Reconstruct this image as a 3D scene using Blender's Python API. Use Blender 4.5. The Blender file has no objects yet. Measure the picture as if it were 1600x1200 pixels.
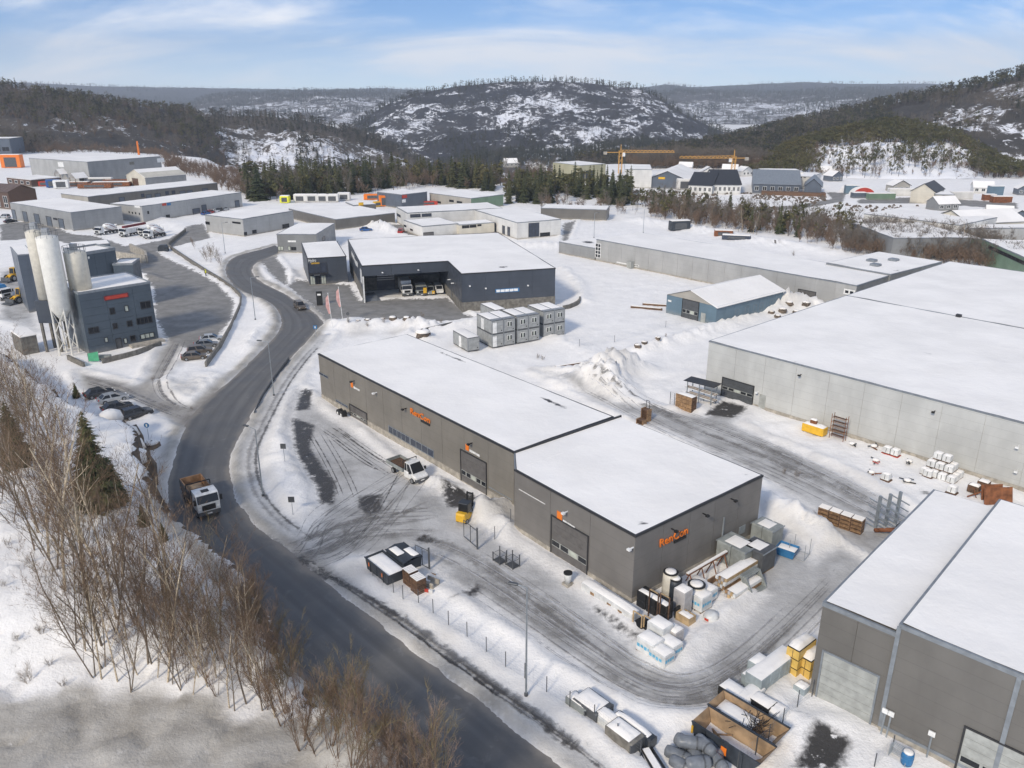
import bpy, math, random
import numpy as np
from mathutils import Vector, Matrix
random.seed(7); rng = np.random.default_rng(7)
sc = bpy.context.scene; COL = sc.collection

# ---------------------------------------------------------------- camera
F, HC = 1250.0, 45.0
HAZE = 1.35e-4
PITCH = math.atan((600 - 143) / F)
cam_d = bpy.data.cameras.new('camera'); cam = bpy.data.objects.new('camera', cam_d); COL.objects.link(cam)
cam.location = (0, 0, HC); cam.rotation_euler = (math.pi/2 - PITCH, 0, 0)
cam_d.sensor_width = 36; cam_d.lens = 36*F/1600; cam_d.clip_start = .5; cam_d.clip_end = 40000
sc.camera = cam
# ---------------------------------------------------------------- sky, sun, exposure
SUN_AZ, SUN_EL = math.radians(211), math.radians(34)
world = bpy.data.worlds.new('World'); sc.world = world; world.use_nodes = True
nt = world.node_tree; nt.nodes.clear()
def wn(t, **k):
    n = nt.nodes.new(t)
    for a, b in k.items(): setattr(n, a, b)
    return n
sky = wn('ShaderNodeTexSky', sky_type='NISHITA'); sky.sun_disc = False
sky.sun_elevation = SUN_EL; sky.sun_rotation = SUN_AZ; sky.altitude = 100; sky.air_density = 1.0; sky.dust_density = .0; sky.ozone_density = 2.0
tc = wn('ShaderNodeTexCoord'); sep = wn('ShaderNodeSeparateXYZ'); nt.links.new(tc.outputs['Generated'], sep.inputs[0])
def wmath(op, a, b=None):
    n = wn('ShaderNodeMath', operation=op)
    for i, s in enumerate((a, b)):
        if s is None: continue
        if isinstance(s, (int, float)): n.inputs[i].default_value = s
        else: nt.links.new(s, n.inputs[i])
    return n.outputs[0]
vz = wn('ShaderNodeCombineXYZ'); nt.links.new(sep.outputs[0], vz.inputs[0]); nt.links.new(sep.outputs[1], vz.inputs[1])
nt.links.new(wmath('ADD', wmath('MULTIPLY', sep.outputs[2], 2.6), .05), vz.inputs[2]); vn = wn('ShaderNodeVectorMath', operation='NORMALIZE'); nt.links.new(vz.outputs[0], vn.inputs[0]); nt.links.new(vn.outputs[0], sky.inputs[0])
zz = wmath('ADD', wmath('ABSOLUTE', sep.outputs[2]), .35)
cx = wmath('DIVIDE', sep.outputs[0], zz); cy = wmath('DIVIDE', sep.outputs[1], zz)
comb = wn('ShaderNodeCombineXYZ'); nt.links.new(cx, comb.inputs[0]); nt.links.new(cy, comb.inputs[1])
def cloud(scale, sx, sy, rot, lo, hi, dist, det=7):
    mp = wn('ShaderNodeMapping'); nt.links.new(comb.outputs[0], mp.inputs[0])
    mp.inputs['Rotation'].default_value = (0, 0, math.radians(rot)); mp.inputs['Scale'].default_value = (sx, sy, 1); mp.inputs['Location'].default_value = (3.7, 1.3, 0)
    nz = wn('ShaderNodeTexNoise'); nt.links.new(mp.outputs[0], nz.inputs['Vector'])
    nz.inputs['Scale'].default_value = scale; nz.inputs['Detail'].default_value = det; nz.inputs['Roughness'].default_value = .58; nz.inputs['Distortion'].default_value = dist
    r = wn('ShaderNodeMapRange'); r.interpolation_type = 'SMOOTHSTEP'; r.inputs[1].default_value = lo; r.inputs[2].default_value = hi
    nt.links.new(nz.outputs[0], r.inputs[0]); return r.outputs[0]
c1 = cloud(1.3, .8, 1.6, -24, .42, .72, .5)
c2 = cloud(3.6, .8, 1.7, -30, .42, .78, .6)
cl = wmath('MINIMUM', wmath('ADD', wmath('MULTIPLY', c1, .80), wmath('MULTIPLY', c2, .35)), .88)
skyc = wn('ShaderNodeMix', data_type='RGBA', blend_type='MULTIPLY'); skyc.inputs[0].default_value = 1
nt.links.new(sky.outputs[0], skyc.inputs['A']); skyc.inputs['B'].default_value = (.64, .93, 1.14, 1)
mixc = wn('ShaderNodeMix', data_type='RGBA'); nt.links.new(cl, mixc.inputs[0])
nt.links.new(skyc.outputs['Result'], mixc.inputs['A']); mixc.inputs['B'].default_value = (9.0, 8.8, 8.6, 1)
hz = wn('ShaderNodeMapRange'); hz.interpolation_type = 'SMOOTHSTEP'; hz.inputs[1].default_value = .085; hz.inputs[2].default_value = -.01; hz.inputs[3].default_value = 0; hz.inputs[4].default_value = .75; nt.links.new(sep.outputs[2], hz.inputs[0])
mixh = wn('ShaderNodeMix', data_type='RGBA'); nt.links.new(hz.outputs[0], mixh.inputs[0]); nt.links.new(mixc.outputs['Result'], mixh.inputs['A']); mixh.inputs['B'].default_value = (6.6, 7.3, 8.2, 1)
bg = wn('ShaderNodeBackground'); bg.inputs[1].default_value = .115; nt.links.new(mixh.outputs['Result'], bg.inputs[0])
wo = wn('ShaderNodeOutputWorld'); nt.links.new(bg.outputs[0], wo.inputs[0])
sun_d = bpy.data.lights.new('sun', 'SUN'); sun = bpy.data.objects.new('sun', sun_d); COL.objects.link(sun)
sun_d.energy = 2.0; sun_d.angle = math.radians(9.0); sun_d.color = (1, .89, .73)
sv = Vector((math.sin(SUN_AZ)*math.cos(SUN_EL), math.cos(SUN_AZ)*math.cos(SUN_EL), math.sin(SUN_EL)))
sun.rotation_euler = sv.to_track_quat('Z', 'Y').to_euler(); sun.location = (0, 0, 300)
vs = sc.view_settings; vs.view_transform = 'Standard'; vs.look = 'None'; vs.gamma = 1; vs.use_curve_mapping = False; vs.exposure = 0.54
sc.cycles.max_bounces = 5; sc.cycles.diffuse_bounces = 3; sc.cycles.glossy_bounces = 2; sc.cycles.transmission_bounces = 2; sc.cycles.transparent_max_bounces = 40; sc.cycles.volume_bounces = 0
sc.cycles.use_denoising = True

# ---------------------------------------------------------------- helpers
SP, CP = math.sin(PITCH), math.cos(PITCH)
def ray(px, py):
    X, Y = (px-800)/F, (py-600)/F
    return (X, CP - Y*SP, -SP - Y*CP)
def at(px, py, z=0.0):
    """the point of the place at height z that the photograph shows at this pixel"""
    d = ray(px, py); t = (z-HC)/d[2]
    return Vector((d[0]*t, d[1]*t, z))
def far(px, py, dist):
    d = ray(px, py); t = dist/d[1]
    return Vector((d[0]*t, dist, HC + d[2]*t))
def hsh(n):
    return np.modf(np.sin(n)*43758.5453)[0]
def vnoise(x, y, seed=0):
    xi, yi = np.floor(x), np.floor(y); fx, fy = x-xi, y-yi
    fx = fx*fx*(3-2*fx); fy = fy*fy*(3-2*fy)
    def h(a, b): return np.abs(np.modf(np.sin(a*127.1+b*311.7+seed*74.7)*43758.5453)[0])
    return (h(xi, yi)*(1-fx)+h(xi+1, yi)*fx)*(1-fy) + (h(xi, yi+1)*(1-fx)+h(xi+1, yi+1)*fx)*fy
def fbm(x, y, oct=4, seed=0, gain=.5):
    s = 0; a = 1; n = 0
    for i in range(oct):
        s = s + a*vnoise(x*2**i+i*17.3, y*2**i-i*9.1, seed+i); n += a; a *= gain
    return s/n
def sstep(a, b, x):
    t = np.clip((x-a)/(b-a), 0, 1); return t*t*(3-2*t)
def polysd(P, X, Y):
    """signed distance (inside positive) of points to polygon"""
    P = np.array(P, float); d = np.full(X.shape, 1e9); ins = np.zeros(X.shape, bool)
    for i in range(len(P)):
        a, b = P[i], P[(i+1) % len(P)]; e = b-a
        t = np.clip(((X-a[0])*e[0]+(Y-a[1])*e[1])/(e@e+1e-9), 0, 1)
        d = np.minimum(d, np.hypot(X-a[0]-t*e[0], Y-a[1]-t*e[1]))
        c = ((a[1] > Y) != (b[1] > Y)) & (X < (b[0]-a[0])*(Y-a[1])/(b[1]-a[1]+1e-12)+a[0]); ins ^= c
    return np.where(ins, d, -d)
def linesd(P, X, Y):
    P = np.array(P, float); d = np.full(X.shape, 1e9)
    for i in range(len(P)-1):
        a, b = P[i], P[i+1]; e = b-a
        t = np.clip(((X-a[0])*e[0]+(Y-a[1])*e[1])/(e@e+1e-9), 0, 1)
        d = np.minimum(d, np.hypot(X-a[0]-t*e[0], Y-a[1]-t*e[1]))
    return d
def wp(pts, z=0.0): return [at(x, y, z)[:2] for x, y in pts]

class MB:
    def __init__(s): s.v = []; s.f = []
    def add(s, vs, fs):
        o = len(s.v); s.v += [tuple(q) for q in vs]; s.f += [tuple(i+o for i in f) for f in fs]; return s
    def box(s, x0, x1, y0, y1, z0, z1):
        return s.add([(x0,y0,z0),(x1,y0,z0),(x1,y1,z0),(x0,y1,z0),(x0,y0,z1),(x1,y0,z1),(x1,y1,z1),(x0,y1,z1)],
                     [(0,3,2,1),(4,5,6,7),(0,1,5,4),(1,2,6,5),(2,3,7,6),(3,0,4,7)])
    def bbox(s, x0, x1, y0, y1, z0, z1, b):
        """box with chamfered upright and top edges"""
        def ring(i, z): return [(x0+i+b,y0+i,z),(x1-i-b,y0+i,z),(x1-i,y0+i+b,z),(x1-i,y1-i-b,z),(x1-i-b,y1-i,z),(x0+i+b,y1-i,z),(x0+i,y1-i-b,z),(x0+i,y0+i+b,z)]
        v = ring(0, z0)+ring(0, z1-b)+ring(b*.8, z1); f = [tuple(range(7,-1,-1)), tuple(range(16,24))]
        for k in (0, 8):
            for i in range(8): f.append((k+i, k+(i+1) % 8, k+8+(i+1) % 8, k+8+i))
        return s.add(v, f)
    def obox(s, c, sz, rz=0, rx=0):
        m = Matrix.Translation(c) @ Matrix.Rotation(rz, 4, 'Z') @ Matrix.Rotation(rx, 4, 'X')
        q = MB().box(-sz[0]/2, sz[0]/2, -sz[1]/2, sz[1]/2, -sz[2]/2, sz[2]/2)
        return s.add([m @ Vector(p) for p in q.v], q.f)
    def prism(s, pts, z0, z1):
        n = len(pts); return s.add([(x,y,z0) for x,y in pts]+[(x,y,z1) for x,y in pts],
            [tuple(range(n-1,-1,-1)), tuple(range(n,2*n))]+[(i,(i+1)%n,n+(i+1)%n,n+i) for i in range(n)])
    def xz(s, pts, y0, y1):
        """profile in the x-z plane (counter-clockwise seen from -y), extruded along y"""
        n = len(pts); return s.add([(x,y0,z) for x,z in pts]+[(x,y1,z) for x,z in pts],
            [tuple(range(n)), tuple(range(2*n-1,n-1,-1))]+[((i+1)%n,i,n+i,n+(i+1)%n) for i in range(n)])
    def yz(s, pts, x0, x1):
        n = len(pts); return s.add([(x0,y,z) for y,z in pts]+[(x1,y,z) for y,z in pts],
            [tuple(range(n-1,-1,-1)), tuple(range(n,2*n))]+[(i,(i+1)%n,n+(i+1)%n,n+i) for i in range(n)])
    def tube(s, a, b, r, r2=None, n=6, caps=True):
        a, b = Vector(a), Vector(b); r2 = r if r2 is None else r2; d = (b-a)
        if d.length < 1e-6: return s
        d.normalize(); u = d.orthogonal().normalized(); w = d.cross(u)
        vs = []
        for p, q in ((a, r), (b, r2)):
            for i in range(n):
                t = 2*math.pi*i/n; vs.append(p+u*(q*math.cos(t))+w*(q*math.sin(t)))
        fs = [(i,(i+1)%n,n+(i+1)%n,n+i) for i in range(n)]
        if caps: fs += [tuple(range(n-1,-1,-1)), tuple(range(n,2*n))]
        return s.add(vs, fs)
    def path(s, pts, r, n=6):
        for a, b in zip(pts[:-1], pts[1:]): s.tube(a, b, r, n=n)
        return s
    def lathe(s, prof, n=24, c=(0,0)):
        vs = []; m = len(prof)
        for r, z in prof:
            for i in range(n):
                t = 2*math.pi*i/n; vs.append((c[0]+r*math.cos(t), c[1]+r*math.sin(t), z))
        fs = [(k*n+i, k*n+(i+1)%n, (k+1)*n+(i+1)%n, (k+1)*n+i) for k in range(m-1) for i in range(n)]
        fs += [tuple(range(n-1,-1,-1)), tuple(range((m-1)*n, m*n))]
        return s.add(vs, fs)
    def build(s, name, m, parent=None, smooth=False, loc=None, rz=0):
        me = bpy.data.meshes.new(name); me.from_pydata(s.v, [], s.f)
        if m is not None: me.materials.append(MATS[m] if isinstance(m, str) else m)
        if smooth: me.shade_smooth()
        return link(name, me, parent, loc, rz)
def link(name, me, parent=None, loc=None, rz=0):
    o = bpy.data.objects.new(name, me); COL.objects.link(o)
    if parent is not None: o.parent = parent
    if loc is not None: o.location = loc
    if rz: o.rotation_euler[2] = rz
    return o
def tag(o, label, cat, group=None, kind=None):
    if label: o['label'] = label
    if cat: o['category'] = cat
    if group: o['group'] = group
    if kind: o['kind'] = kind
    return o
def T(name, label, cat, loc=(0,0,0), rz=0, group=None):
    o = bpy.data.objects.new(name, None); COL.objects.link(o); o.empty_display_size = .3
    o.location = loc; o.rotation_euler[2] = rz
    return tag(o, label, cat, group)
def dup(root, loc, rz=0, label=None, group=None, s=None):
    r = root.copy(); COL.objects.link(r); r.location = loc; r.rotation_euler[2] = rz
    if s is not None: r.scale = (s, s, s) if isinstance(s, (int, float)) else s
    if label: r['label'] = label
    if group: r['group'] = group
    for ch in root.children:
        c = ch.copy(); COL.objects.link(c); c.parent = r
        for g in ch.children:
            d = g.copy(); COL.objects.link(d); d.parent = c
    return r
def B(parent, name, m, x0, x1, y0, y1, z0, z1, bev=0):
    q = MB(); q.bbox(x0,x1,y0,y1,z0,z1,bev) if bev else q.box(x0,x1,y0,y1,z0,z1)
    return q.build(name, m, parent)
def text_mesh(txt, size, ext=.03, bold=0):
    c = bpy.data.curves.new('t', 'FONT'); c.body = txt; c.size = size; c.extrude = ext; c.offset = bold; c.resolution_u = 2
    o = bpy.data.objects.new('t', c); COL.objects.link(o)
    bpy.context.view_layer.update(); dg = bpy.context.evaluated_depsgraph_get()
    me = bpy.data.meshes.new_from_object(o.evaluated_get(dg)); bpy.data.objects.remove(o); me.materials.clear(); return me
def text(parent, name, txt, size, m, loc, rot, ext=.03, bold=0):
    me = text_mesh(txt, size, ext, bold); me.materials.append(MATS[m])
    o = link(name, me, parent, loc); o.rotation_euler = rot; return o

# ---------------------------------------------------------------- materials
MATS = {}
class N:
    def __init__(s, name):
        s.m = bpy.data.materials.new(name); s.m.use_nodes = True; MATS[name] = s.m
        s.t = s.m.node_tree; s.b = s.t.nodes['Principled BSDF']; s.o = s.t.nodes['Material Output']; s.tc = None
    def n(s, t, **k):
        q = s.t.nodes.new(t)
        for a, b in k.items(): setattr(q, a, b)
        return q
    def l(s, a, b): s.t.links.new(a, b)
    def coord(s, space='Object', scale=(1,1,1)):
        if s.tc is None: s.tc = s.n('ShaderNodeTexCoord'); s.geo = s.n('ShaderNodeNewGeometry')
        src = s.geo.outputs['Position'] if space == 'World' else s.tc.outputs[space]
        if scale == (1,1,1): return src
        mp = s.n('ShaderNodeMapping'); mp.inputs['Scale'].default_value = scale; s.l(src, mp.inputs[0]); return mp.outputs[0]
    def noise(s, sc_, det=4, rough=.55, space='Object', scale=(1,1,1), dist=0):
        q = s.n('ShaderNodeTexNoise'); s.l(s.coord(space, scale), q.inputs['Vector'])
        q.inputs['Scale'].default_value = sc_; q.inputs['Detail'].default_value = det; q.inputs['Roughness'].default_value = rough; q.inputs['Distortion'].default_value = dist
        return q.outputs[0]
    def rng(s, v, a, b, c=0., d=1., smooth=True):
        q = s.n('ShaderNodeMapRange'); q.interpolation_type = 'SMOOTHSTEP' if smooth else 'LINEAR'
        for i, k in enumerate((a, b, c, d)): q.inputs[i+1].default_value = k
        s.l(v, q.inputs[0]); return q.outputs[0]
    def math(s, op, a, b=None, c=None):
        q = s.n('ShaderNodeMath', operation=op)
        for i, k in enumerate((a, b, c)):
            if k is None: continue
            if isinstance(k, (int, float)): q.inputs[i].default_value = k
            else: s.l(k, q.inputs[i])
        return q.outputs[0]
    def mix(s, f, a, b, mode='MIX'):
        q = s.n('ShaderNodeMix', data_type='RGBA', blend_type=mode)
        for k, i in ((f, 0), (a, 'A'), (b, 'B')):
            if isinstance(k, (int, float)) and i == 0: q.inputs[0].default_value = k
            elif isinstance(k, (tuple, list)): q.inputs[i].default_value = (*k[:3], 1)
            else: s.l(k, q.inputs[i])
        return q.outputs['Result']
    def attr(s, name):
        q = s.n('ShaderNodeAttribute'); q.attribute_name = name; return q.outputs['Fac']
    def bump(s, v, dist, strength=1.):
        q = s.n('ShaderNodeBump'); q.inputs['Distance'].default_value = dist; q.inputs['Strength'].default_value = strength
        s.l(v, q.inputs['Height']); s.l(q.outputs[0], s.b.inputs['Normal'])
    def set(s, **k):
        for a, v in k.items():
            i = s.b.inputs[{'col':'Base Color','rough':'Roughness','metal':'Metallic','spec':'Specular IOR Level'}.get(a, a)]
            if isinstance(v, (tuple, list)): i.default_value = (*v[:3], 1)
            elif isinstance(v, (int, float)): i.default_value = v
            else: s.l(v, i)
        return s
def mul(c, k): return tuple(min(1, x*k) for x in c)
def mat(name, col, rough=.6, metal=0., var=.15, scale=1.5, bump=0., bscale=10., rand=0., spec=.4, streak=0.):
    s = N(name); n = s.noise(scale, 5)
    c = s.mix(s.rng(n, .3, .7), mul(col, 1-var), mul(col, 1+var))
    if streak:
        st = s.noise(1.0, 4, space='Object', scale=(1.6, 1.6, .12)); c = s.mix(s.rng(st, .5, .8, 0, streak), c, mul(col, .55))
    if rand:
        oi = s.n('ShaderNodeObjectInfo'); c2 = s.mix(oi.outputs['Random'], mul((1,1,1), 1-rand), mul((1,1,1), 1)); c = s.mix(1., c, c2, 'MULTIPLY')
    s.set(col=c, rough=rough, metal=metal, spec=spec)
    if bump: s.bump(s.noise(bscale, 4), bump)
    return s.m
def wallmat(name, col, pitch=1.15, rough=.42, along='z'):
    """sandwich panel cladding: fine horizontal joints, slight oil-canning and run-off streaks"""
    s = N(name); sp_ = s.n('ShaderNodeSeparateXYZ'); s.l(s.coord('World'), sp_.inputs[0])
    fr = s.math('FRACT', s.math('DIVIDE', sp_.outputs[2], pitch)); j = s.math('LESS_THAN', fr, .03)
    n = s.noise(.35, 5, space='World', scale=(1, 1, .6)); c = s.mix(s.rng(n, .3, .7), mul(col, .90), mul(col, 1.08))
    st = s.noise(1.2, 5, space='World', scale=(1.5, 1.5, .10)); c = s.mix(s.rng(st, .55, .85, 0, .25), c, mul(col, .75))
    c = s.mix(s.math('MULTIPLY', j, .45), c, mul(col, .5)); lowd = s.math('MULTIPLY', s.rng(s.math('ADD', sp_.outputs[2], s.math('MULTIPLY', s.noise(.9, 5, .6, 'World'), 1.6)), 2.0, .6), .45); c = s.mix(lowd, c, (.30, .28, .25))
    s.set(col=c, rough=s.rng(s.noise(.8, 4, space='World'), .3, .7, rough-.08, rough+.1), spec=.4)
    s.bump(s.noise(.7, 2, space='World', scale=(1, 1, 3)), .02, .5)
    return s.m
# snow on roofs and things
def snowmat(name, col, sc_, dist, dirt=0.):
    s = N(name); n = s.noise(.12, 5, space='World'); c = s.mix(s.rng(s.math('ADD', s.math('MULTIPLY', n, .6), s.math('MULTIPLY', s.noise(.035, 4, .6, 'World', (1, 1, 1), 1.5), .4)), .38, .62), mul(col, .91), col)
    if dirt: c = s.mix(s.rng(s.noise(.9, 6, space='World'), .45, .75, 0, dirt), c, (.42, .37, .31))
    s.set(col=c, rough=.75, spec=.25)
    a = s.noise(sc_, 6, .6, 'World'); b = s.noise(.25, 3, .5, 'World')
    s.bump(s.math('ADD', a, s.math('MULTIPLY', b, 3.)), dist, .7); return s
snowmat('snow', (.91, .88, .835), 2.2, .06)
snowmat('dirty_snow', (.74, .72, .69), 1.6, .12, .6)
s = snowmat('roof_snow', (.91, .882, .838), 1.2, .08)   # thin snow blown off in places down to the grey membrane
bare = s.attr('bare'); nz = s.noise(.9, 6, .65, 'World', (1, 1, 1), .6); old = s.b.inputs['Base Color'].links[0].from_socket
msk = s.rng(s.math('ADD', bare, s.math('MULTIPLY', s.math('SUBTRACT', nz, .5), 1.3)), .55, .95)
s.set(col=s.mix(msk, old, (.06, .06, .063)))
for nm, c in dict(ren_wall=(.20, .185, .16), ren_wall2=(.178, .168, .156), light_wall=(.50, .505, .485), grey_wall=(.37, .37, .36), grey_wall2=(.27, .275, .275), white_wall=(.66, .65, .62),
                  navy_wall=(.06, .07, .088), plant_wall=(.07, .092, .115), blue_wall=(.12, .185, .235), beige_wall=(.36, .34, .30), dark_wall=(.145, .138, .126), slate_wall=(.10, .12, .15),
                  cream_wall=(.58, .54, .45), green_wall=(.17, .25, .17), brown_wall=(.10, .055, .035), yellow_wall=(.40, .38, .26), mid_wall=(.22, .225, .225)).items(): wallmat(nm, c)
mat('earth', (.16, .115, .08), .95, var=.35, scale=.3, bump=.3, bscale=.6); mat('gate_grey', (.34, .35, .33), .5); mat('door_grey', (.125, .118, .112), .45); mat('door_dark', (.075, .08, .085), .45); mat('trim_dark', (.03, .03, .032), .5); mat('trim_grey', (.20, .22, .24), .45); mat('trim_white', (.7, .7, .68), .5)
mat('concrete', (.36, .33, .28), .85, var=.25, bump=.01, streak=.4); mat('concrete_dark', (.17, .16, .14), .85, var=.3, bump=.01, streak=.4)
mat('glass', (.016, .018, .022), .12, var=.1, spec=.35); mat('pane_blue', (.045, .055, .078), .12, spec=.45); mat('pane_light', (.45, .48, .42), .2)
mat('black', (.018, .018, .018), .5); mat('rubber', (.022, .022, .022), .8); mat('steel', (.36, .37, .38), .4, .6); mat('steel_dark', (.10, .105, .11), .5, .3); mat('galv', (.33, .36, .38), .45, .5)
mat('white_paint', (.74, .74, .72), .35); mat('orange', (.80, .20, .02), .4, var=.06); mat('yellow', (.72, .42, .03), .4, var=.1); mat('form_yellow', (.66, .44, .11), .5, var=.15); mat('red', (.45, .05, .03), .45); mat('darkred', (.17, .02, .025), .4); mat('blue', (.03, .16, .35), .45); mat('cyan_print', (.12, .42, .62), .5); mat('green', (.08, .38, .2), .6)
mat('bin_dark', (.035, .042, .052), .5, var=.25); mat('rust', (.20, .075, .03), .8, var=.4, bump=.01); mat('rustbed', (.26, .155, .085), .8, var=.4, scale=1.); mat('skip_inside', (.36, .25, .15), .8, var=.35, scale=.8)
mat('wood', (.34, .21, .11), .75, var=.3, scale=3, rand=.3); mat('wood_dark', (.15, .085, .05), .8, var=.4, scale=3, rand=.4); mat('wood_pale', (.50, .36, .20), .7, var=.25, rand=.2)
mat('pack_wrap', (.70, .71, .70), .35, rand=.15); mat('wrap_clear', (.45, .43, .42), .25, rand=.2); mat('grey_sack', (.20, .215, .235), .38, var=.2, rand=.25, bump=.05, bscale=2.5); mat('duct_grey', (.27, .29, .28), .5, rand=.2); mat('box_bluegrey', (.33, .38, .39), .5, rand=.15); mat('cabin_grey', (.24, .255, .265), .5, rand=.12); mat('cabin_side', (.33, .34, .335), .5, rand=.1)
mat('crane_yellow', (.62, .33, .07), .5); mat('silo_white', (.72, .70, .64), .4, streak=.35, var=.06); mat('silo_cream', (.62, .58, .49), .45, streak=.45, var=.08)
mat('car_grey', (.16, .16, .155), .25, .3, spec=.6); mat('car_black', (.016, .017, .02), .2, spec=.7); mat('car_silver', (.42, .43, .43), .25, .3); mat('car_white', (.72, .72, .70), .25); mat('car_bronze', (.14, .115, .09), .28, .3); mat('car_blue', (.03, .10, .28), .25); mat('car_red', (.32, .02, .02), .25)
mat('lamp_white', (.8, .8, .78), .4); mat('tail_red', (.4, .01, .01), .3); mat('hivis', (.75, .75, .05), .7); mat('trouser', (.03, .035, .05), .8); mat('skin', (.5, .33, .25), .6)
mat('bark_birch', (.52, .43, .31), .85, var=.45, scale=4, rand=.25); mat('bark_grey', (.23, .185, .14), .9, var=.35, scale=4, rand=.3); mat('bark_dark', (.07, .05, .037), .9, var=.3, scale=4, rand=.2)
mat('twig_brown', (.20, .13, .08), .9, var=.3, rand=.4); mat('twig_red', (.25, .175, .13), .9, var=.3, rand=.4); mat('twig_olive', (.21, .165, .085), .9, var=.3, rand=.4); mat('twig_mountain', (.085, .086, .092), .95, var=.25, scale=.05); mat('twig_far', (.155, .132, .108), .95, var=.25, scale=.05); mat('brush_far', (.21, .145, .10), .95, var=.3, scale=.05)
s = N('rock'); n1 = s.noise(1.2, 6, .65); s.set(col=s.mix(s.rng(n1, .3, .7), (.06,.05,.042), (.20,.155,.115)), rough=.9); s.bump(n1, .15)
mat('flag_red', (.55, .32, .30), .8)
def leafmat(name, a, b, wscale=.03):
    s = N(name); n = s.noise(wscale, 3, space='World'); oi = s.n('ShaderNodeObjectInfo')
    c = s.mix(s.rng(n, .35, .65), a, b); k = s.noise(2.5, 2); c = s.mix(s.rng(k, .3, .7), mul((1,1,1), .55), (1,1,1)) if False else s.mix(1., c, s.mix(s.rng(k, .35, .65), (.55,.55,.55), (1.25,1.25,1.25)), 'MULTIPLY')
    c = s.mix(1., c, s.mix(oi.outputs['Random'], (.65,.68,.65), (1.2,1.15,1.1)), 'MULTIPLY')
    s.set(col=c, rough=.8, spec=.2); return s.m
leafmat('spruce', (.045, .06, .03), (.10, .10, .045)); leafmat('pine', (.095, .10, .042), (.14, .125, .055)); leafmat('pine_dark', (.042, .05, .038), (.07, .07, .048)); leafmat('spruce_near', (.055, .07, .03), (.10, .105, .045), .2)
# ================================================================ the setting
# --- road edges
RB = [(930,1250),(870,1200),(800,1140),(700,1062),(600,985),(500,905),(440,857),(400,826),(376,797),(361,768),(356,728),(362,700),(380,668),(400,632),(424,594),(452,560),(474,538),(492,517),(506,505)]
LB2 = [(262,772),(268,742),(277,705),(290,665),(322,628),(360,596),(386,572),(400,557),(420,538),(434,522)]
Rw = wp(RB)
def resample(P, n):
    P = np.array(P, float); d = np.r_[0, np.cumsum(np.hypot(*np.diff(P, axis=0).T))]; t = np.linspace(0, d[-1], n)
    return np.c_[np.interp(t, d, P[:, 0]), np.interp(t, d, P[:, 1])]
def smooth(P, k=2):
    P = np.array(P, float)
    for _ in range(k):
        Q = [P[0]]
        for a, b in zip(P[:-1], P[1:]): Q += [a*.75+b*.25, a*.25+b*.75]
        P = np.array(Q+[P[-1]])
    return P
lower = smooth(Rw[:9]); tg = np.gradient(lower, axis=0); tg /= np.linalg.norm(tg, axis=1)[:, None]
nl = np.c_[-tg[:, 1], tg[:, 0]]; lowL = lower + nl*8.3
Lw = [tuple(p) for p in lowL[:-3:3]] + wp(LB2)
n_ = 70
RE = resample(smooth(Rw), n_); LE = resample(smooth(Lw), n_)
# upper road: past the junction, bend north-west then north-east
LU = smooth(wp([(434,522),(442,505),(437,487),(422,472),(400,463),(378,455),(360,440),(351,422),(360,404),(385,395),(412,389),(430,383)]))
RU = smooth(wp([(506,505),(494,492),(480,482),(462,471),(444,459),(424,449),(405,440),(393,428),(393,416),(405,407),(425,400),(442,391)]))
LU = resample(LU, 40); RU = resample(RU, 40)
LE = np.r_[LE, LU[1:]]; RE = np.r_[RE, RU[1:]]
road_poly = np.r_[LE, RE[::-1]]

packs = [
 [(462,598),(500,640),(560,680),(620,735),(700,775),(790,850),(865,892),(905,925),(985,1000),(1012,1045),(1045,1052),(1085,1035),(1140,980),(1195,925),(1245,885),(1310,850),(1372,885),(1300,960),(1225,1035),(1150,1100),(1085,1105),(1020,1100),(940,1062),(880,1030),(780,960),(690,905),(640,862),(600,868),(540,870),(505,888),(455,868),(430,846),(470,830),(500,800),(494,770),(465,720),(452,680),(455,630)],
 [(835,580),(900,596),(960,628),(1040,640),(1100,650),(1135,625),(1170,640),(1150,662),(1230,700),(1330,745),(1420,800),(1500,860),(1420,900),(1330,850),(1260,790),(1190,745),(1080,690),(960,640)],
 [(270,520),(302,520),(268,566),(247,598),(262,622),(300,634),(345,600),(345,640),(290,668),(240,645),(195,622),(130,606),(120,582),(165,590),(215,603),(232,585),(250,550)],
 [(470,862),(520,888),(640,962),(760,1050),(900,1150),(1000,1230),(945,1230),(840,1132),(700,1030),(600,958),(500,893)],
 [(0,425),(40,415),(52,470),(60,520),(30,505),(0,500)],
 [(1190,800),(1260,850),(1290,900),(1240,960),(1180,920),(1150,880)],
]
pave = [
 [(0,350),(60,345),(112,366),(150,369),(200,386),(262,374),(300,352),(318,350),(330,372),(280,384),(245,393),(262,405),(300,421),(340,443),(366,470),(362,498),(340,528),(300,548),(262,530),(244,500),(238,450),(215,418),(190,402),(140,387),(60,372),(0,378)],
 [(512,503),(488,478),(450,448),(462,438),(548,446),(562,470),(700,466),(728,490),(745,497),(690,503),(600,503),(560,495)],
 [(405,407),(430,400),(446,420),(450,447),(435,440),(420,425)],
 [(640,352),(740,345),(745,365),(690,372),(640,368),(600,350)],
 [(900,344),(880,350),(878,395),(930,360)][:3],
 [(1290,300),(1322,302),(1318,315),(1250,327),(1130,332),(1130,328),(1240,322),(1300,311)],
 [(1340,312),(1440,308),(1590,318),(1590,328),(1440,318),(1340,318)],
]
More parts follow.
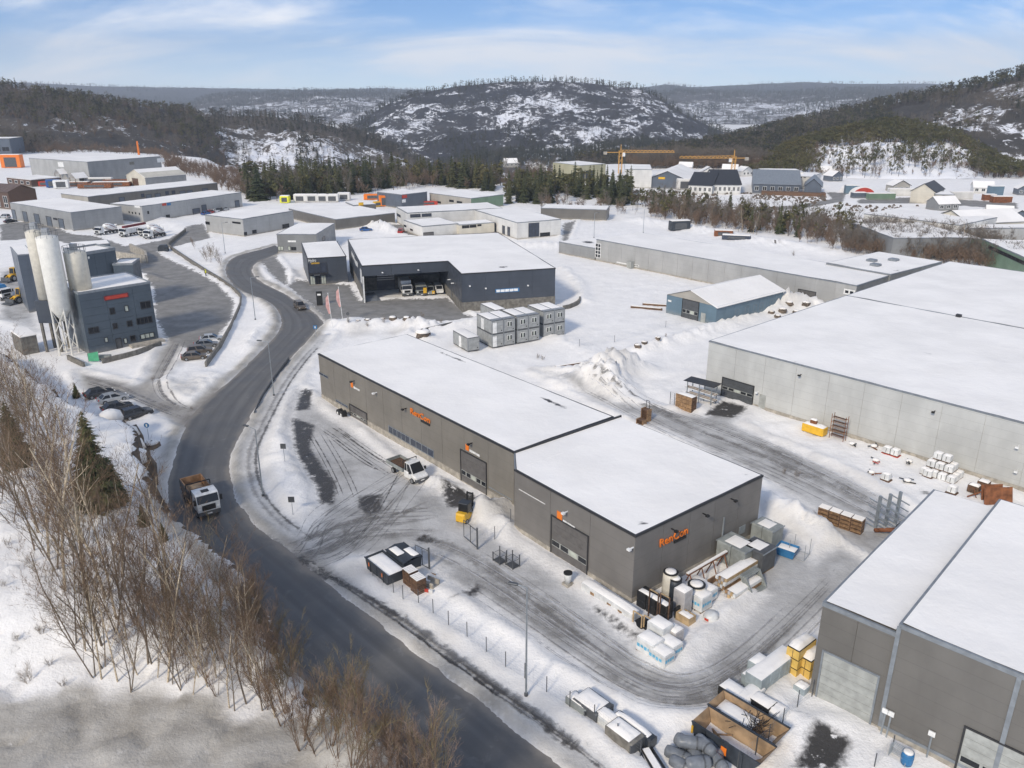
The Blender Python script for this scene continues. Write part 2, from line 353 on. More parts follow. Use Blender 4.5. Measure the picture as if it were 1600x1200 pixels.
bares = [
 [(472,608),(489,612),(484,640),(461,642)],
 [(456,652),(492,664),(486,700),(506,730),(526,755),(523,790),(499,786),(496,762),(470,722),(461,700)],
 [(560,775),(596,771),(598,797),(577,808),(559,792)],
 [(645,842),(665,834),(690,846),(686,850),(655,848)],
 [(688,760),(722,764),(765,792),(740,802),(700,792)],
 [(1100,648),(1130,626),(1168,637),(1146,653)],
 [(1275,1128),(1334,1160),(1312,1205),(1238,1205),(1258,1160)],
 [(925,953),(932,949),(967,972),(960,977)],[(959,981),(966,976),(1000,994),(998,1003)],
 [(724,925),(748,912),(756,920),(736,936)],[(703,938),(726,928),(722,934)],
 [(1440,765),(1465,775),(1440,772)],
 [(400,826),(440,850),(500,893),(520,905),(505,908),(440,862)],
]
def offs(k0, k1, d0, d1):
    P = RE[k0:k1]; t = np.gradient(P, axis=0); t /= np.linalg.norm(t, axis=1)[:, None]; n = np.c_[t[:,1], -t[:,0]]; return P+n*d0, P+n*d1
fa, fb_ = offs(20, 66, 1.7, 4.0); foot_poly = [tuple(q) for q in np.r_[fa, fb_[::-1]]]
packs_w = [wp(p) for p in packs]+[foot_poly]; pave_w = [wp(p) for p in pave]; bares_w = [wp(p) for p in bares]
KN_Z = 4.2
knoll = wp([(860,1330),(640,1195),(600,1150),(548,1100),(470,1045),(425,1000),(385,905),(372,880),(330,862),(300,845),(262,800),(240,772),(222,740),(214,700),(190,668),(150,648),(100,622),(40,575),(0,545),(-250,520)], KN_Z) + [(-140, 20), (-20, 10)]
ridges = [([(1000,548),(1060,530),(1120,510),(1170,492)], 1.0, 2.2), ([(1195,792),(1260,815),(1330,845),(1395,872)], 1.7, 2.6), ([(1200,485),(1235,478),(1275,482)], 1.9, 3.),
 ([(505,508),(560,512),(620,508),(660,515)], 1.3, 2.6), ([(640,515),(700,512),(740,505)], .9, 2.), ([(450,425),(462,450),(480,462)], 1.2, 1.8), ([(205,425),(235,432)], 1.6, 2.5), ([(1200,690),(1300,725),(1400,775),(1470,815)], .5, 1.6),
 ([(470,620),(440,680),(440,720),(470,790)], .7, 2.2), ([(330,590),(300,615),(268,622)], .7, 3.), ([(420,470),(440,490),(405,520),(385,545)], .8, 2.), ([(548,346),(590,352),(620,362)], 2.2, 4.), ([(880,420),(905,445),(912,470)], .7, 2.),
 ([(630,735),(690,765)], .5, 1.0), ([(870,385),(800,384)], 1.3, 4), ([(1000,345),(1120,365),(1300,395)], 1.2, 5), ([(240,340),(300,362)], 1., 3), ([(850,520),(900,540),(960,575)], .5, 3)]
heaps = [(945,592,2.4,6.0), (925,600,1.8,4.), (965,585,2.,4.), (775,806,1.5,2.6), (757,795,.8,2.), (1255,1130,.6,2.), (640,527,1.2,3.), (232,436,1.5,3.), (265,600,.8,4.), (690,760,.7,1.5), (1240,480,1.5,4.)]
fillets = []
xs = np.concatenate([-np.geomspace(9000, 300, 26), np.arange(-280,-110,4.), np.arange(-110,-80,1.), np.arange(-80,86,.5), np.arange(86,180,1.25), np.arange(180,330,4.), np.geomspace(340, 9000, 26)])
ys = np.concatenate([np.arange(14,40,1.), np.arange(40,128,.5), np.arange(128,230,.8), np.arange(230,430,2.), np.arange(430,760,6.), np.geomspace(770, 16000, 30)])
GX, GY = np.meshgrid(xs, ys)
def valley(X, Y):
    ye = np.interp(X, [-900,-400,-230,-140,0,30,60,140,300,900], [720,720,600,425,425,470,540,560,640,700])
    return -62*sstep(0, 190, Y-ye)
def ground_fields(X, Y):
    sd_road = polysd(road_poly, X, Y)
    def mx(polys):
        r = np.full(X.shape, -99.)
        for p in polys:
            q = np.array(p); m = (X > q[:,0].min()-8) & (X < q[:,0].max()+8) & (Y > q[:,1].min()-8) & (Y < q[:,1].max()+8)
            r[m] = np.maximum(r[m], polysd(p, X[m], Y[m]))
        return r
    pk, pv, ba = mx(packs_w), mx(pave_w), mx(bares_w)
    sd_kn = polysd(knoll, X, Y)
    near = (Y < 700) & (np.abs(X) < 500)
    free = np.clip(-np.maximum(np.maximum(pk, pv), sd_road)/2.5, 0, 1)
    z = valley(X, Y)
    rough = (fbm(X*.35, Y*.35, 4, 3)-.45)*.5 + (fbm(X*1.1, Y*1.1, 3, 8)-.5)*.22
    z = z + np.where(near, rough*free*(.5+.5*sstep(.4, .6, fbm(X*.04, Y*.04, 2, 5))), 0)
    # ploughed banks outside yards and road
    o = -np.maximum(np.maximum(pk, pv), sd_road)
    bn = fbm(X*.5, Y*.5, 4, 21)
    z = z + near*np.where(o > 0, (.55*np.exp(-((o-1.1)/.8)**2))*(bn*1.6-.15), 0)
    # road trench so that the banks form its edge
    rn = (fbm(X*.3, Y*.3, 3, 33)-.5)*.9
    z = np.where(near, z - .24*sstep(-.9, .6, sd_road+rn*.6), z)
    for P, h, w in ridges:
        d = linesd(wp(P), X, Y); m = d < 3*w
        lump = fbm(X[m]*1.1, Y[m]*1.1, 4, 41, .65)
        z[m] += h*np.exp(-(d[m]/w)**2*1.2)*(.15+1.7*lump)*free[m]
    for px, py, h, r in heaps:
        c = at(px, py); d = np.hypot(X-c.x, Y-c.y); m = d < 2.2*r
        lump = fbm(X[m]*1.2, Y[m]*1.2, 4, 52, .65); ang = np.arctan2(Y[m]-c.y, X[m]-c.x)
        z[m] += h*np.clip(1.15-d[m]/r*(.8+.3*np.sin(ang*3+px)), 0, 1)**1.15*(.45+1.1*lump)
    # rocky knoll on the left of the road
    kn = sd_kn + 1.3 + (fbm(X*.28, Y*.28, 3, 61)-.5)*2.2
    top = KN_Z + (fbm(X*.12, Y*.12, 4, 71)-.5)*1.6 + 2.4*np.exp(-((X+52)**2+(Y-66)**2)/300.) + 1.6*np.exp(-((X+49)**2+(Y-88)**2)/60.)
    top = top + np.where(fbm(X*.3, Y*.3, 3, 75) > .55, .35, 0) - 2.2*sstep(58, 48, Y)*sstep(-6, -16, X)
    k = sstep(-.2, 1.0, kn)
    z = z*(1-k) + (top*sstep(-.3, 1.5, kn))*k
    return z, sd_road, pk, pv, ba, sd_kn
GZ, sd_road, pk, pv, ba, sd_kn = ground_fields(GX, GY)
def gz(x, y):
    i = np.clip(np.searchsorted(xs, x)-1, 0, len(xs)-2); j = np.clip(np.searchsorted(ys, y)-1, 0, len(ys)-2)
    tx = (x-xs[i])/(xs[i+1]-xs[i]); ty = (y-ys[j])/(ys[j+1]-ys[j])
    return (GZ[j,i]*(1-tx)+GZ[j,i+1]*tx)*(1-ty) + (GZ[j+1,i]*(1-tx)+GZ[j+1,i+1]*tx)*ty
def grid_mesh(name, X, Y, Z, m, attrs={}, smooth=True):
    ny, nx = X.shape; v = np.c_[X.ravel(), Y.ravel(), Z.ravel()].astype(np.float32)
    idx = np.arange(nx*ny).reshape(ny, nx); f = np.stack([idx[:-1,:-1], idx[:-1,1:], idx[1:,1:], idx[1:,:-1]], -1).reshape(-1, 4)
    me = bpy.data.meshes.new(name); me.vertices.add(len(v)); me.vertices.foreach_set('co', v.ravel())
    me.loops.add(f.size); me.loops.foreach_set('vertex_index', f.ravel().astype(np.int32)); me.polygons.add(len(f))
    me.polygons.foreach_set('loop_start', np.arange(0, f.size, 4, dtype=np.int32)); me.polygons.foreach_set('loop_total', np.full(len(f), 4, np.int32))
    me.update(); me.validate()
    for k, a in attrs.items():
        at_ = me.attributes.new(k, 'FLOAT', 'POINT'); at_.data.foreach_set('value', np.asarray(a, np.float32).ravel())
    if smooth: me.shade_smooth()
    me.materials.append(MATS[m] if isinstance(m, str) else m); return me
# ground material: clean snow, packed grey ice, grit paving, bare wet asphalt, rock where steep, dirty snow
s = N('ground')
pkA, pvA, baA, diA = s.attr('pk'), s.attr('pv'), s.attr('ba'), s.attr('dirt')
n1 = s.noise(.35, 6, .6, 'World'); n2 = s.noise(1.4, 6, .65, 'World'); n3 = s.noise(.09, 4, .5, 'World'); n4 = s.noise(5., 4, .6, 'World')
snow = s.mix(s.rng(n1, .35, .7), (.835, .815, .785), (.905, .882, .848))
snow = s.mix(s.math('MULTIPLY', diA, s.rng(n2, .05, .45)), snow, s.mix(s.rng(n1, .3, .7), (.34, .315, .275), (.49, .465, .42)))
jit = s.math('MULTIPLY', s.math('SUBTRACT', n2, .5), 2.4); jit2 = s.math('MULTIPLY', s.math('SUBTRACT', n1, .5), 3.5)
ice = s.mix(s.rng(n1, .35, .68), (.34, .333, .322), (.52, .513, .50)); ice = s.mix(s.rng(s.noise(.7, 6, .7, 'World', (1, 1, 1), 1.5), .52, .72, 0, .5), ice, (.27, .26, .245))
ice = s.mix(s.rng(n3, .42, .62, 0, .5), ice, (.56, .555, .545))
ice = s.mix(s.math('MULTIPLY', diA, .8), ice, s.mix(s.rng(n1, .3, .7), (.17, .15, .128), (.30, .275, .24)))
c = s.mix(s.rng(s.math('ADD', pkA, jit), -.6, 1.6), snow, ice)
pav = s.mix(s.rng(n1, .3, .7), (.19, .184, .172), (.28, .27, .255)); pav = s.mix(s.rng(n2, .6, .75, 0, .5), pav, (.4, .39, .38))
c = s.mix(s.rng(s.math('ADD', pvA, s.math('ADD', jit, jit2)), -.3, .5), c, pav)
asp = s.mix(n4, (.035, .033, .031), (.075, .07, .066))
bm = s.rng(s.math('ADD', baA, s.math('MULTIPLY', jit, .7)), -.35, .5); bm = s.math('MULTIPLY', bm, s.rng(s.noise(.7, 6, .7, 'World'), .34, .42)); c = s.mix(bm, c, asp)
sepn = s.n('ShaderNodeSeparateXYZ'); s.l(s.geo.outputs['True Normal'], sepn.inputs[0])
steep = s.rng(s.math('ADD', sepn.outputs[2], s.math('MULTIPLY', s.math('SUBTRACT', n2, .5), .5)), .62, .50)
rockc = s.mix(s.rng(n2, .3, .7), (.05, .042, .036), (.15, .115, .085)); c = s.mix(s.math('MULTIPLY', steep, s.attr('rocky')), c, rockc)
s.set(col=c, rough=s.math('SUBTRACT', .78, s.math('MULTIPLY', bm, .35)), spec=.3)
s.bump(s.math('ADD', s.math('MULTIPLY', n2, 1.), s.math('MULTIPLY', n4, .35)), .16, .8)
bank = np.exp(-((-sd_road-.9)/1.1)**2)*(sd_road < 0)
dirt = np.clip(bank*1.2*(fbm(GX*.12, GY*.12, 3, 81)*1.2+.35), 0, 1)
dl = polysd(wp([(-300,1085),(0,1088),(130,1072),(300,1082),(380,1105),(470,1090),(560,1150),(660,1200),(700,1290),(-300,1290)], 3.0), GX, GY)
dirt = np.maximum(dirt, sstep(-.8, .8, dl+(fbm(GX*.4, GY*.4, 3, 83)-.5)*3)*1.0)
for px, py, r in ((1340,850,3.),(1375,862,2.5),(1300,838,2.5),(775,805,3.),(955,585,4.),(285,610,5.),(1235,480,5.),(560,520,3),(620,520,2.5),(500,880,3),(540,900,3),(40,440,14)):
    q = at(px, py); dirt = np.maximum(dirt, (.8 if px == 775 else .5)*np.exp(-((GX-q.x)**2+(GY-q.y)**2)/r**2))
dirt = np.maximum(dirt, .85*sstep(-1.5, 1.5, polysd(packs_w[2], GX, GY)+(fbm(GX*.15, GY*.15, 3, 87)-.5)*5))
dirt = np.maximum(dirt, .5*np.exp(-((pk+.6)/.9)**2)*fbm(GX*.2, GY*.2, 2, 85))
rocky = np.maximum(np.clip(sd_kn+3, 0, 1), ((GY > 240) & (GY < 900)).astype(float))
me = grid_mesh('ground', GX, GY, GZ, 'ground', dict(pk=np.clip(pk, -9, 9), pv=np.clip(pv, -9, 9), ba=np.clip(ba, -9, 9), dirt=dirt, rocky=rocky))
g = link('ground', me); g['kind'] = 'structure'
# road surface
s = N('asphalt'); uv = s.n('ShaderNodeUVMap'); sx = s.n('ShaderNodeSeparateXYZ'); s.l(uv.outputs[0], sx.inputs[0])
n1 = s.noise(.25, 5, .6, 'World'); n2 = s.noise(9., 4, .6, 'World'); u = sx.outputs[0]
mpv = s.n('ShaderNodeMapping'); s.l(uv.outputs[0], mpv.inputs[0]); mpv.inputs['Scale'].default_value = (7, .03, 1); nl_ = s.n('ShaderNodeTexNoise'); s.l(mpv.outputs[0], nl_.inputs['Vector']); nl_.inputs['Scale'].default_value = 1.; nl_.inputs['Detail'].default_value = 5
c = s.mix(s.rng(n1, .3, .7), (.105, .103, .10), (.15, .147, .142)); c = s.mix(s.math('MULTIPLY', n2, .35), c, (.075, .074, .072))
c = s.mix(s.rng(nl_.outputs[0], .45, .7, 0, .35), c, (.19, .187, .18))
wv = s.math('SINE', s.math('MULTIPLY', u, 25.1)); c = s.mix(s.rng(s.math('ADD', wv, s.math('MULTIPLY', s.math('SUBTRACT', nl_.outputs[0], .5), 1.5)), .2, 1.1, 0, .45), c, (.085, .083, .08))
c = s.mix(s.rng(s.noise(.6, 6, .7, 'World', (1, 1, 1), 1.), .56, .74, 0, .35), c, (.27, .265, .26)); edge = s.math('ABSOLUTE', s.math('SUBTRACT', u, .5)); c = s.mix(s.rng(s.math('ADD', edge, s.math('MULTIPLY', s.math('SUBTRACT', n1, .5), .25)), .40, .52, 0, .75), c, (.24, .215, .185))
s.set(col=c, rough=s.rng(n1, .3, .7, .5, .72), spec=.35); s.bump(n2, .01, .5)
nseg = 12; mb = MB(); uvs = []
RW = LE[:, None, :]*(1-np.linspace(-.05, 1.05, nseg+1))[None, :, None] + RE[:, None, :]*np.linspace(-.05, 1.05, nseg+1)[None, :, None]
me = grid_mesh('road', RW[:,:,0], RW[:,:,1], np.full(RW.shape[:2], -.03), 'asphalt', smooth=False)
me.flip_normals()
vl = np.r_[0, np.cumsum(np.hypot(*np.diff((LE+RE)/2, axis=0).T))]
U, V = np.meshgrid(np.linspace(-.05, 1.05, nseg+1), vl); UVv = np.c_[U.ravel(), V.ravel()]
uvl = me.uv_layers.new(name='UVMap'); li = np.zeros(len(me.loops), np.int32); me.loops.foreach_get('vertex_index', li); uvl.data.foreach_set('uv', UVv[li].astype(np.float32).ravel())
o = link('road', me); o['kind'] = 'structure'

# tyre tracks: ribbons of scraped-bare ice and slush, 4 mm over the yard
def alphamat(name, col, lo, hi, sc_, rough=.6, op=.8):
    s = N(name); n = s.noise(sc_, 6, .7, 'World', (1, 1, 1), .8); t = s.n('ShaderNodeBsdfTransparent'); mx = s.n('ShaderNodeMixShader')
    u = s.n('ShaderNodeUVMap'); sx = s.n('ShaderNodeSeparateXYZ'); s.l(u.outputs[0], sx.inputs[0])
    e = s.math('MULTIPLY', s.math('SUBTRACT', .5, s.math('ABSOLUTE', s.math('SUBTRACT', sx.outputs[0], .5))), 2.)
    en = s.math('MINIMUM', 1., s.math('MULTIPLY', s.math('MINIMUM', sx.outputs[1], s.math('SUBTRACT', 1., sx.outputs[1])), 6.))
    f = s.math('MULTIPLY', s.rng(s.math('ADD', s.math('MULTIPLY', s.math('SUBTRACT', n, .5), 2.4), s.math('MULTIPLY', e, en)), lo, hi), op)
    s.set(col=s.mix(n, mul(col, .8), mul(col, 1.25)), rough=rough); s.l(f, mx.inputs[0]); s.l(t.outputs[0], mx.inputs[1]); s.l(s.b.outputs[0], mx.inputs[2]); s.l(mx.outputs[0], s.o.inputs[0])
alphamat('track_dark', (.075, .07, .065), .35, 1.0, .9, op=.6); alphamat('track_mid', (.26, .25, .24), .25, 1.1, .6, op=.42); alphamat('track_light', (.74, .74, .75), .3, 1.1, .6, op=.5)
def ribbons(name, m, lines, label, off=.012):
    V, Fc, UVs = [], [], []
    for li_, (P, w) in enumerate(lines):
        off += .0004
        P = resample(smooth(P, 2), max(6, int(np.hypot(*np.diff(np.array(P), axis=0).T).sum()/.8)))
        t = np.gradient(P, axis=0); t /= np.linalg.norm(t, axis=1)[:, None]; nn = np.c_[-t[:,1], t[:,0]]
        o = len(V); k = len(P)
        for i, (p, q) in enumerate(zip(P, nn)):
            for sgn in (-1, 1):
                a = p+q*sgn*w/2; V.append((a[0], a[1], max(gz(a[0], a[1]), -.02)+off)); UVs.append(((sgn+1)/2, i/(k-1)))
        Fc += [(o+2*i+1, o+2*i, o+2*i+2, o+2*i+3) for i in range(k-1)]
    me = bpy.data.meshes.new(name); me.from_pydata(V, [], Fc); uvl = me.uv_layers.new(name='UVMap'); li = np.zeros(len(me.loops), np.int32); me.loops.foreach_get('vertex_index', li)
    uvl.data.foreach_set('uv', np.array(UVs, np.float32)[li].ravel()); me.materials.append(MATS[m]); o = link(name, me); return tag(o, label, 'tyre tracks', kind='stuff')
def par(P, offs): # parallel copies
    P = np.array(P, float); t = np.gradient(P, axis=0); t /= np.linalg.norm(t, axis=1)[:, None]; nn = np.c_[-t[:,1], t[:,0]]
    return [P+nn*o for o in offs]
dark, mid, lite, wide = [], [], [], []
for P in ([(500,660),(545,690),(590,722),(625,745)], [(520,675),(570,715),(610,735)], [(490,670),(520,720),(540,760),(550,790)]):
    for L in par(wp(P), (-1.1, -.6, .5, 1.1)): dark.append((L, random.uniform(.25, .5)))
for k in range(16):   # sweeping turns from the gate into the yard
    a = (random.uniform(425,500), random.uniform(850,890)); b = (random.uniform(490,600), random.uniform(800,850)); t = random.random()
    c = (540+160*t, 770-60*t+random.uniform(-20,20)) if k % 2 else (620+90*random.random(), 800+random.uniform(-25,25)); 
    for L in par(wp([a, ((a[0]+b[0])/2+8, (a[1]+b[1])/2+12), b, c]), (-.9, .9)): (mid if random.random() < .85 else dark).append((L, random.uniform(.18, .4)))
for k in range(20):   # the long run past the near hall
    y0 = random.uniform(-28, 34)
    P = [(640,850+y0*.8),(720,880+y0),(820,945+y0),(920,1015+y0),(1010,1075+y0*.8),(1090,1085+y0*.6),(1170,1040+y0*.7),(1250,965+y0*.8),(1330,885+y0*.6)]
    i = random.randint(0, 4); P = P[i:i+random.randint(3, 6)]
    if len(P) < 3: continue
    for L in par(wp(P), (-.9, .9)): (mid if random.random() < .75 else lite).append((L, random.uniform(.2, .45)))
for k in range(14):
    y0 = random.uniform(-20, 28); P = [(900,592+y0*.3),(980,625+y0*.6),(1080,668+y0),(1180,705+y0),(1280,752+y0),(1380,805+y0),(1470,860+y0)]
    i = random.randint(0, 3); P = P[i:i+random.randint(3, 5)]
    for L in par(wp(P), (-.9, .9)): (mid if random.random() < .7 else lite).append((L, random.uniform(.2, .5)))
for k in range(12):
    x0 = random.uniform(-12, 12); P = [(285+x0*.6,525),(268+x0,560),(246+x0,600),(262+x0,628),(310+x0,645+x0*.3)]
    mid.append((wp(P), random.uniform(.3, .5)))
for k in range(10):
    y0 = random.uniform(-8, 8); mid.append((wp([(120,590+y0),(180,606+y0),(240,632+y0),(290,652+y0)]), random.uniform(.3, .5)))
for k in range(9):    # footway beside the road
    y0 = random.uniform(-9, 9); P = [(500,894+y0),(600,957+y0),(700,1030+y0),(800,1102+y0),(900,1172+y0),(960,1220+y0)]
    i = random.randint(0, 3); (dark if k < 5 else mid).append((wp(P[i:i+3]), random.uniform(.3, .8)))
dark += [(wp([(560,925),(640,975),(720,1035),(800,1092),(880,1150),(960,1210)]), 1.9), (wp([(500,892),(560,925),(640,975)]), 1.3), (wp([(620,972),(720,1045),(820,1118),(930,1200)]), .8), (wp([(455,862),(500,893),(560,930)]), 2.2)]
for k in range(16):
    y0 = random.uniform(-26, 30); P = [(640,850+y0*.8),(720,880+y0),(820,945+y0),(920,1015+y0),(1010,1075+y0*.8),(1090,1085+y0*.6),(1170,1040+y0*.7),(1250,965+y0*.8),(1330,885+y0*.6)]; i = random.randint(0, 5); wide.append((wp(P[i:i+random.randint(3, 4)]), random.uniform(.9, 2.4)))
    y0 = random.uniform(-18, 26); P = [(900,592+y0*.3),(980,625+y0*.6),(1080,668+y0),(1180,705+y0),(1280,752+y0),(1380,805+y0),(1470,860+y0)]; i = random.randint(0, 4); wide.append((wp(P[i:i+3]), random.uniform(1., 2.6)))
    a = (random.uniform(430,500), random.uniform(850,885)); wide.append((wp([a, (a[0]+50, a[1]-22), (random.uniform(530,600), random.uniform(800,850)), (random.uniform(600,720), random.uniform(770,840))]), random.uniform(.6, 1.6)))
alphamat('track_wide', (.24, .228, .21), .1, 1.4, .45, op=.38)
ribbons('tyre_tracks', 'track_wide', wide, 'broad grey smears of slush across the packed snow of the yards', .006)
dark.append(([tuple(q) for q in offs(18, 66, 3.3, 3.5)[0]], .9)); mid.append(([tuple(q) for q in offs(20, 66, 2.4, 3.5)[0]], 1.1))
ribbons('tyre_tracks', 'track_mid', mid, 'grey tyre tracks pressed into the packed snow of the yards', .010)
ribbons('tyre_tracks', 'track_dark', dark, 'dark wet tyre tracks scraped through the snow to the asphalt', .016)
ribbons('tyre_tracks', 'track_light', lite, 'pale tyre tracks of fresh snow on the grey yard ice', .022)
# road wheel paths
# ================================================================ tree shapes
def spruce_mesh(seed, h=12., r=2.3, tiers=13, nb=9, detail=1):
    R = random.Random(seed); t = MB(); c = MB()
    t.tube((0,0,-.5), (0,0,h*.97), h*.013+.04, .02, n=5, caps=False)
    for k in range(tiers):
        f = (k+R.uniform(-.2,.2))/tiers; z = h*(.07+.91*f); rr = r*(1-f)**.85*R.uniform(.8,1.12)+.12; n = max(5, int(nb*(1-f*.5)))
        for i in range(n):
            a = 2*math.pi*(i+R.uniform(-.3,.3))/n+k*.7; L = rr*R.uniform(.72,1.15); dz = -L*R.uniform(.22,.5); wd = L*R.uniform(.24,.36)
            ca, sa = math.cos(a), math.sin(a); up = h/tiers*.75
            p0 = (0, 0, z+up); tip = (ca*L, sa*L, z+dz); l = (ca*L*.62-sa*wd, sa*L*.62+ca*wd, z+dz*.75); q = (ca*L*.62+sa*wd, sa*L*.62-ca*wd, z+dz*.75); md = (ca*L*.6, sa*L*.6, z+dz*.35+up*.25)
            c.add([p0, l, tip, q, md], [(0,1,4),(1,2,4),(2,3,4),(3,0,4)])
            if detail > 1:
                for j in range(7):
                    g = R.uniform(.3,1.); b = a+R.uniform(-.35,.35); l2 = L*g; s2 = R.uniform(.10,.2)*L+.08
                    cc = Vector((math.cos(b)*l2, math.sin(b)*l2, z+dz*g+R.uniform(0,.15)*L)); dd = Vector((math.cos(b)*s2*1.7, math.sin(b)*s2*1.7, -s2*R.uniform(.2,1.0))); ee = Vector((-math.sin(b)*s2*.5, math.cos(b)*s2*.5, R.uniform(-.1,.1)*s2))
                    c.add([cc-ee, cc+ee, cc+dd], [(0,1,2)])
    return t, c
def pine_mesh(seed, h=10., n=90, r=2.0):
    R = random.Random(seed); t = MB(); c = MB(); top = Vector((R.uniform(-.5,.5), R.uniform(-.5,.5), h*.93))
    t.tube((0,0,-.5), top*.6, .16, .1, n=5, caps=False); t.tube(top*.6, top, .1, .03, n=4, caps=False)
    cl = [(Vector((R.gauss(0,r*.45), R.gauss(0,r*.45), h*R.uniform(.45,.97))), R.uniform(.5,1.)*r*.55) for _ in range(9)]
    for k in range(n):
        p, q = R.choice(cl); d = Vector((R.gauss(0,1), R.gauss(0,1), R.gauss(0,.8))).normalized()*q*R.uniform(.4,1.05); a = p+d
        s = R.uniform(.35,.7)*r*.32; e = d.normalized(); u = e.orthogonal().normalized(); u.rotate(Matrix.Rotation(R.uniform(0,6.3), 3, e)); w = e.cross(u)
        c.add([a-u*s-w*s*.6, a+u*s-w*s*.5, a+w*s+e*s*.5, a-e*s*.3], [(0,1,2),(0,3,1)])
    return t, c
def bare_mesh(seed, h=11., levels=4, spread=.55, twigs=1.0, tw=.014, stems=1, tr=.011, up=.5, n0=8, tlen=.9):
    """leafless tree: trunk and limbs (tubes), fine twigs (slivers)"""
    R = random.Random(seed); t = MB(); c = MB()
    def twig(p, d, L):
        d = d.normalized(); u = d.orthogonal().normalized(); u.rotate(Matrix.Rotation(R.uniform(0,6.3), 3, d)); w = tw*R.uniform(.6,1.3)
        m = p+d*L*.5+Vector((0,0,R.uniform(-.03,.06)*L)); e = p+d*L+Vector((0,0,R.uniform(-.05,.16)*L)); c.add([p-u*w, p+u*w, m+u*w*.6, m-u*w*.6, e], [(0,1,2,3),(3,2,4)])
    def grow(p, d, L, r, lv):
        k = 3 if lv < 2 else 2; q = p; pts = [p]
        for i in range(k):
            d = (d+Vector((R.gauss(0,.10), R.gauss(0,.10), R.gauss(.03,.06)))).normalized(); q2 = q+d*L/k
            ra, rb = r*(1-.55*i/k), r*(1-.55*(i+1)/k); (t if lv < 2 else c).tube(q, q2, ra, rb, n=5 if lv == 0 else 3, caps=False); q = q2; pts.append(q)
        if lv >= levels: 
            for j in range(int(5*twigs)): 
                f = R.random(); b = pts[0].lerp(pts[-1], f); dd = (d+Vector((R.gauss(0,.6), R.gauss(0,.6), R.gauss(.15,.4)))); twig(b, dd, tlen*R.uniform(.5,1.2)*max(.5, L*.6))
            return
        nb = n0 if lv == 0 else R.randint(3,5)
        for j in range(nb):
            f = (.22+.75*(j+R.random()*.8)/nb) if lv == 0 else R.uniform(.25,1.); i = min(k-1, int(f*k)); b = pts[i].lerp(pts[i+1], f*k-i)
            a = R.uniform(0,6.283); side = Vector((math.cos(a), math.sin(a), 0)); dd = (d*up+side*spread+Vector((0,0,.25))).normalized()
            grow(b, dd, L*(R.uniform(.28,.42) if lv == 0 else R.uniform(.45,.7))*(1.15-.5*f if lv == 0 else 1), r*(.42 if lv == 0 else .5)*(1-.4*f), lv+1)
        if lv > 0:
            for j in range(int(3*twigs)): twig(pts[0].lerp(pts[-1], R.uniform(.3,1)), d+Vector((R.gauss(0,.5), R.gauss(0,.5), R.gauss(.1,.3))), tlen*R.uniform(.4,1.)*L*.5)
    for k in range(stems):
        a = R.uniform(0,6.3); ln = .0 if stems == 1 else R.uniform(.1,.38)
        grow(Vector((math.cos(a)*.1*(stems > 1), math.sin(a)*.1*(stems > 1), -.4)), Vector((math.cos(a)*ln+R.gauss(0,.04), math.sin(a)*ln+R.gauss(0,.04), 1)), h*(1 if stems == 1 else R.uniform(.55,1)), h*tr*(1 if stems == 1 else .6), 0)
    return t, c
def two(mbs, ms):
    """one mesh of two materials, for the far woods"""
    me = bpy.data.meshes.new('tree'); v, f, mi = [], [], []
    for i, mb in enumerate(mbs):
        o = len(v); v += mb.v; f += [tuple(x+o for x in q) for q in mb.f]; mi += [i]*len(mb.f)
    me.from_pydata(v, [], f)
    for m in ms: me.materials.append(MATS[m])
    me.polygons.foreach_set('material_index', mi); return me
def forest(name, label, pts, scl, meshes, mix, cat='forest'):
    """far wood that reads as one mass: tree meshes instanced on computed points"""
    pts = np.asarray(pts, np.float32); me = bpy.data.meshes.new(name); me.from_pydata(pts.tolist(), [], [])
    o = link(name, me); tag(o, label, cat, kind='stuff')
    a = me.attributes.new('scl', 'FLOAT', 'POINT'); a.data.foreach_set('value', np.asarray(scl, np.float32))
    v = me.attributes.new('var', 'INT', 'POINT'); v.data.foreach_set('value', rng.choice(len(meshes), len(pts), p=np.array(mix)/sum(mix)).astype(np.int32))
    r = me.attributes.new('rot', 'FLOAT', 'POINT'); r.data.foreach_set('value', rng.uniform(0, 6.283, len(pts)).astype(np.float32))
    ng = bpy.data.node_groups.new(name, 'GeometryNodeTree'); ng.interface.new_socket('Geometry', in_out='INPUT', socket_type='NodeSocketGeometry'); ng.interface.new_socket('Geometry', in_out='OUTPUT', socket_type='NodeSocketGeometry')
    gi, go = ng.nodes.new('NodeGroupInput'), ng.nodes.new('NodeGroupOutput'); ip = ng.nodes.new('GeometryNodeInstanceOnPoints'); jn = ng.nodes.new('GeometryNodeJoinGeometry')
    for k in reversed(meshes):
        oi = ng.nodes.new('GeometryNodeObjectInfo'); oi.inputs['Object'].default_value = k; oi.inputs['As Instance'].default_value = True; oi.transform_space = 'ORIGINAL'; ng.links.new(oi.outputs['Geometry'], jn.inputs[0])
    def na(nm, t):
        q = ng.nodes.new('GeometryNodeInputNamedAttribute'); q.data_type = t; q.inputs[0].default_value = nm; return q.outputs[0]
    cx = ng.nodes.new('ShaderNodeCombineXYZ'); ng.links.new(na('rot', 'FLOAT'), cx.inputs[2])
    ng.links.new(gi.outputs[0], ip.inputs['Points']); ng.links.new(jn.outputs[0], ip.inputs['Instance']); ip.inputs['Pick Instance'].default_value = True
    ng.links.new(na('var', 'INT'), ip.inputs['Instance Index']); ng.links.new(na('scl', 'FLOAT'), ip.inputs['Scale']); ng.links.new(cx.outputs[0], ip.inputs['Rotation']); ng.links.new(ip.outputs[0], go.inputs[0])
    o.modifiers.new('gn', 'NODES').node_group = ng; return o
def proto(name, mbs, ms): return bpy.data.objects.new(name, two(mbs, ms))   # tree shape for the far woods
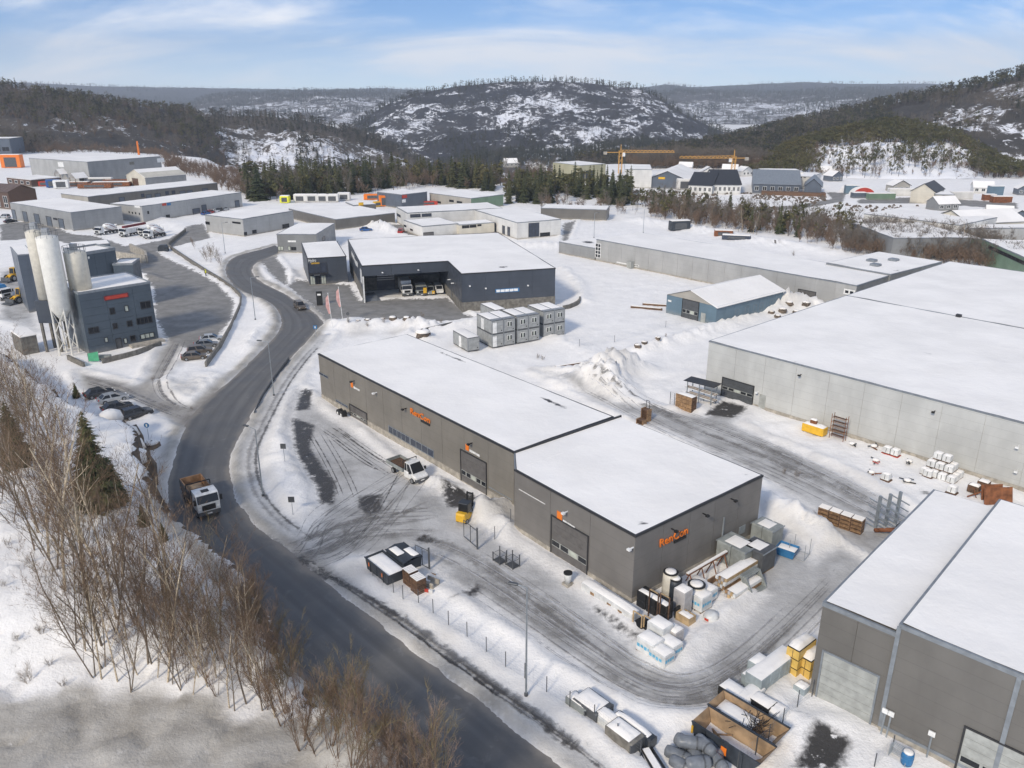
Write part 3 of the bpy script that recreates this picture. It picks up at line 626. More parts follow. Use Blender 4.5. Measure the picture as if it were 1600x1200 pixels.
P_SPR = [proto('spruce', spruce_mesh(k, 12, 2.2, 9, 7), ('bark_dark', 'pine_dark')) for k in (1, 2)]
P_PIN = [proto('pine', pine_mesh(k, 10, 70, 2.4), ('bark_dark', 'pine_dark')) for k in (3, 4)]
P_PING = [proto('pine', pine_mesh(k, 10, 90, 2.6), ('bark_dark', 'pine')) for k in (5, 6)]
P_BAR = [proto('bare_tree', bare_mesh(k, 10, 2, .6, .8, .05, 1, .010, n0=8, tlen=1.4), ('twig_far', 'twig_far')) for k in (7, 8, 9)]
P_MTN = [proto('bare_tree', bare_mesh(k, 10, 2, .6, .8, .05, 1, .010, n0=8, tlen=1.4), ('twig_mountain', 'twig_mountain')) for k in (7, 9)]
P_BRN = [proto('bare_tree', bare_mesh(k, 7, 2, .5, 1.2, .045, 3, .010, n0=6, tlen=1.4), ('brush_far', 'brush_far')) for k in (10, 11)]

# ================================================================ hills
def hillmat(name, rock_a, rock_b, lo, hi, sc_=.03, stretch=(1, 1, 1), snowc=(.80, .81, .84)):
    s = N(name); n1 = s.noise(sc_, 8, .66, 'World', stretch, .6); n2 = s.noise(sc_*5, 6, .7, 'World', stretch, .4); n3 = s.noise(sc_*.3, 4, .5, 'World')
    nn = s.n('ShaderNodeSeparateXYZ'); s.l(s.geo.outputs['Normal'], nn.inputs[0])
    k = s.math('ADD', s.math('ADD', s.math('MULTIPLY', n1, .9), s.math('MULTIPLY', n2, .8)), s.math('ADD', s.math('MULTIPLY', nn.outputs[2], .35), s.math('ADD', s.math('MULTIPLY', s.attr('snowy'), .6), s.math('MULTIPLY', s.math('SUBTRACT', n3, .5), .55))))
    rock = s.mix(s.rng(n3, .35, .65), rock_a, rock_b); rock = s.mix(s.rng(n2, .4, .7, 0, .6), rock, mul(rock_a, .5))
    s.set(col=s.mix(s.rng(k, lo, hi), rock, snowc), rough=.9, spec=.1); s.bump(s.math('ADD', n1, s.math('MULTIPLY', n2, .5)), 1.2/sc_*.03, 1.); return s.m
hillmat('mountain', (.045, .047, .055), (.075, .074, .078), 1.26, 1.34, .030, (1, 1, .8))
hillmat('hill_rock', (.06, .056, .052), (.10, .085, .07), 1.29, 1.40, .035, (1, 1, .7))
hillmat('hill_rock2', (.07, .066, .06), (.12, .10, .085), 1.22, 1.33, .05, (1, 1, .6))
hillmat('knoll_rock', (.10, .08, .065), (.18, .14, .10), 1.19, 1.29, .10, (1, 1, .5), (.84, .84, .85))
hillmat('far_hill', (.055, .06, .06), (.085, .085, .085), 1.55, 1.68, .004)
def hill(name, m, crest, base, amp, fq, back=(400, 80), nu=160, nv=60, shape=1.0, snowy=lambda u, v, n: 0*v, seed=0):
    """hillside lofted from a foot line (px, distance, height) to a crest line (px, py, distance), then down its back"""
    C = np.array([far(*c) for c in crest]); 
    Bp = np.array([((px-800)/F*(d*CP-(z-HC)*SP), d, z) for px, d, z in base])
    def rs(P, px):
        return np.c_[[np.interp(pu, px, P[:, k]) for k in range(3)]].T
    pu = np.linspace(crest[0][0], crest[-1][0], nu); c = rs(C, [q[0] for q in crest]); b = rs(Bp, [q[0] for q in base])
    v = np.linspace(0, 1.35, nv)[:, None]; vv = np.clip(v, 0, 1); w = np.clip((v-1)/.35, 0, 1)
    X = b[None,:,0]*(1-vv)+c[None,:,0]*vv; Y = b[None,:,1]*(1-vv)+c[None,:,1]*vv + w*back[0]; X = X*(1+w*back[0]/np.maximum(Y, 1))
    s_ = vv**shape; Z = b[None,:,2]*(1-s_)+c[None,:,2]*s_ - (w**1.3)*back[1]
    nz = (fbm(X*fq, Y*fq*1.3, 5, seed)-.5) + .5*(np.abs(fbm(X*fq*2.3, Y*fq*2.3, 4, seed+9)-.5)*2-.35)
    Z = Z + amp*nz*np.clip(np.sin(np.pi*np.clip(v*.98, 0, 1))**.7+.10, 0, 1)
    U = np.broadcast_to(np.linspace(0, 1, nu)[None, :], X.shape); VV = np.broadcast_to(v, X.shape)
    me = grid_mesh(name, X, Y, Z, m, dict(snowy=snowy(U, VV, fbm(X*fq*1.5, Y*fq*1.5, 4, seed+3))), smooth=True); o = link(name, me); o['kind'] = 'structure'
    def sample(n, dens, cut=1.12):
        u, v_ = rng.random(n), rng.random(n)*cut; i = u*(nu-1); j = v_/1.35*(nv-1); i0 = np.minimum(i.astype(int), nu-2); j0 = np.minimum(j.astype(int), nv-2); a, e = i-i0, j-j0
        g = lambda A: (A[j0,i0]*(1-a)+A[j0,i0+1]*a)*(1-e)+(A[j0+1,i0]*(1-a)+A[j0+1,i0+1]*a)*e
        x, y, z = g(X), g(Y), g(Z); k = rng.random(n) < dens(u, v_, fbm(x*fq*2, y*fq*2, 4, seed+5)); return np.c_[x, y, z][k]
    return sample
CF = (0, 0, 1.0)
s0 = hill('hill', 'far_hill', [(-700,118,6500),(-300,122,6500),(0,127,6500),(60,130,6600),(150,134,6600),(300,137,6800),(470,140,6800),(540,139,6800),(600,137,6800),(680,141,6800),(900,141,6600),(1000,137,6500),(1040,131,6300),(1085,136,6300),(1200,130,6200),(1260,128,6200),(1330,131,6200),(1460,130,6000),(1500,133,6000),(1600,128,6000),(2100,120,6000)],
      [(-700,3200,-62),(2100,3200,-62)], 60, .0012, (900, 150), 220, 40, .8, seed=2)
f0 = s0(14000, lambda u, v, n: sstep(.40, .55, n)*np.clip(v*1.3, .1, 1))
s1 = hill('hill', 'hill_rock', [(230,190,3840),(300,160,4000),(330,150,4160),(420,145,4320),(500,142,4320),(560,141,4400),(620,143,4480),(700,150,4640),(760,165,4640)], [(230,2900,-62),(760,2900,-62)], 54, .0026, (800, 140), 140, 50, .8, lambda u, v, n: .18*(v < .6), 4)
f1 = s1(8000, lambda u, v, n: np.where(v > .72, .95, sstep(.42, .58, n)*.75))
s2 = hill('hill', 'hill_rock', [(960,190,4160),(1010,150,4320),(1060,142,4480),(1150,143,4640),(1220,144,4480),(1290,140,4320),(1360,138,4160),(1440,142,4000),(1520,150,4000)], [(960,2900,-62),(1520,2900,-62)], 54, .0026, (800, 140), 140, 50, .8, lambda u, v, n: .2*(v < .5), 6)
f2 = s2(8000, lambda u, v, n: np.where(v > .7, .95, sstep(.40, .56, n)*.8))
s3 = hill('mountain', 'mountain', [(520,215,1500),(560,190,1560),(600,165,1620),(640,148,1680),(690,139,1700),(740,132,1720),(800,127,1740),(860,127,1740),(920,129,1740),(965,136,1720),(1000,140,1700),(1030,152,1680),(1060,172,1640),(1100,192,1600),(1150,214,1560),(1200,232,1540)],
      [(520,1180,-62),(700,1150,-62),(900,1120,-62),(1200,1150,-62)], 30, .009, (500, 90), 220, 110, .72, lambda u, v, n: .10*np.sin(np.clip(v, 0, 1)*3.1)+.22*(n-.5)-.9*(v > 1), 8)
f3 = np.r_[s3(5000, lambda u, v, n: np.where(v > .92, .95, np.where(v < .22, .9*sstep(.35, .5, n), .10*sstep(.5, .62, n)+.8*(u > .86)+.5*(u < .10))))]
b3 = s3(14000, lambda u, v, n: np.where((v < .9), .30*sstep(.42, .58, n)+.04+.3*(v < .35), .1))
s4 = hill('hill', 'hill_rock', [(-400,120,900),(0,139,900),(60,146,900),(130,155,920),(200,166,950),(250,171,960),(300,176,980),(330,192,1000),(370,220,1020),(420,262,1040)], [(-400,650,-4),(0,650,-6),(100,640,-8),(200,640,-20),(300,650,-50),(420,800,-62)], 24, .012, (300, 60), 160, 70, .8, lambda u, v, n: .12*(v < .45)+.25*(n-.5)-.4*(v > .75), 12)
f4 = s4(5200, lambda u, v, n: np.where(v > .62, .85*sstep(.25, .42, n), .30*sstep(.48, .6, n)))
b4 = s4(12000, lambda u, v, n: np.where(v > .55, .5, .45*sstep(.36, .5, n)+.5*(v < .2)))
s5 = hill('hill', 'hill_rock2', [(300,215,1000),(330,178,1040),(370,182,1060),(410,181,1060),(470,186,1040),(500,192,1040),(540,204,1040),(590,220,1040),(640,242,1040),(690,272,1040)], [(300,760,-60),(480,740,-60),(690,820,-60)], 16, .018, (200, 60), 140, 70, .75, lambda u, v, n: .22*np.sin(np.clip((v-.1)/.75, 0, 1)*3.14)+.2*(n-.5)-.5*(v > .86), 14)
f5 = s5(2600, lambda u, v, n: np.where(v > .80, .9, np.where(np.abs(u-.47) < .05, .8, .12*sstep(.45, .6, n))))
b5 = s5(3600, lambda u, v, n: np.where(v > .5, .55*sstep(.38, .5, n), .2))
s6 = hill('hill', 'hill_rock', [(900,252,760),(1000,244,800),(1060,236,830),(1120,224,860),(1180,208,880),(1240,194,900),(1300,181,900),(1360,168,900),(1420,154,880),(1480,141,860),(1540,128,830),(1600,114,800),(1800,80,760)], [(900,700,-30),(1100,680,-10),(1300,640,0),(1600,600,0),(1800,560,0)], 20, .014, (300, 60), 180, 80, .78, lambda u, v, n: .22*sstep(.58, .72, u+.3*(n-.5))*(v < .9)-.35*(u < .5), 16)
f6 = s6(8000, lambda u, v, n: np.where(v > .86, .9, np.where(u < .55, .75*sstep(.22, .4, n), .14*sstep(.45, .6, n))))
b6 = s6(8000, lambda u, v, n: np.where(u > .5, .35*sstep(.38, .52, n), .4))
s7 = hill('hill', 'knoll_rock', [(1165,285,560),(1200,258,560),(1240,234,570),(1290,218,580),(1340,206,590),(1400,200,600),(1460,208,600),(1500,222,600),(1540,246,600),(1580,268,590),(1640,280,580)], [(1165,470,-1),(1300,455,0),(1400,450,0),(1500,450,0),(1640,455,0)], 9, .035, (120, 30), 160, 90, .7, lambda u, v, n: .40*np.exp(-((u-.5)/.24)**2)*(v < .82)+.3*(n-.5)+.12, 18)
f7 = s7(5200, lambda u, v, n: np.where(v > .68+.12*np.sin(u*9), .8, np.where(u < .22, .40, np.where(u > .74, .40, .08)))*sstep(.15, .35, n+.2*(v > .8)))
b7 = s7(3600, lambda u, v, n: .30*sstep(.4, .6, n)+.25*(u > .75)+.3*(u < .25))
s8 = hill('hill', 'mountain', [(690,262,1130),(720,246,1150),(800,240,1160),(900,238,1150),(940,232,1140),(1000,222,1140),(1080,236,1100),(1120,250,1080)], [(690,1020,-61),(900,940,-62),(1120,900,-50)], 10, .02, (120, 25), 100, 40, .8, lambda u, v, n: .05+0*v, 20)
f8 = s8(2600, lambda u, v, n: np.where(v > .55, .95, .35*sstep(.4, .6, n)))
def sz(n, a, b): return rng.uniform(a, b, n)
forest('forest', 'dark conifers on the far blue ridges along the horizon', f0, sz(len(f0), 1.2, 2.4), P_SPR+P_PIN, (1,1,2,2))
forest('forest', 'conifer wood on the middle-distance ridge left of the mountain', f1, sz(len(f1), 1.1, 2.0), P_SPR+P_PIN, (1,1,2,2))
forest('forest', 'conifer wood on the middle-distance ridge right of the mountain', f2, sz(len(f2), 1.1, 2.0), P_SPR+P_PIN, (1,1,2,2))
forest('forest', 'dark pines along the crest and foot of the snowy rock mountain', f3, sz(len(f3), .75, 1.25), P_SPR+P_PIN, (1,1,2,2))
forest('forest', 'bare grey birches clinging to the face of the rock mountain', b3, sz(len(b3), .5, .95), P_MTN, (1,1))
forest('forest', 'pines on the left hillside behind the industrial estate', f4, sz(len(f4), .7, 1.15), P_PIN+P_PING+P_SPR, (2,2,3,3,.6,.6))
forest('forest', 'leafless wood on the left hillside', b4, sz(len(b4), .6, 1.1), P_BAR+P_BRN, (1,1,1,1,1))
forest('forest', 'dark trees on the low rocky hill beyond the spruces', f5, sz(len(f5), .6, 1.0), P_SPR+P_PIN, (1,1,2,2))
forest('forest', 'bare trees on the low rocky hill beyond the spruces', b5, sz(len(b5), .6, 1.0), P_BAR, (1,1,1))
forest('forest', 'dark wood on the right hillside below the crags', f6, sz(len(f6), .65, 1.1), P_PIN+P_SPR+P_PING, (3,3,.7,.7,1,1))
forest('forest', 'leafless trees on the right hillside crags', b6, sz(len(b6), .6, 1.0), P_BAR, (1,1,1))
forest('forest', 'olive green pines crowning the snowy knoll on the right', f7, sz(len(f7), .55, .95), P_PING, (1,1))
forest('forest', 'brown leafless bushes on the snowy knoll', b7, sz(len(b7), .4, .8), P_BRN+P_BAR, (2,2,1,1,1))
forest('forest', 'dark conifers on the low ridge behind the tower cranes', f8, sz(len(f8), .8, 1.2), P_SPR+P_PIN, (2,2,1,1))
# brown scrub and woods on the edge of the plateau and in the valley
def scatter(poly, n, dens=None, z=None):
    W = np.array(wp(poly)); lo, hi = W.min(0), W.max(0); p = rng.uniform(lo, hi, (n, 2)); p = p[polysd(W, p[:,0], p[:,1]) > 0]
    if dens is not None: p = p[rng.random(len(p)) < dens(fbm(p[:,0]*.06, p[:,1]*.06, 3, 91))]
    return np.c_[p, [gz(a, b) for a, b in p]]
b9 = np.r_[scatter([(255,246),(300,262),(380,272),(400,290),(395,312),(345,300),(330,284),(262,268)], 1900), scatter([(-60,236),(250,232),(262,246),(150,240),(60,240),(-60,244)], 900, lambda n: .7*(n > .4))]
forest('brushwood', 'dense rust-brown leafless brushwood behind the left warehouses', b9, sz(len(b9), .55, 1.0), P_BRN, (1,1), 'brushwood')
b10 = np.r_[scatter([(975,256),(1170,257),(1215,264),(1100,264),(1000,264)], 1100), scatter([(690,268),(860,262),(870,280),(700,290)], 500, lambda n: .7*(n > .4))]
forest('brushwood', 'brown leafless wood below the tower cranes', b10, sz(len(b10), .7, 1.15), P_BRN+P_BAR, (2,2,1,1,1), 'brushwood')
b11 = np.r_[scatter([(1290,372),(1380,372),(1530,385),(1600,408),(1600,432),(1500,415),(1380,402),(1290,394)], 2600, lambda n: .7*(n > .36)), scatter([(840,318),(1000,322),(1150,352),(1250,366),(1250,380),(1100,358),(980,338),(840,330)], 500, lambda n: .8*(n > .42))]
forest('brushwood', 'reddish brown birch scrub along the back of the snowy lots', b11, sz(len(b11), .35, .75), P_BRN+P_BAR, (2,2,1,1,1), 'brushwood')
b12 = scatter([(985,314),(1120,332),(1290,352),(1420,376),(1420,392),(1290,384),(1120,358),(985,334)], 2400, lambda n: .8*(n > .36))
forest('brushwood', 'thin brown birch scrub between the field and the far road', b12, sz(len(b12), .35, .85), P_BRN+P_BAR+P_PING, (2,2,1,1,1,.5,.5), 'brushwood')
def stone_proto(k):
    R = random.Random(k); q = MB(); v = [(R.uniform(.6,1.2)*math.cos(t)*r_, R.uniform(.6,1.2)*math.sin(t)*r_, z*R.uniform(.7,1.2)) for r_, z in ((1,0),(.9,.5),(.4,.95)) for t in (0,1.05,2.1,3.15,4.2,5.25)]
    return bpy.data.objects.new('stone', two([q.add(v, [(j*6+i, j*6+(i+1) % 6, (j+1)*6+(i+1) % 6, (j+1)*6+i) for j in (0,1) for i in range(6)]+[tuple(range(12,18))])], ['rock']))
P_ST = [stone_proto(k) for k in (1, 2, 3)]
st = np.r_[scatter([(985,298),(1080,300),(1290,306),(1290,322),(1180,330),(1060,328),(985,318)], 1500, lambda n: .8*(n > .45)), scatter([(1300,318),(1600,326),(1600,338),(1300,330)], 500, lambda n: .6*(n > .45))]
forest('rubble', 'dark rock rubble showing through the snow of the far slopes', st, sz(len(st), .25, .9), P_ST, (1,1,1), 'rubble')
def bank(crest, d, d0, z0=-.3): hill('earth_bank', 'earth', crest, [(crest[0][0], d0, z0), (crest[-1][0], d0, z0)], 1.6, .15, (12, 6), 60, 20, .7, seed=31)
bank([(1058,326,392),(1085,312,392),(1110,305,394),(1135,304,394),(1155,310,392),(1170,322,390)], 0, 366); bank([(1345,333,372),(1352,321,378),(1400,320,380),(1428,323,378),(1436,334,372)], 0, 352); bank([(1480,328,372),(1500,318,378),(1560,322,378),(1600,330,372),(1640,340,370)], 0, 344)
b13 = scatter([(384,318),(560,306),(690,292),(785,300),(785,286),(560,284),(384,292)], 420)
forest('brushwood', 'bare brown trees mixed into the spruce belt behind the middle halls', b13, sz(len(b13), .7, 1.2), P_BAR+P_BRN+P_PING, (1,1,1,1,1,.6,.6), 'brushwood')
# frozen lake in the valley
q = MB(); W = [((px-800)/F*(d*CP+(HC+61)*SP), d, -61.2) for px, d in ((672,1010),(690,1090),(720,1140),(790,1150),(830,1100),(790,1000),(720,985))]
q.add(W, [tuple(range(len(W)))[::-1]]); lk = q.build('lake', 'snow'); lk['kind'] = 'structure'
# ================================================================ buildings
RF = {'front': (math.pi/2, 0, 0), 'right': (math.pi/2, 0, math.pi/2), 'left': (math.pi/2, 0, -math.pi/2)}
class Hall:
    """box building; O, U, V are the roof corners (left, near, right) at height H"""
    def __init__(s, name, label, O, U, V, H, cat='building', group=None, ext=0., dep=None, zb=0.):
        O, U, V = (at(*p, H) if not isinstance(p, Vector) else p for p in (O, U, V))
        u = U-O; s.L = u.length+ext; s.rz = math.atan2(u.y, u.x); n = Vector((-math.sin(s.rz), math.cos(s.rz), 0)); s.D = dep or (V-U).dot(n); s.H = H
        s.root = T(name, label, cat, (O.x, O.y, zb), s.rz, group); s.o = Vector((O.x, O.y, zb)); s.inv = (Matrix.Translation(s.o) @ Matrix.Rotation(s.rz, 4, 'Z')).inverted()
    def pt(s, face, px, py):
        """(along, height) on a wall of the spot shown at this pixel"""
        a = s.inv @ Vector((0, 0, HC)); d = (s.inv.to_3x3() @ Vector(ray(px, py)))
        if face == 'front': t = -a.y/d.y; q = a+d*t; return q.x, q.z
        t = ((s.L if face == 'right' else 0)-a.x)/d.x; q = a+d*t; return q.y, q.z
    def fb(s, face, a0, a1, z0, z1, d0, d1):
        if face == 'front': return (a0, a1, -d1, -d0, z0, z1)
        if face == 'right': return (s.L+d0, s.L+d1, a0, a1, z0, z1)
        return (-d1, -d0, a0, a1, z0, z1)
    def loc(s, face, a, z, d):
        return {'front': (a, -d, z), 'right': (s.L+d, a, z), 'left': (-d, s.D-a if False else a, z)}[face]
    def shell(s, wall, front=1, right=1, left=1, plinth=.5, trim='trim_dark', roof=True, bare=(), pl='concrete', snow_h=.1, par=.07, rn=None, wall2=None, skip=()):
        R, L, D, H = s.root, s.L, s.D, s.H
        B(R, 'wall', wall, .06, L-.06, .06, D-.03, 0, H-.04)
        for face, n, ln in (('front', front, L), ('right', right, D), ('left', left, D)):
            if not n: continue
            w = ln/n; me = None
            for i in range(n):
                if me is None:
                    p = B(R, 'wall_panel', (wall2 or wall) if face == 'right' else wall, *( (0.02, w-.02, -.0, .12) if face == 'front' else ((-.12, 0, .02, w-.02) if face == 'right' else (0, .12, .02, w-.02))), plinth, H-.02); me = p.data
                else: p = link('wall_panel', me, R)
                p.location = (w*i, 0, 0) if face == 'front' else ((L if face == 'right' else 0), w*i, 0)
        if plinth: B(R, 'plinth', pl, -.04, L+.04, -.04, D+.04, -.3, plinth-.01)
        t = .16
        for k_, (nm, a) in enumerate((('parapet', (-.05, L+.05, -.05, t)), ('parapet', (-.05, L+.05, D-t, D+.05)), ('parapet', (-.05, t, t+.005, D-t-.005)), ('parapet', (L-t, L+.05, t+.005, D-t-.005)))):
            if k_ not in skip: B(R, nm, trim, *a, H-.14, H+par)
        if roof: s.snow(t, L-t, t, D-t, H, bare, snow_h, rn)
        return s
    def snow(s, x0, x1, y0, y1, z, bare=(), h=.1, rn=None, name='roof_snow'):
        n = rn or 1.0; nx = max(6, min(90, int((x1-x0)/n))); ny = max(6, min(90, int((y1-y0)/n)))
        X, Y = np.meshgrid(np.linspace(x0, x1, nx), np.linspace(y0, y1, ny)); sd = s.o.x*.37+s.o.y*.11
        e = np.minimum(np.minimum(X-x0, x1-X), np.minimum(Y-y0, y1-Y)); Z = z+h*.6+.16*(fbm(X*.11+sd, Y*.11, 4)-.4)+.05*(fbm(X*.6, Y*.6+sd, 3)-.5)+.10*np.exp(-e/1.2)*(fbm(X*.2+sd, Y*.2, 2)-.2)
        b = np.zeros_like(X)
        for bx_, by_, rx, ry, k in bare: b = np.maximum(b, k*np.exp(-(((X-x0)/(x1-x0)-bx_)/rx)**2-(((Y-y0)/(y1-y0)-by_)/ry)**2))
        b = np.maximum(b, .42*sstep(.56, .74, fbm(X*.05+sd, Y*.16, 4, 7)))
        Z = Z - .06*b
        return link(name, grid_mesh(name, X, Y, Z, 'roof_snow', dict(bare=b)), s.root)
    def rect(s, face, a, b):
        (s0, z1), (s1, z0) = s.pt(face, *a), s.pt(face, *b); return min(s0, s1), max(s0, s1), min(z0, z1), max(z0, z1)
    def door(s, face, a0, a1, z0, z1, m='door_grey', nsec=5, panes=0, prow=1, frame='trim_dark', label=None):
        R = s.root; d = MB()
        for q in ((a0-.14, a0, z0, z1+.14), (a1, a1+.14, z0, z1+.14), (a0+.002, a1-.002, z1, z1+.14)): d.box(*s.fb(face, *q, .0, .10))
        f = d.build('door', frame, R)
        if label: f['label'] = label
        h = (z1-z0)/nsec
        for i in range(nsec):
            B(f, 'door_section', m, *s.fb(face, a0+.005, a1-.005, z0+i*h+.012, z0+(i+1)*h-.012, .0, .045))
            if panes and i == prow:
                w = (a1-a0)/panes; B(f, 'window_strip', 'gate_grey', *s.fb(face, a0+.06, a1-.06, z0+i*h+.10*h, z0+(i+1)*h-.10*h, .045, .052))
                for k in range(panes): B(f, 'pane', 'pane_light' if k % 3 == 2 else 'glass', *s.fb(face, a0+k*w+.1, a0+(k+1)*w-.1, z0+i*h+.14*h+.05, z0+(i+1)*h-.14*h-.03, .0525, .065))
        return f
    def win(s, face, a0, a1, z0, z1, n=1, rows=1, frame='trim_dark', glass='glass', ft=.06):
        d = MB(); w = (a1-a0)/n; h = (z1-z0)/rows
        for i in range(n+1): x = a0+i*w; d.box(*s.fb(face, x-ft/2, x+ft/2, z0-ft/2, z1+ft/2, 0, .07))
        for j in range(rows+1): 
            for i in range(n): d.box(*s.fb(face, a0+i*w+ft/2+.001, a0+(i+1)*w-ft/2-.001, z0+j*h-ft/2, z0+j*h+ft/2, 0, .068))
        f = d.build('window', frame, s.root)
        for i in range(n):
            for j in range(rows): B(f, 'pane', glass, *s.fb(face, a0+i*w+ft/2, a0+(i+1)*w-ft/2, z0+j*h+ft/2, z0+(j+1)*h-ft/2, 0, .03))
        return f
    def lamp(s, face, a, z, m='black'):
        d = MB(); d.box(*s.fb(face, a-.05, a+.05, z-.05, z+.05, 0, .45)); d.box(*s.fb(face, a-.18, a+.18, z-.12, z+.06, .45, .75)); return d.build('wall_lamp', m, s.root)
    def plate(s, face, a0, a1, z0, z1, m, name='sign', d=.06): return B(s.root, name, m, *s.fb(face, a0, a1, z0, z1, 0, d))
    def txt(s, face, t, a0, z0, size, m, ext=.06, bold=.012, d=.1, name='sign_lettering', w=1.):
        o = text(s.root, name, t, size, m, s.loc(face, a0, z0, d), RF[face], ext, bold)
        x = [v.co.x for v in o.data.vertices]; o.scale[0] = w/(max(x)-min(x)); return o
    def strip(s, face, a0, a1, z0, z1, m, n=4):
        d = MB(); w = (a1-a0)/n
        for i in range(n): d.box(*s.fb(face, a0+i*w, a0+(i+1)*w*1.0-.08*w, z0+(i % 2)*.03, z1-(i % 3)*.02, 0, .05))
        return d.build('sign_strip', m, s.root)

# --- long grey-brown hall with orange lettering
h = Hall('warehouse', 'long grey-brown metal warehouse with orange RenCon lettering above the snowy yard', (497,553), (803,707), (957,651), 7.4)
h.shell('ren_wall', 10, 4, 4, .9, bare=((.30,.93,.16,.02,.9),(.62,.90,.12,.025,1.),(.82,.86,.08,.03,1.),(.93,.83,.05,.03,1.1),(.1,.96,.1,.02,.5)))
rc = h.rect('front', (641,636), (672.5,661)); 
a0, zt = h.pt('front', 641.5, 636); a1, zb = h.pt('front', 672, 660); a0b, zlow = h.pt('front', 642.5, 645.5)
h.txt('front', 'RenCon', a0, zlow, (zt-zlow)*1.38, 'orange', .05, .006, .1, w=a1-a0)
h.plate('front', a0+(a1-a0)*.55, a1, zlow-.42, zlow-.16, 'black', 'sign_bar', .12)
for (p, q) in (((547,632),(573,650)),((720.5,703),(760,752))):
    a, z = h.pt('front', *p); b, _ = h.pt('front', q[0], q[1]); z1 = z
    h.door('front', a, b, .12, z1, 'door_grey', 5, 5, 1)
for p, b in (((551,602),(562,609)), ((731.5,700),(750,709))):
    a, z = h.pt('front', *p); h.plate('front', a-.45, a+.15, z-.35, z+.4, 'orange', 'sign_badge'); c, _ = h.pt('front', *b); h.strip('front', a+.3, c, z-.35, z-.05, 'white_paint', 3)
for a, b in (((499,580),(513,594)), ((525,623),(544,640))):
    r = h.rect('front', a, b); h.win('front', r[0], r[1], max(.95, r[2]+.25), r[3]-.1, 2, 1, 'trim_grey', 'pane_blue')
for (xa, ya), (xb, yb), n in (((608,670),(641,693),5), ((642,690),(678,716),4)):
    a, z1 = h.pt('front', xa, ya); b, z0 = h.pt('front', xb, yb); h.win('front', a, b, .98, 2.0, n, 1, 'trim_grey', 'pane_blue', .1)
for p, m in (((554,595),'black'), ((589,613),'lamp_white'), ((635,638),'black'), ((738,692),'black')): h.lamp('front', *h.pt('front', *p), m)
a, z = h.pt('front', 764, 760); B(h.root, 'pipe', 'galv', *h.fb('front', a, a+4.2, z-.08, z, .0, .08)); 
LONG = h
# --- near hall
LONG.H = 7.3
h = Hall('warehouse', 'nearer grey metal warehouse block with orange RenCon lettering on its gable wall', (804,734), (993,838), (1184,740), 7.2)
h.shell('ren_wall2', 3, 5, 0, .55, skip=(2,), bare=((.92,.10,.05,.05,1.1),(.98,.5,.03,.3,.35),(.94,.93,.03,.04,1.),(.55,.9,.25,.03,.35)))
a, z = h.pt('front', 863, 806); b, _ = h.pt('front', 918, 862); h.door('front', a, b, .1, z, 'door_grey', 5, 4, 1)
a, z = h.pt('front', 876, 806); h.plate('front', a-.5, a+.25, z-.45, z+.4, 'orange', 'sign_badge'); c, _ = h.pt('front', 899, 818); h.strip('front', a+.4, c, z-.55, z-.25, 'white_paint', 3)
h.lamp('front', *h.pt('front', 887, 799), 'lamp_white')
a, z = h.pt('front', 811, 764); b, _ = h.pt('front', 852, 787); B(h.root, 'rail', 'trim_white', *h.fb('front', a, b, z-.05, z+.03, 0, .05))
a0, z0 = h.pt('right', 1028.5, 855); a1, z1 = h.pt('right', 1073, 824); _, zt = h.pt('right', 1030, 842)
sz_ = (zt-z0)*1.38; h.txt('right', 'RenCon', a0, z0, sz_, 'orange', .05, .006, .1, w=a1-a0)
h.plate('right', a0+(a1-a0)*.55, a1-.1, z0-.42, z0-.16, 'black', 'sign_bar', .12)
for p in ((1049,826), (1098,802), (1142,779)): h.lamp('right', *h.pt('right', *p))
h.lamp('front', h.L-.15, h.pt('front', 990, 855)[1], 'lamp_white')
r = h.rect('right', (1155,824), (1163,831)); h.plate('right', *r, 'galv', 'vent')
a, _ = h.pt('right', 1126, 850); B(h.root, 'downpipe', 'galv', *h.fb('right', a, a+.12, .6, 4.5, 0, .12))
c = h.inv @ at(803,707,7.4); gx, gy = -c.x, c.y; D = h.D     # splayed corner that joins the two halls
MB().prism([(.05,.02),(.05,D-.02),(-gx,D-.02),(-gx,gy+.05)], 0, 7.16).build('wall', 'ren_wall2', h.root)
MB().prism([(.17,.17),(.17,D-.16),(-gx+.1,D-.16),(-gx+.1,gy+.15)], 7.165, 7.30).build('roof_snow', 'snow', h.root)
MB().box(-gx-.06,-gx+.1,gy,D,7.1,7.52).build('flashing', 'trim_dark', h.root); MB().prism([(0,0),(.12,.06),(-gx+.1,gy+.12),(-gx,gy+.02)], 7.0, 7.36).build('parapet', 'trim_grey', h.root)
NEAR = h
# --- big light grey hall on the right, and the hall joined behind it
h = Hall('warehouse', 'huge pale grey panel warehouse filling the right edge, with a dark roller door', (1108,533), (1600,661), (1700,620), 8.4, ext=16)
h.D = (at(1324,463,8.4)-at(1108,533,8.4)).length
h.shell('light_wall', 12, 0, 3, .5, 'trim_grey', bare=((.42,.42,.05,.012,.95),(.36,.5,.16,.05,.45),(.7,.35,.2,.04,.4),(.93,.30,.1,.05,.5)))
a, z = h.pt('front', 1130, 590); b, _ = h.pt('front', 1177, 612); h.door('front', a, b, .1, z, 'door_dark', 5, 5, 2)
r = h.rect('front', (1186,628), (1194,645)); B(h.root, 'door', 'gate_grey', *h.fb('front', r[0], r[1], .2, 2.3, 0, .06))
for p in ((1252,585), (1461,642)): h.lamp('front', *h.pt('front', *p))
for p in ((1592,697), (1590,735), (1185,612)): h.lamp('front', *h.pt('front', *p), 'lamp_white')
for f in (.34, .62): B(h.root, 'roof_vent', 'trim_dark', h.L*f-.4, h.L*f+.4, h.D-.6, h.D+.1, 8.5, 8.95)
BIG = h
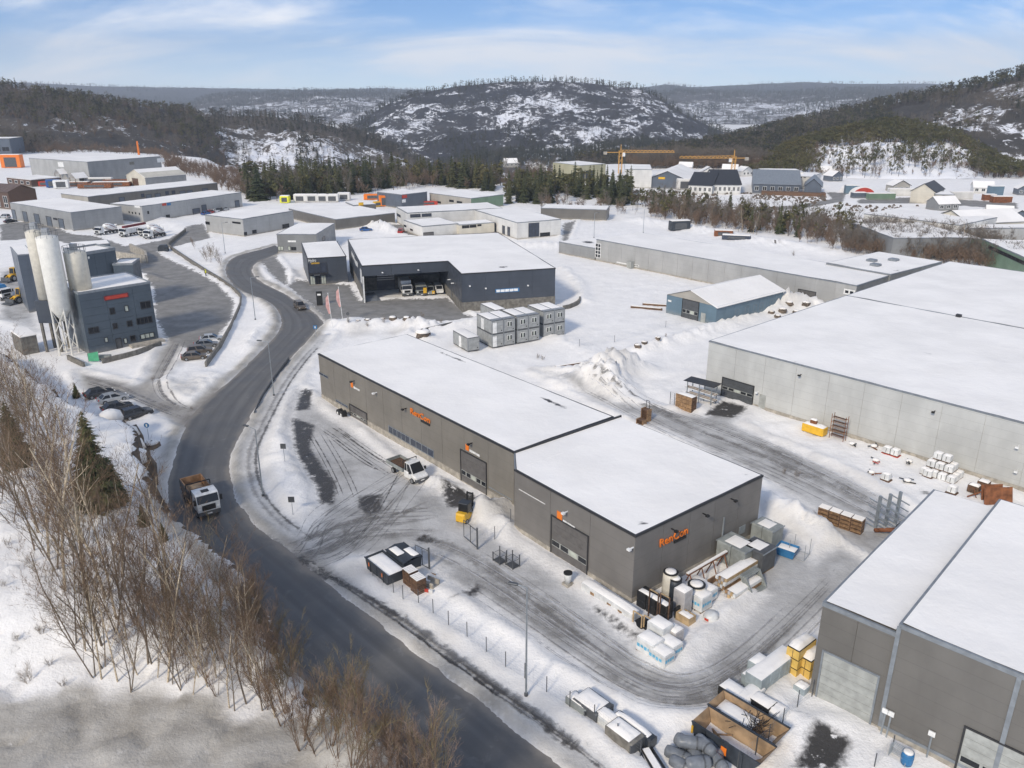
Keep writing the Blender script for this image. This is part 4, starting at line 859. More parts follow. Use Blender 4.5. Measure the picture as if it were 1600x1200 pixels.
h2 = Hall('warehouse', 'second wide snow-roofed hall joined behind the huge pale grey warehouse', (1331,461.5), (1600,512), (1650,490), 8.4, ext=26)
dirb = (at(1495,409,8.4)-at(1331,461.5,8.4)); h2 = h2; h2.D = dirb.length
h2.root.location = BIG.root.matrix_basis @ Vector((0, BIG.D+.25, 0)); h2.root.rotation_euler[2] = BIG.rz; h2.rz = BIG.rz; h2.L = BIG.L
h2.shell('light_wall', 0, 0, 6, .4, 'trim_grey', bare=((.80,.25,.05,.03,1.),(.86,.33,.06,.02,.9),(.7,.2,.15,.08,.4)))
# --- long grey hall across the snowy field
h = Hall('warehouse', 'very long low grey hall across the snowy field', (932,374), (1339,446.5), (1400,428), 6.0)
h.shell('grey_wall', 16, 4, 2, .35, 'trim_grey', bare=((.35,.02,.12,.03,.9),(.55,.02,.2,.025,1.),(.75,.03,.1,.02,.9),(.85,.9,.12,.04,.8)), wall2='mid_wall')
for a, b, n, rw in (((931,380),(938,403),2,4), ((964,409),(979,413),4,1), ((990,413),(998,417),2,1)):
    r = h.rect('front', a, b); h.win('front', *r, n, rw, 'trim_white', 'glass', .18)
r = h.rect('front', (1248,452), (1273,468)); h.door('front', r[0], r[1], .1, r[3], 'door_grey', 5)
r = h.rect('front', (1320,452), (1334,461)); h.win('front', *r, 2, 1, 'trim_white', 'glass', .3)
r = h.rect('front', (985,407), (991,419)); B(h.root, 'porch', 'gate_grey', *h.fb('front', r[0], r[1], .0, r[3], 0, 1.4))
a, _ = h.pt('front', 1240, 466); B(h.root, 'ventilation_grille', 'steel_dark', *h.fb('front', a-.5, a+.5, .6, 1.6, 0, .08))
FIELD = h
h = Hall('annex', 'flat-roofed annex with three skylights behind the long low grey hall', (1291,411), (1392,429), (1471,409), 6.4, 'building')
h.shell('mid_wall', 3, 5, 1, .3, 'trim_grey', bare=((.9,.2,.06,.2,.9),(.97,.4,.04,.3,.9),(.2,.03,.2,.03,.8)))
for p in ((1362,408), (1396,407), (1368,415)):
    q = h.inv @ at(*p, 6.5); B(h.root, 'skylight', 'trim_grey', q.x-1., q.x+1., q.y-1., q.y+1., 6.45, 7.0, .1)
h = Hall('annex', 'low grey wing with a flat roof at the left end of the long hall', (873.5,378), (930,388), (938,377), 3.4, 'building'); h.shell('grey_wall2', 5, 0, 1, .3, 'trim_grey', bare=((.45,.6,.2,.25,1.1),(.85,.8,.1,.2,1.)))
# --- blue gable hall
h = Hall('shed', 'blue metal hall with pale gable roof and tall dark door on the field', (1042,460), (1120,479), (1219,452), 4.1)
R, L, D = h.root, h.L, h.D; rg = 6.2
B(R, 'wall', 'blue_wall', .03, L-.03, .03, D-.03, 0, 4.05)
for i in range(8): B(R, 'wall_panel', 'blue_wall', L-.04, L+.04, D/8*i+.02, D/8*(i+1)-.02, .15, 4.1)
MB().xz([(0,4.1),(L,4.1),(L/2,rg)], -.02, .12).build('gable', 'beige_wall', R); MB().xz([(0,4.1),(L,4.1),(L/2,rg)], D-.12, D+.02).build('gable', 'beige_wall', R)
for i in range(10):
    y0, y1 = -.4+i*(D+.8)/10, -.4+(i+1)*(D+.8)/10-.03
    MB().add([(L/2,y0,rg+.12),(L+.45,y0,3.95),(L+.45,y1,3.95),(L/2,y1,rg+.12),(L/2,y0,rg),(L+.45,y0,3.83),(L+.45,y1,3.83),(L/2,y1,rg)], [(0,1,2,3),(7,6,5,4),(0,4,5,1),(1,5,6,2),(2,6,7,3),(3,7,4,0)]).build('roof_sheet', 'snow', R)
    MB().add([(L/2-.01,y0,rg+.12),(-.45,y0,3.95),(-.45,y1,3.95),(L/2-.01,y1,rg+.12)], [(3,2,1,0)]).build('roof_sheet', 'snow', R)
a, z = h.pt('front', 1067.5, 467); b, _ = h.pt('front', 1092, 474); h.door('front', a, b, .05, z, 'door_dark', 4, 4, 1)
r = h.rect('front', (1096,488), (1102,502)); B(R, 'door', 'gate_grey', *h.fb('front', r[0], r[1], .05, 2.1, .04, .1))
r = h.rect('front', (1044,468), (1049,472)); h.plate('front', *r, 'white_paint')
for f in (.28, .42, .54, .64, .80, .88): h.win('right', D*f, D*f+1.1, .9, 2.4, 1, 1, 'trim_grey', 'pane_blue')
# --- dark hall with the open bay, and its office
H_ = 8.4
h = Hall('warehouse', 'dark blue-grey hall with a wide open loading bay full of vehicles', (565,416), (700,408.5), (720,400), H_, cat='building')
back = h.inv @ at(531,376,H_); bk2 = h.inv @ at(757,364.5,H_); nf = h.inv @ at(727.5,428,H_); nr = h.inv @ at(863,416.5,H_)
Lb, Dm, fx, fy, rx = h.L, (back.y+bk2.y)/2, h.L, nf.y, nr.x   # bay width, depth, projecting block
R = h.root; bd = 11.0
B(R, 'wall', 'navy_wall', .1, Lb, bd+.1, Dm, 0, H_-.05); B(R, 'wall', 'concrete_dark', .2, Lb, bd, bd+.09, 0, 3.2); B(R, 'wall', 'navy_wall', Lb+.02, rx-.06, fy+.06, Dm-.02, 0, H_-.05)
n = 4
for i in range(n): B(R, 'wall_panel', 'navy_wall', 0, .12, Dm/n*i+.02, Dm/n*(i+1)-.02, 3.0, H_-.02)
B(R, 'wall', 'navy_wall', .13, .2, .2, bd, 3.0, H_-.3); B(R, 'plinth', 'concrete_dark', -.02, .22, 0, Dm, -.2, 2.98)
for i in range(3): B(R, 'beam_panel', 'navy_wall', .14+(Lb-.14)/3*i+.015, .14+(Lb-.14)/3*(i+1)-.015, 0, .3, 6.1, H_-.02)
B(R, 'bay_ceiling', 'trim_dark', .2, Lb, .3, bd, H_-.7, H_-.4)
B(R, 'door_jamb', 'trim_white', .0, .32, -.06, .0, 0, 6.05)
w_ = (rx-Lb)/4
for i in range(4): B(R, 'wall_panel', 'navy_wall', Lb+w_*i+.015, Lb+w_*(i+1)-.015, fy, fy+.12, 2.2, H_-.02)
B(R, 'plinth', 'concrete_dark', Lb-.06, rx+.04, fy-.05, fy+.2, -.2, 2.19)
for i in range(2): B(R, 'wall_panel', 'navy_wall', Lb-.03, Lb+.08, fy+.13+(-fy-.13)/2*i+.015, fy+.13+(-fy-.13)/2*(i+1)-.015, 2.2, H_-.02)
B(R, 'plinth', 'concrete_dark', Lb-.05, Lb+.1, fy+.21, bd, -.2, 2.19)
B(R, 'wall', 'navy_wall', rx-.05, rx, fy+.1, Dm, 0, H_-.03)
for a in ((-.05, Lb+.1, -.05, .12), (Lb-.08, rx+.05, fy-.05, fy+.12), (Lb-.08, Lb+.1, fy+.125, -.055), (-.05, .12, .125, Dm), (rx-.12, rx+.05, fy+.125, Dm), (-.05, rx+.05, Dm+.005, Dm+.15)): B(R, 'parapet', 'trim_dark', *a, H_-.1, H_+.14)
B(R, 'roof_deck', 'trim_dark', .1, rx-.1, .1, Dm, H_-.4, H_-.05)
h.snow(.13, rx-.13, .13, Dm-.1, H_, ((.30,.02,.06,.03,.9),(.45,.15,.25,.02,.6),(.85,.35,.1,.02,.9),(.75,.2,.08,.02,.7),(.12,.02,.1,.02,.9))); h.snow(Lb+.11, rx-.13, fy+.13, .125, H_, ((.5,.3,.08,.1,1.),(.8,.7,.2,.1,.6)))
h.L = Lb
for p in ((597,425), (653,421)): h.lamp('front', *h.pt('front', *p), 'lamp_white')
dr = MB().box(Lb*.22, Lb*.44, bd-.25, bd-.1, .2, 4.6).build('door', 'navy_wall', R)
for i in range(4): B(dr, 'door_slat', 'steel', Lb*.225, Lb*.435, bd-.33, bd-.26, 2.6+i*.5, 2.78+i*.5)
B(R, 'bay_sign', 'blue', Lb*.5, Lb*.68, bd-.2, bd-.1, 5.0, 5.6); 
q = MB().box(Lb+.02, Lb+.06, -4.1, -3.0, .3, 2.4).build('door', 'door_dark', R); q.location = (-.1, 0, 0)
for y in (-6.2, -2.4): B(R, 'wall_lamp', 'lamp_white', Lb-.7, Lb-.03, y, y+.15, 4.6, 4.8)
h2 = Hall('x', 'x', (727.5,428), (863,416.5), (870,410), H_); a0, z0 = h2.pt('front', 780, 453.5); a1, z1 = h2.pt('front', 813, 449)
for i in range(5): B(R, 'sign_strip', 'pane_light' if i == 9 else 'lamp_white', Lb+a0+(a1-a0)*i/5, Lb+a0+(a1-a0)*(i+.88)/5, fy-.08, fy-.01, z0-.2, z0+.35)
B(R, 'sign', 'blue', Lb+a0-.2, Lb+a1+.2, fy-.05, fy, z0-.35, z0+.5)
for p in ((740,446), (827,443), (764,449)): 
    a, z = h2.pt('front', *p); B(R, 'wall_lamp', 'lamp_white', Lb+a-.15, Lb+a+.15, fy-.4, fy, z-.12, z+.12)
bpy.data.objects.remove(h2.root)
for i, (y, w) in enumerate(((.62,.2), (.42,.14), (.32,.08))): B(R, 'sign_strip', 'white_paint', -.06, .0, Dm*y-Dm*w*.5, Dm*y+Dm*w*.5, 6.2-(i % 2)*.3, 7.2-(i % 2)*.3)
B(R, 'sign', 'white_paint', -.08, 0, 1.2, 3.8, 4.2, 7.2)
BAY = h
h = Hall('office', 'small dark office block with Hydro lettering and big shop window beside the loading bay', (480,404), (541,400.5), (560,392), 6.7); h.D = (at(465,380,6.7)-at(480,404,6.7)).length
h.shell('navy_wall', 4, 1, 2, .15, 'trim_dark', bare=((.3,.9,.15,.06,.7),))
r = h.rect('front', (480.5,412), (511.5,428)); h.win('front', r[0]+.1, r[1], r[2], r[3], 3, 1, 'trim_dark', 'pane_blue', .08)
a0, z0 = h.pt('front', 480, 409.5); a1, _ = h.pt('front', 494, 408); h.txt('front', 'Hydro', a0+.25, z0, 1.05, 'white_paint', .05, .015, .08, w=a1-a0-.3)
a, z = h.pt('front', 486, 411); h.plate('front', a, a+2.0, z-.28, z+.05, 'yellow', 'sign_bar')
r = h.rect('front', (483,430), (513,445)); B(h.root, 'awning', 'trim_dark', *h.fb('front', r[0], r[1], 2.75, 3.0, 0, 1.0)); h.plate('front', r[0]+1.2, r[0]+2.6, 2.45, 2.7, 'lamp_white', 'sign', .2)
for f, m in ((.02,'pane_light'), (.32,'glass'), (.62,'pane_light')): h.win('front', r[0]+(r[1]-r[0])*f+.1, r[0]+(r[1]-r[0])*(f+.27), .2, 2.3, 2, 1, 'trim_dark', m)
# --- middle distance halls
def simple(label, O, U, V, H, wall, front=4, right=4, cat='building', name='warehouse', wins=(), doors=(), plinth=.3, trim='trim_grey', bare=(), wall2=None, left=0, dep=None):
    h = Hall(name, label, O, U, V, H, cat, dep=dep); h.shell(wall, front, right, left, plinth, trim, bare=bare, wall2=wall2)
    for f, a, b, n, g in wins:
        r = h.rect(f, a, b); h.win(f, r[0], r[1], max(.3, r[2]), min(H-.3, r[3]), n, 1, 'trim_dark', g, .08)
    for f, a, b, m in doors:
        r = h.rect(f, a, b); h.door(f, r[0], r[1], .1, min(H-.5, r[3]), m, 4)
    return h
simple('grey-green house-sized hall with a pale ground floor beside the road bend', (432,366), (494,366.5), (526,349), 5.5, 'mid_wall', 3, 3, name='hall', wins=(('front',(434,385),(443,391),2,'pane_light'),('front',(450,385),(454,391),1,'pane_light'),('front',(455,386),(463,391),2,'glass'),('right',(503,371),(508,375),1,'glass')))
B(bpy.data.objects['hall'], 'sign', 'white_paint', 3.2, 5.6, -.06, 0, 3.2, 3.7)
simple('grey hall with white snowy roof left of the road bend', (320,336), (379,342.5), (452,329), 5.7, 'grey_wall', 3, 4, wins=(('front',(321,346),(328,351),2,'glass'),('front',(363,346),(376,350),3,'glass'),('right',(381,363),(386,367),1,'glass'),('right',(394,360),(401,364),2,'glass'),('right',(441,351),(452,355),3,'glass')))
h = simple('long pale office and hall complex, rear wing with flat roof', (619,323.5), (636,333), (790,327), 5.5, 'white_wall', 2, 8, wins=(('right',(641,335),(657,339),2,'pane_blue'),('right',(659,334),(674,338),2,'pane_blue'),('front',(620,333),(626,340),2,'glass')))
simple('pale hall with tall dark windows at the right end of the office complex', (742,328), (808,348), (878,343), 5.4, 'white_wall', 7, 4, wins=(('front',(771,347),(775,361),1,'pane_blue'),('front',(785,352),(789,366),1,'pane_blue'),('front',(793,354),(797,369),1,'pane_blue'),('right',(826,349),(842,369),3,'pane_blue'),('right',(844,364),(859,369),2,'glass')))
simple('low pale block with an entrance in front of the office complex', (631,344), (660,354), (719,350), 3.7, 'white_wall', 2, 4, wins=(('front',(631,351),(635,355),1,'glass'),('front',(641,357),(645,361),1,'glass')), doors=(('right',(662,364),(677,369),'door_grey'),))
simple('cream link block with a strip of windows in the office complex', (706,347), (718,351.5), (756,342), 3.6, 'cream_wall', 1, 3, wins=(('right',(722,352),(733,356),3,'glass'),('right',(734,351),(744,355),3,'glass'),('right',(746,350),(752,353),2,'glass')))
h = simple('dark slate-blue hall with a red sign in front of the spruces', (589,300), (627,304.5), (671,300), 5.6, 'slate_wall', 4, 4)
r = h.rect('right', (628,305), (636,309)); h.plate('right', *r, 'red'); r = h.rect('right', (628,312), (634,316)); h.plate('right', *r, 'white_paint')
simple('beige hall with green strip beside the slate-blue hall', (671,301.5), (736,310), (779,303), 4.8, 'beige_wall', 5, 4, wall2='green_wall', wins=(('front',(682,314),(689,318),1,'glass'),('front',(702,312),(709,316),2,'glass'),('front',(714,314),(722,318),2,'glass')))
h = simple('wide low flat-roofed hall under snow before the spruces', (451,326), (524,343), (605,330.5), 3.6, 'dark_wall', 5, 5, name='hall')
h = simple('low dark building with a yellow sign behind the flat-roofed hall', (540,316), (552,321), (580,316), 4., 'dark_wall', 1, 3, name='hall'); r = h.rect('right', (560,316.5), (568,321)); h.plate('right', *r, 'yellow')
# left estate
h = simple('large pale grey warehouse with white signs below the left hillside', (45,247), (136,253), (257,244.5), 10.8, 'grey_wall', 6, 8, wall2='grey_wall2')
r = h.rect('front', (90,253), (100,261)); h.plate('front', *r, 'white_paint'); r = h.rect('right', (245,247.5), (257,253)); h.plate('right', *r, 'white_paint'); r = h.rect('right', (202,253), (210,257)); h.plate('right', *r, 'concrete_dark')
for p in ((98,263), (122,270)):
    c = at(p[0]+8, p[1]+19); lx = T('loading_canopy', 'small gable canopy over a loading door, %s of the pair on the large pale warehouse' % ('left' if p[0] < 110 else 'right'), 'canopy', c, h.rz); 
    MB().xz([(0,0),(5,0),(5,4.2),(2.5,6.4),(0,4.2)], -.2, 0).build('gable', 'white_wall', lx); MB().add([(-.4,-7,4.0),(2.5,-7,6.6),(2.5,0,6.6),(-.4,0,4.0)],[(3,2,1,0)]).build('roof', 'snow', lx); MB().add([(5.4,-7,4.0),(2.5,-7,6.6),(2.5,0,6.6),(5.4,0,4.0)],[(0,1,2,3)]).build('roof', 'snow', lx)
    MB().box(.2,.4,-6.8,-6.6,0,4.2).box(4.6,4.8,-6.8,-6.6,0,4.2).build('post', 'wood_dark', lx); MB().box(.6,4.4,-2.0,-1.9,0,4).build('curtain_door', 'black', lx)
h = Hall('shed', 'cream gable shed with a brown door beside the large pale warehouse', (197,273), (226,276.5), (288,271), 5.2)
MB().xz([(0,0),(h.L,0),(h.L,5.2),(h.L/2,8.2),(0,5.2)], 0, h.D).build('wall', 'cream_wall', h.root)
for sg in (0, 1):
    x0 = -.4 if sg == 0 else h.L+.4; f_ = (0,1,2,3) if sg else (3,2,1,0); MB().add([(x0,-.3,4.85),(h.L/2,-.3,8.35),(h.L/2,h.D+.3,8.35),(x0,h.D+.3,4.85)], [f_]).build('roof', 'snow' if sg == 0 else 'roof_sheet_grey' if False else 'snow', h.root)
B(h.root, 'wall_panel', 'grey_wall2', h.L, h.L+.05, .1, h.D-.1, .2, 5.0); B(h.root, 'door', 'brown_wall', h.L*.3, h.L*.62, -.08, 0, .1, 4.)
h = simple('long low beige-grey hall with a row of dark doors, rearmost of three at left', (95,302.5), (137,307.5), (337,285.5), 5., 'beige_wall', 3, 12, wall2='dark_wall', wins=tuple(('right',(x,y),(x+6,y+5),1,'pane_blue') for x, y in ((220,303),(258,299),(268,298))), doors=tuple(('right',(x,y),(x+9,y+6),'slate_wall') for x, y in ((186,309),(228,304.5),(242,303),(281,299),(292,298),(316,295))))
h = simple('long grey hall with white pilaster joints and a red-blue sign, behind the concrete trucks', (172,318), (221,322.5), (389,301.5), 5.8, 'grey_wall', 3, 12, wins=tuple(('front',(x,y),(x+2,y+3),1,'glass') for x, y in ((201,330),(206,331),(211,331.5),(217,332.5)))+(('right',(230,330),(233,334),1,'glass'),('right',(259,336),(266,343),2,'glass')), doors=(('right',(301,327),(313,338),'slate_wall'),('right',(315,321),(323,331),'slate_wall'),('right',(367,314),(374,322),'slate_wall')))
r = h.rect('right', (253,318), (260,321)); h.plate('right', *r, 'red'); r = h.rect('right', (260.5,317.5), (267,320.5)); h.plate('right', *r, 'blue'); r = h.rect('front', (210,321), (219,325)); h.plate('front', *r, 'white_paint')
h = simple('grey hall with five tall doors beside the concrete trucks', (15,316.5), (110,332), (197,324), 6.4, 'grey_wall2', 6, 4, doors=tuple(('front',(x,y),(x+w,y+9),'slate_wall') for x, y, w in ((18,327.5,7),(35,330.5,8),(53,334,9),(72,338,9),(91,341.5,9))), wins=(('front',(83,340),(90,344),2,'glass'),))
# brown timber houses and low sheds at far left
def gable(name, label, O, U, V, He, Hr, wall, roof='snow', axis='x', door=None, cat='building', wins=0, glass='glass', zb=0., winr=0):
    h = Hall(name, label, O, U, V, He, cat, zb=zb); L, D = h.L, h.D
    if axis == 'x':   # ridge runs along the front
        MB().yz([(0,0),(D,0),(D,He),(D/2,Hr),(0,He)], 0, L).build('wall', wall, h.root); k = (Hr-He)/(D/2); e = .5
        MB().add([(-.4,-e,He-k*e),(L+.4,-e,He-k*e),(L+.4,D/2,Hr+.12),(-.4,D/2,Hr+.12),(-.4,-e,He-k*e+.15),(L+.4,-e,He-k*e+.15),(L+.4,D/2,Hr+.3),(-.4,D/2,Hr+.3)], [(3,2,1,0),(4,5,6,7),(0,1,5,4),(1,2,6,5),(3,0,4,7)]).build('roof', roof, h.root)
        MB().add([(-.4,D+e,He-k*e+.15),(L+.4,D+e,He-k*e+.15),(L+.4,D/2,Hr+.3),(-.4,D/2,Hr+.3)], [(0,3,2,1)]).build('roof', roof, h.root)
    else:
        MB().xz([(0,0),(L,0),(L,He),(L/2,Hr),(0,He)], 0, D).build('wall', wall, h.root); k = (Hr-He)/(L/2); e = .5
        for x0, f_ in ((-e, (3,2,1,0)), (L+e, (0,1,2,3))): MB().add([(x0,-.4,He-k*e+.12),(L/2,-.4,Hr+.12),(L/2,D+.4,Hr+.12),(x0,D+.4,He-k*e+.12)], [f_]).build('roof', roof, h.root)
        MB().add([(-e,-.42,He-k*e),(L/2,-.42,Hr),(L+e,-.42,He-k*e),(L+e,-.42,He-k*e+.25),(L/2,-.42,Hr+.25),(-e,-.42,He-k*e+.25)], [(0,1,4,5),(1,2,3,4)]).build('bargeboard', 'trim_dark', h.root)
    for i in range(wins):
        w = L/wins; h.win('front', w*i+w*.25, w*i+w*.75, He*.35, He*.75, 2, 1, 'trim_white', glass, .12)
    for i in range(winr):
        w = D/winr; h.win('right', w*i+w*.3, w*i+w*.7, He*.4, He*.75, 1, 1, 'trim_white', glass, .12)
    return h
h = Hall('office_hut', 'low brown site hut with white windows and flat snowy roof before the large pale warehouse', (10,277), (48,281), (66,274), 3.6); h.shell('brown_wall', 4, 2, 0, .2, 'trim_white')
for i in range(4): h.win('front', h.L*(.08+.24*i), h.L*(.2+.24*i), 1.2, 2.6, 1, 1, 'trim_white', 'glass', .15)
h = gable('timber_house', 'dark red-brown timber house with two rows of windows at the left edge', (-25,297), (12,300), (25,293), 7.0, 9.0, 'brown_wall', 'brown_wall', 'x', wins=3)
for i in range(3): h.win('front', h.L/3*(i+.25), h.L/3*(i+.75), .8, 2.2, 2, 1, 'trim_white', 'glass', .12)
h = Hall('dark_block', 'black-blue flat-roofed building at the far left edge below the hillside', (-60,217), (14,216.5), (21,214), 12., zb=0); h.shell('slate_wall', 5, 1, 0, .5, 'trim_dark')
for i in range(5): h.win('front', h.L*(.05+.19*i), h.L*(.2+.19*i), 3, 6, 2, 1, 'trim_grey', 'glass')
# --- dark hall at the bottom right, two bays of different height
h = Hall('warehouse', 'dark grey-brown metal hall with a pale gate at the bottom right, lower left bay', (1286,944), (1401,993), (1560,880), 8.4, dep=31.)
h.D = 31.; vx = (h.inv @ at(1495,779,8.4)); h.D = vx.y
h.shell('dark_wall', 2, 0, 3, .25, 'trim_grey', bare=(), par=.22, snow_h=.35)
a, z = h.pt('front', 1288, 1018); b, _ = h.pt('front', 1371, 1064); h.door('front', a, b, .05, z, 'gate_grey', 6, frame='trim_grey')
LB = h
h2 = Hall('warehouse', 'dark grey-brown metal hall with blue-grey corner trims at the bottom right, taller right bay', (1402,976), (1600,1066), (1700,900), 9.4, dep=LB.D+1)
h2.root.rotation_euler[2] = LB.rz; h2.rz = LB.rz; o2 = LB.root.matrix_basis @ Vector((LB.L+.12, -.25, 0)); h2.root.location = o2; h2.o = o2; h2.inv = (Matrix.Translation(o2) @ Matrix.Rotation(LB.rz, 4, 'Z')).inverted(); h2.L = 30; h2.D = LB.D+.3
h2.shell('dark_wall', 4, 0, 1, .5, 'trim_grey', par=.2, snow_h=.3)
for f in (0, .25, .5, .75): B(h2.root, 'corner_trim', 'trim_grey', h2.L*f-.12, h2.L*f+.18, -.08, -.01, .5, 9.38)
B(h2.root, 'base_trim', 'trim_grey', .2, h2.L, -.07, -.01, .5, .75)
a, z = h2.pt('front', 1510, 1137); h2.door('front', a, a+5.5, .1, z, 'gate_grey', 5, 4, 1, 'trim_dark')
for p in ((1382,1126), (1391,1128), (1452,1170)):
    a, z = h2.pt('front', *p); MB().tube((a,-.3,0), (a,-.15,1.9), .07).tube((a,-.15,1.9), (a,.05,1.9), .07).build('standpipe', 'galv', h2.root); B(h2.root, 'sign', 'white_paint', a-.25, a+.2, -.2, -.1, 1.9, 2.3)
# --- concrete plant
h = Hall('concrete_plant', 'dark blue-grey concrete plant block with red sign and small windows', (122,459.5), (234.5,442), (240,430), 11.3); h.D = 12.
R = h.root; L = h.L
h.shell('plant_wall', 0, 0, 1, 0, 'trim_grey', par=.3)
for j in range(8):
    for i, (x0, x1) in enumerate(((0,.35),(.35,.73),(.73,1.))): B(R, 'wall_panel', 'plant_wall', L*x0+.03, L*x1-.03, 0, .1, j*1.41+.02, j*1.41+1.39)
a0, z0 = h.pt('front', 162.5, 466.5); a1, z1 = h.pt('front', 200.5, 460.5); zc = (z0+z1)/2; h.plate('front', a0, a1, zc-.42, zc+.42, 'darkred', 'sign', .1); h.plate('front', a0+.2, a1-.2, zc-.28, zc+.28, 'red', 'sign_face', .14)
for a, b, n, g in (((171,482),(180,490),1,'glass'), ((194,478),(201,486),1,'pane_light'), ((219,472.5),(236,480),2,'glass'), ((138,513),(155,519),2,'glass'), ((176,506),(184,513),1,'glass'), ((198,502),(207,509),1,'glass'), ((213,498),(238,503),4,'glass'), ((219,523),(241,526),3,'pane_light'), ((203,525),(212,532),1,'glass'), ((163,528),(169,534),1,'pane_light'), ((193,529),(199,536),1,'pane_light')):
    r = h.rect('front', a, b); h.win('front', *r, n, 1, 'trim_dark', g, .12)
r = h.rect('front', (181,530), (191,546)); h.door('front', r[0], r[1], .1, r[3], 'door_dark', 1)
B(R, 'ramp', 'concrete', L*.55, L+.5, -1.8, -.1, 0, .5)
up = Hall('mixing_tower', 'dark blue mixing house with pale rounded roof edge behind the concrete plant roof', (129,398), (180,390), (184,384), 12.6); up.D = 8.; up.shell('plant_wall', 3, 1, 1, 0, 'trim_grey', par=.5)
r = up.rect('front', (137,401), (140,404)); up.plate('front', *r, 'white_paint')
h3 = Hall('stair_block', 'low dark blue block at the right rear corner of the concrete plant', (176,414), (207,413), (211,408), 9.6); h3.D = 6.; h3.shell('plant_wall', 2, 1, 0, 0, 'trim_grey', par=.3)
h3 = Hall('conveyor_house', 'snow-roofed low conveyor house behind the mixing house', (112,386), (172,381), (176,376), 8.); h3.D = 7.; h3.shell('plant_wall', 3, 1, 0, 0, 'trim_grey')
def silo(label, c, r, z0, z1, m, legs=True, box=None, cage=True):
    s = T('silo', label, 'silo', c); prof = [(r*.15,z0-2.4*(legs)),(r,z0),(r,z1),(r*.96,z1+.15),(r*.3,z1+.5)]
    MB().lathe(prof, 28).build('drum', m, s, True).data.shade_smooth()
    if cage:
        q = MB()
        for i in range(12):
            t = 2*math.pi*i/12; q.tube((r*math.cos(t), r*math.sin(t), z1+.1), (r*math.cos(t), r*math.sin(t), z1+1.2), .03, n=4)
            t2 = 2*math.pi*(i+1)/12; q.tube((r*math.cos(t), r*math.sin(t), z1+1.2), (r*math.cos(t2), r*math.sin(t2), z1+1.2), .035, n=4)
        q.build('guard_rail', 'steel_dark', s); B(s, 'top_filter', 'steel', -.5, .5, -.4, .4, z1+.45, z1+1.6)
    if legs:
        for i in range(4):
            t = math.pi/4+i*math.pi/2; MB().tube((r*.92*math.cos(t), r*.92*math.sin(t), -.2), (r*.92*math.cos(t), r*.92*math.sin(t), z0+.4), .16, n=6).build('leg', 'silo_white', s)
            t2 = t+math.pi/2; q = MB()
            for a, b in ((1.0, z0*.5), (z0*.5, z0-.2)): q.tube((r*.92*math.cos(t), r*.92*math.sin(t), a), (r*.92*math.cos(t2), r*.92*math.sin(t2), b), .08, n=5)
            q.build('brace', 'silo_white', s)
    if box: B(s, 'base_house', box, -r*1.05, r*1.05, -r*1.05, r*1.05, z0-4.2, z0-.05); MB().box(-r,-r+.4,-r,-r+.4,-.2,z0-4.2).box(r-.4,r,-r,-r+.4,-.2,z0-4.2).box(-r,-r+.4,r-.4,r,-.2,z0-4.2).box(r-.4,r,r-.4,r,-.2,z0-4.2).build('leg', 'concrete_dark', s)
    return s
c2 = at(109,553); silo('tallest white cement silo on braced legs in front of the concrete plant', c2, 1.75, 8.6, 21.2, 'silo_white')
c1 = Vector((c2.x-3.3, c2.y+2.4, 0)); silo('cream cement silo on a black housing, leftmost at the concrete plant', c1, 1.55, 9.8, 21.8, 'silo_cream', False, 'navy_wall')
c3 = at(127,452,11.3); c3.z = 0; silo('shorter cream silo standing at the corner of the concrete plant roof', c3, 1.85, 11.4, 18.0, 'silo_cream', False)
h3 = Hall('aggregate_house', 'tall narrow slate-blue aggregate house behind the left silo', (27,399), (52,396.5), (56,390), 12.5); h3.D = 12.; h3.shell('slate_wall', 2, 1, 1, 0, 'trim_grey')
lw = T('loading_wing', 'low grey wing with snowy roof left of the silo legs', 'building', Vector((c1.x-4.4, c1.y-3.5, 0)), h.rz); B(lw, 'wall', 'concrete_dark', 0, 2.6, 0, 6, 0, 3.4); cap_ = B(lw, 'roof_snow', 'snow', -.1, 2.7, -.1, 6.1, 3.42, 3.65, .1)
# --- far buildings of the next estate
far_spec = [
 ('pale yellow-green concrete hall with dark windows on the plateau edge', (864,253.5), (906,258.5), (937,255), 9., 'yellow_wall', 'dark'),
 ('tall white panel warehouse left of the grey gable hall', (976,264.5), (1019,265), (1041,257.5), 9., 'white_wall', None)]
h = simple(*far_spec[0][:6], 4, 3)
r = h.rect('front', (882,263), (889,274)); 
for i in range(3): h.win('right', .8+i*3.2, 3.2+i*3.2, 1, 6, 1, 1, 'trim_dark', 'pane_blue', .2)
simple(*far_spec[1][:6], 4, 3)
h = gable('shed', 'grey gable hall with a yellow sign and snowy roof', (1012,279.5), (1073,281.5), (1083,268), 4.4, 8.2, 'slate_wall', 'snow', 'y'); r = h.rect('front', (1029,276.5), (1039,280)); h.plate('front', *r, 'yellow', d=.2)
gable('house', 'dark-roofed white long building left of the brown earth bank', (1076,288.5), (1113,290), (1118,280), 4.2, 8.5, 'white_wall', 'trim_dark', 'x', wins=5)
gable('house', 'black-roofed white house with dormers above the brown earth bank', (1115,288), (1158,288.5), (1163,277), 4.5, 9.5, 'white_wall', 'trim_dark', 'x', wins=6)
gable('house', 'wide grey-roofed hall on a timber terrace above the far road', (1177,287), (1251,289), (1256,277), 4.5, 9.2, 'slate_wall', 'trim_grey', 'x', wins=6)
B(bpy.data.objects['house.002'], 'terrace', 'wood_dark', 4, 32, -5, -.5, -.5, 1.6)
gable('shed', 'small dark grey gable shed beside the terrace hall', (1257,291), (1284,292), (1286,284), 4.2, 7.5, 'slate_wall', 'trim_grey', 'y')
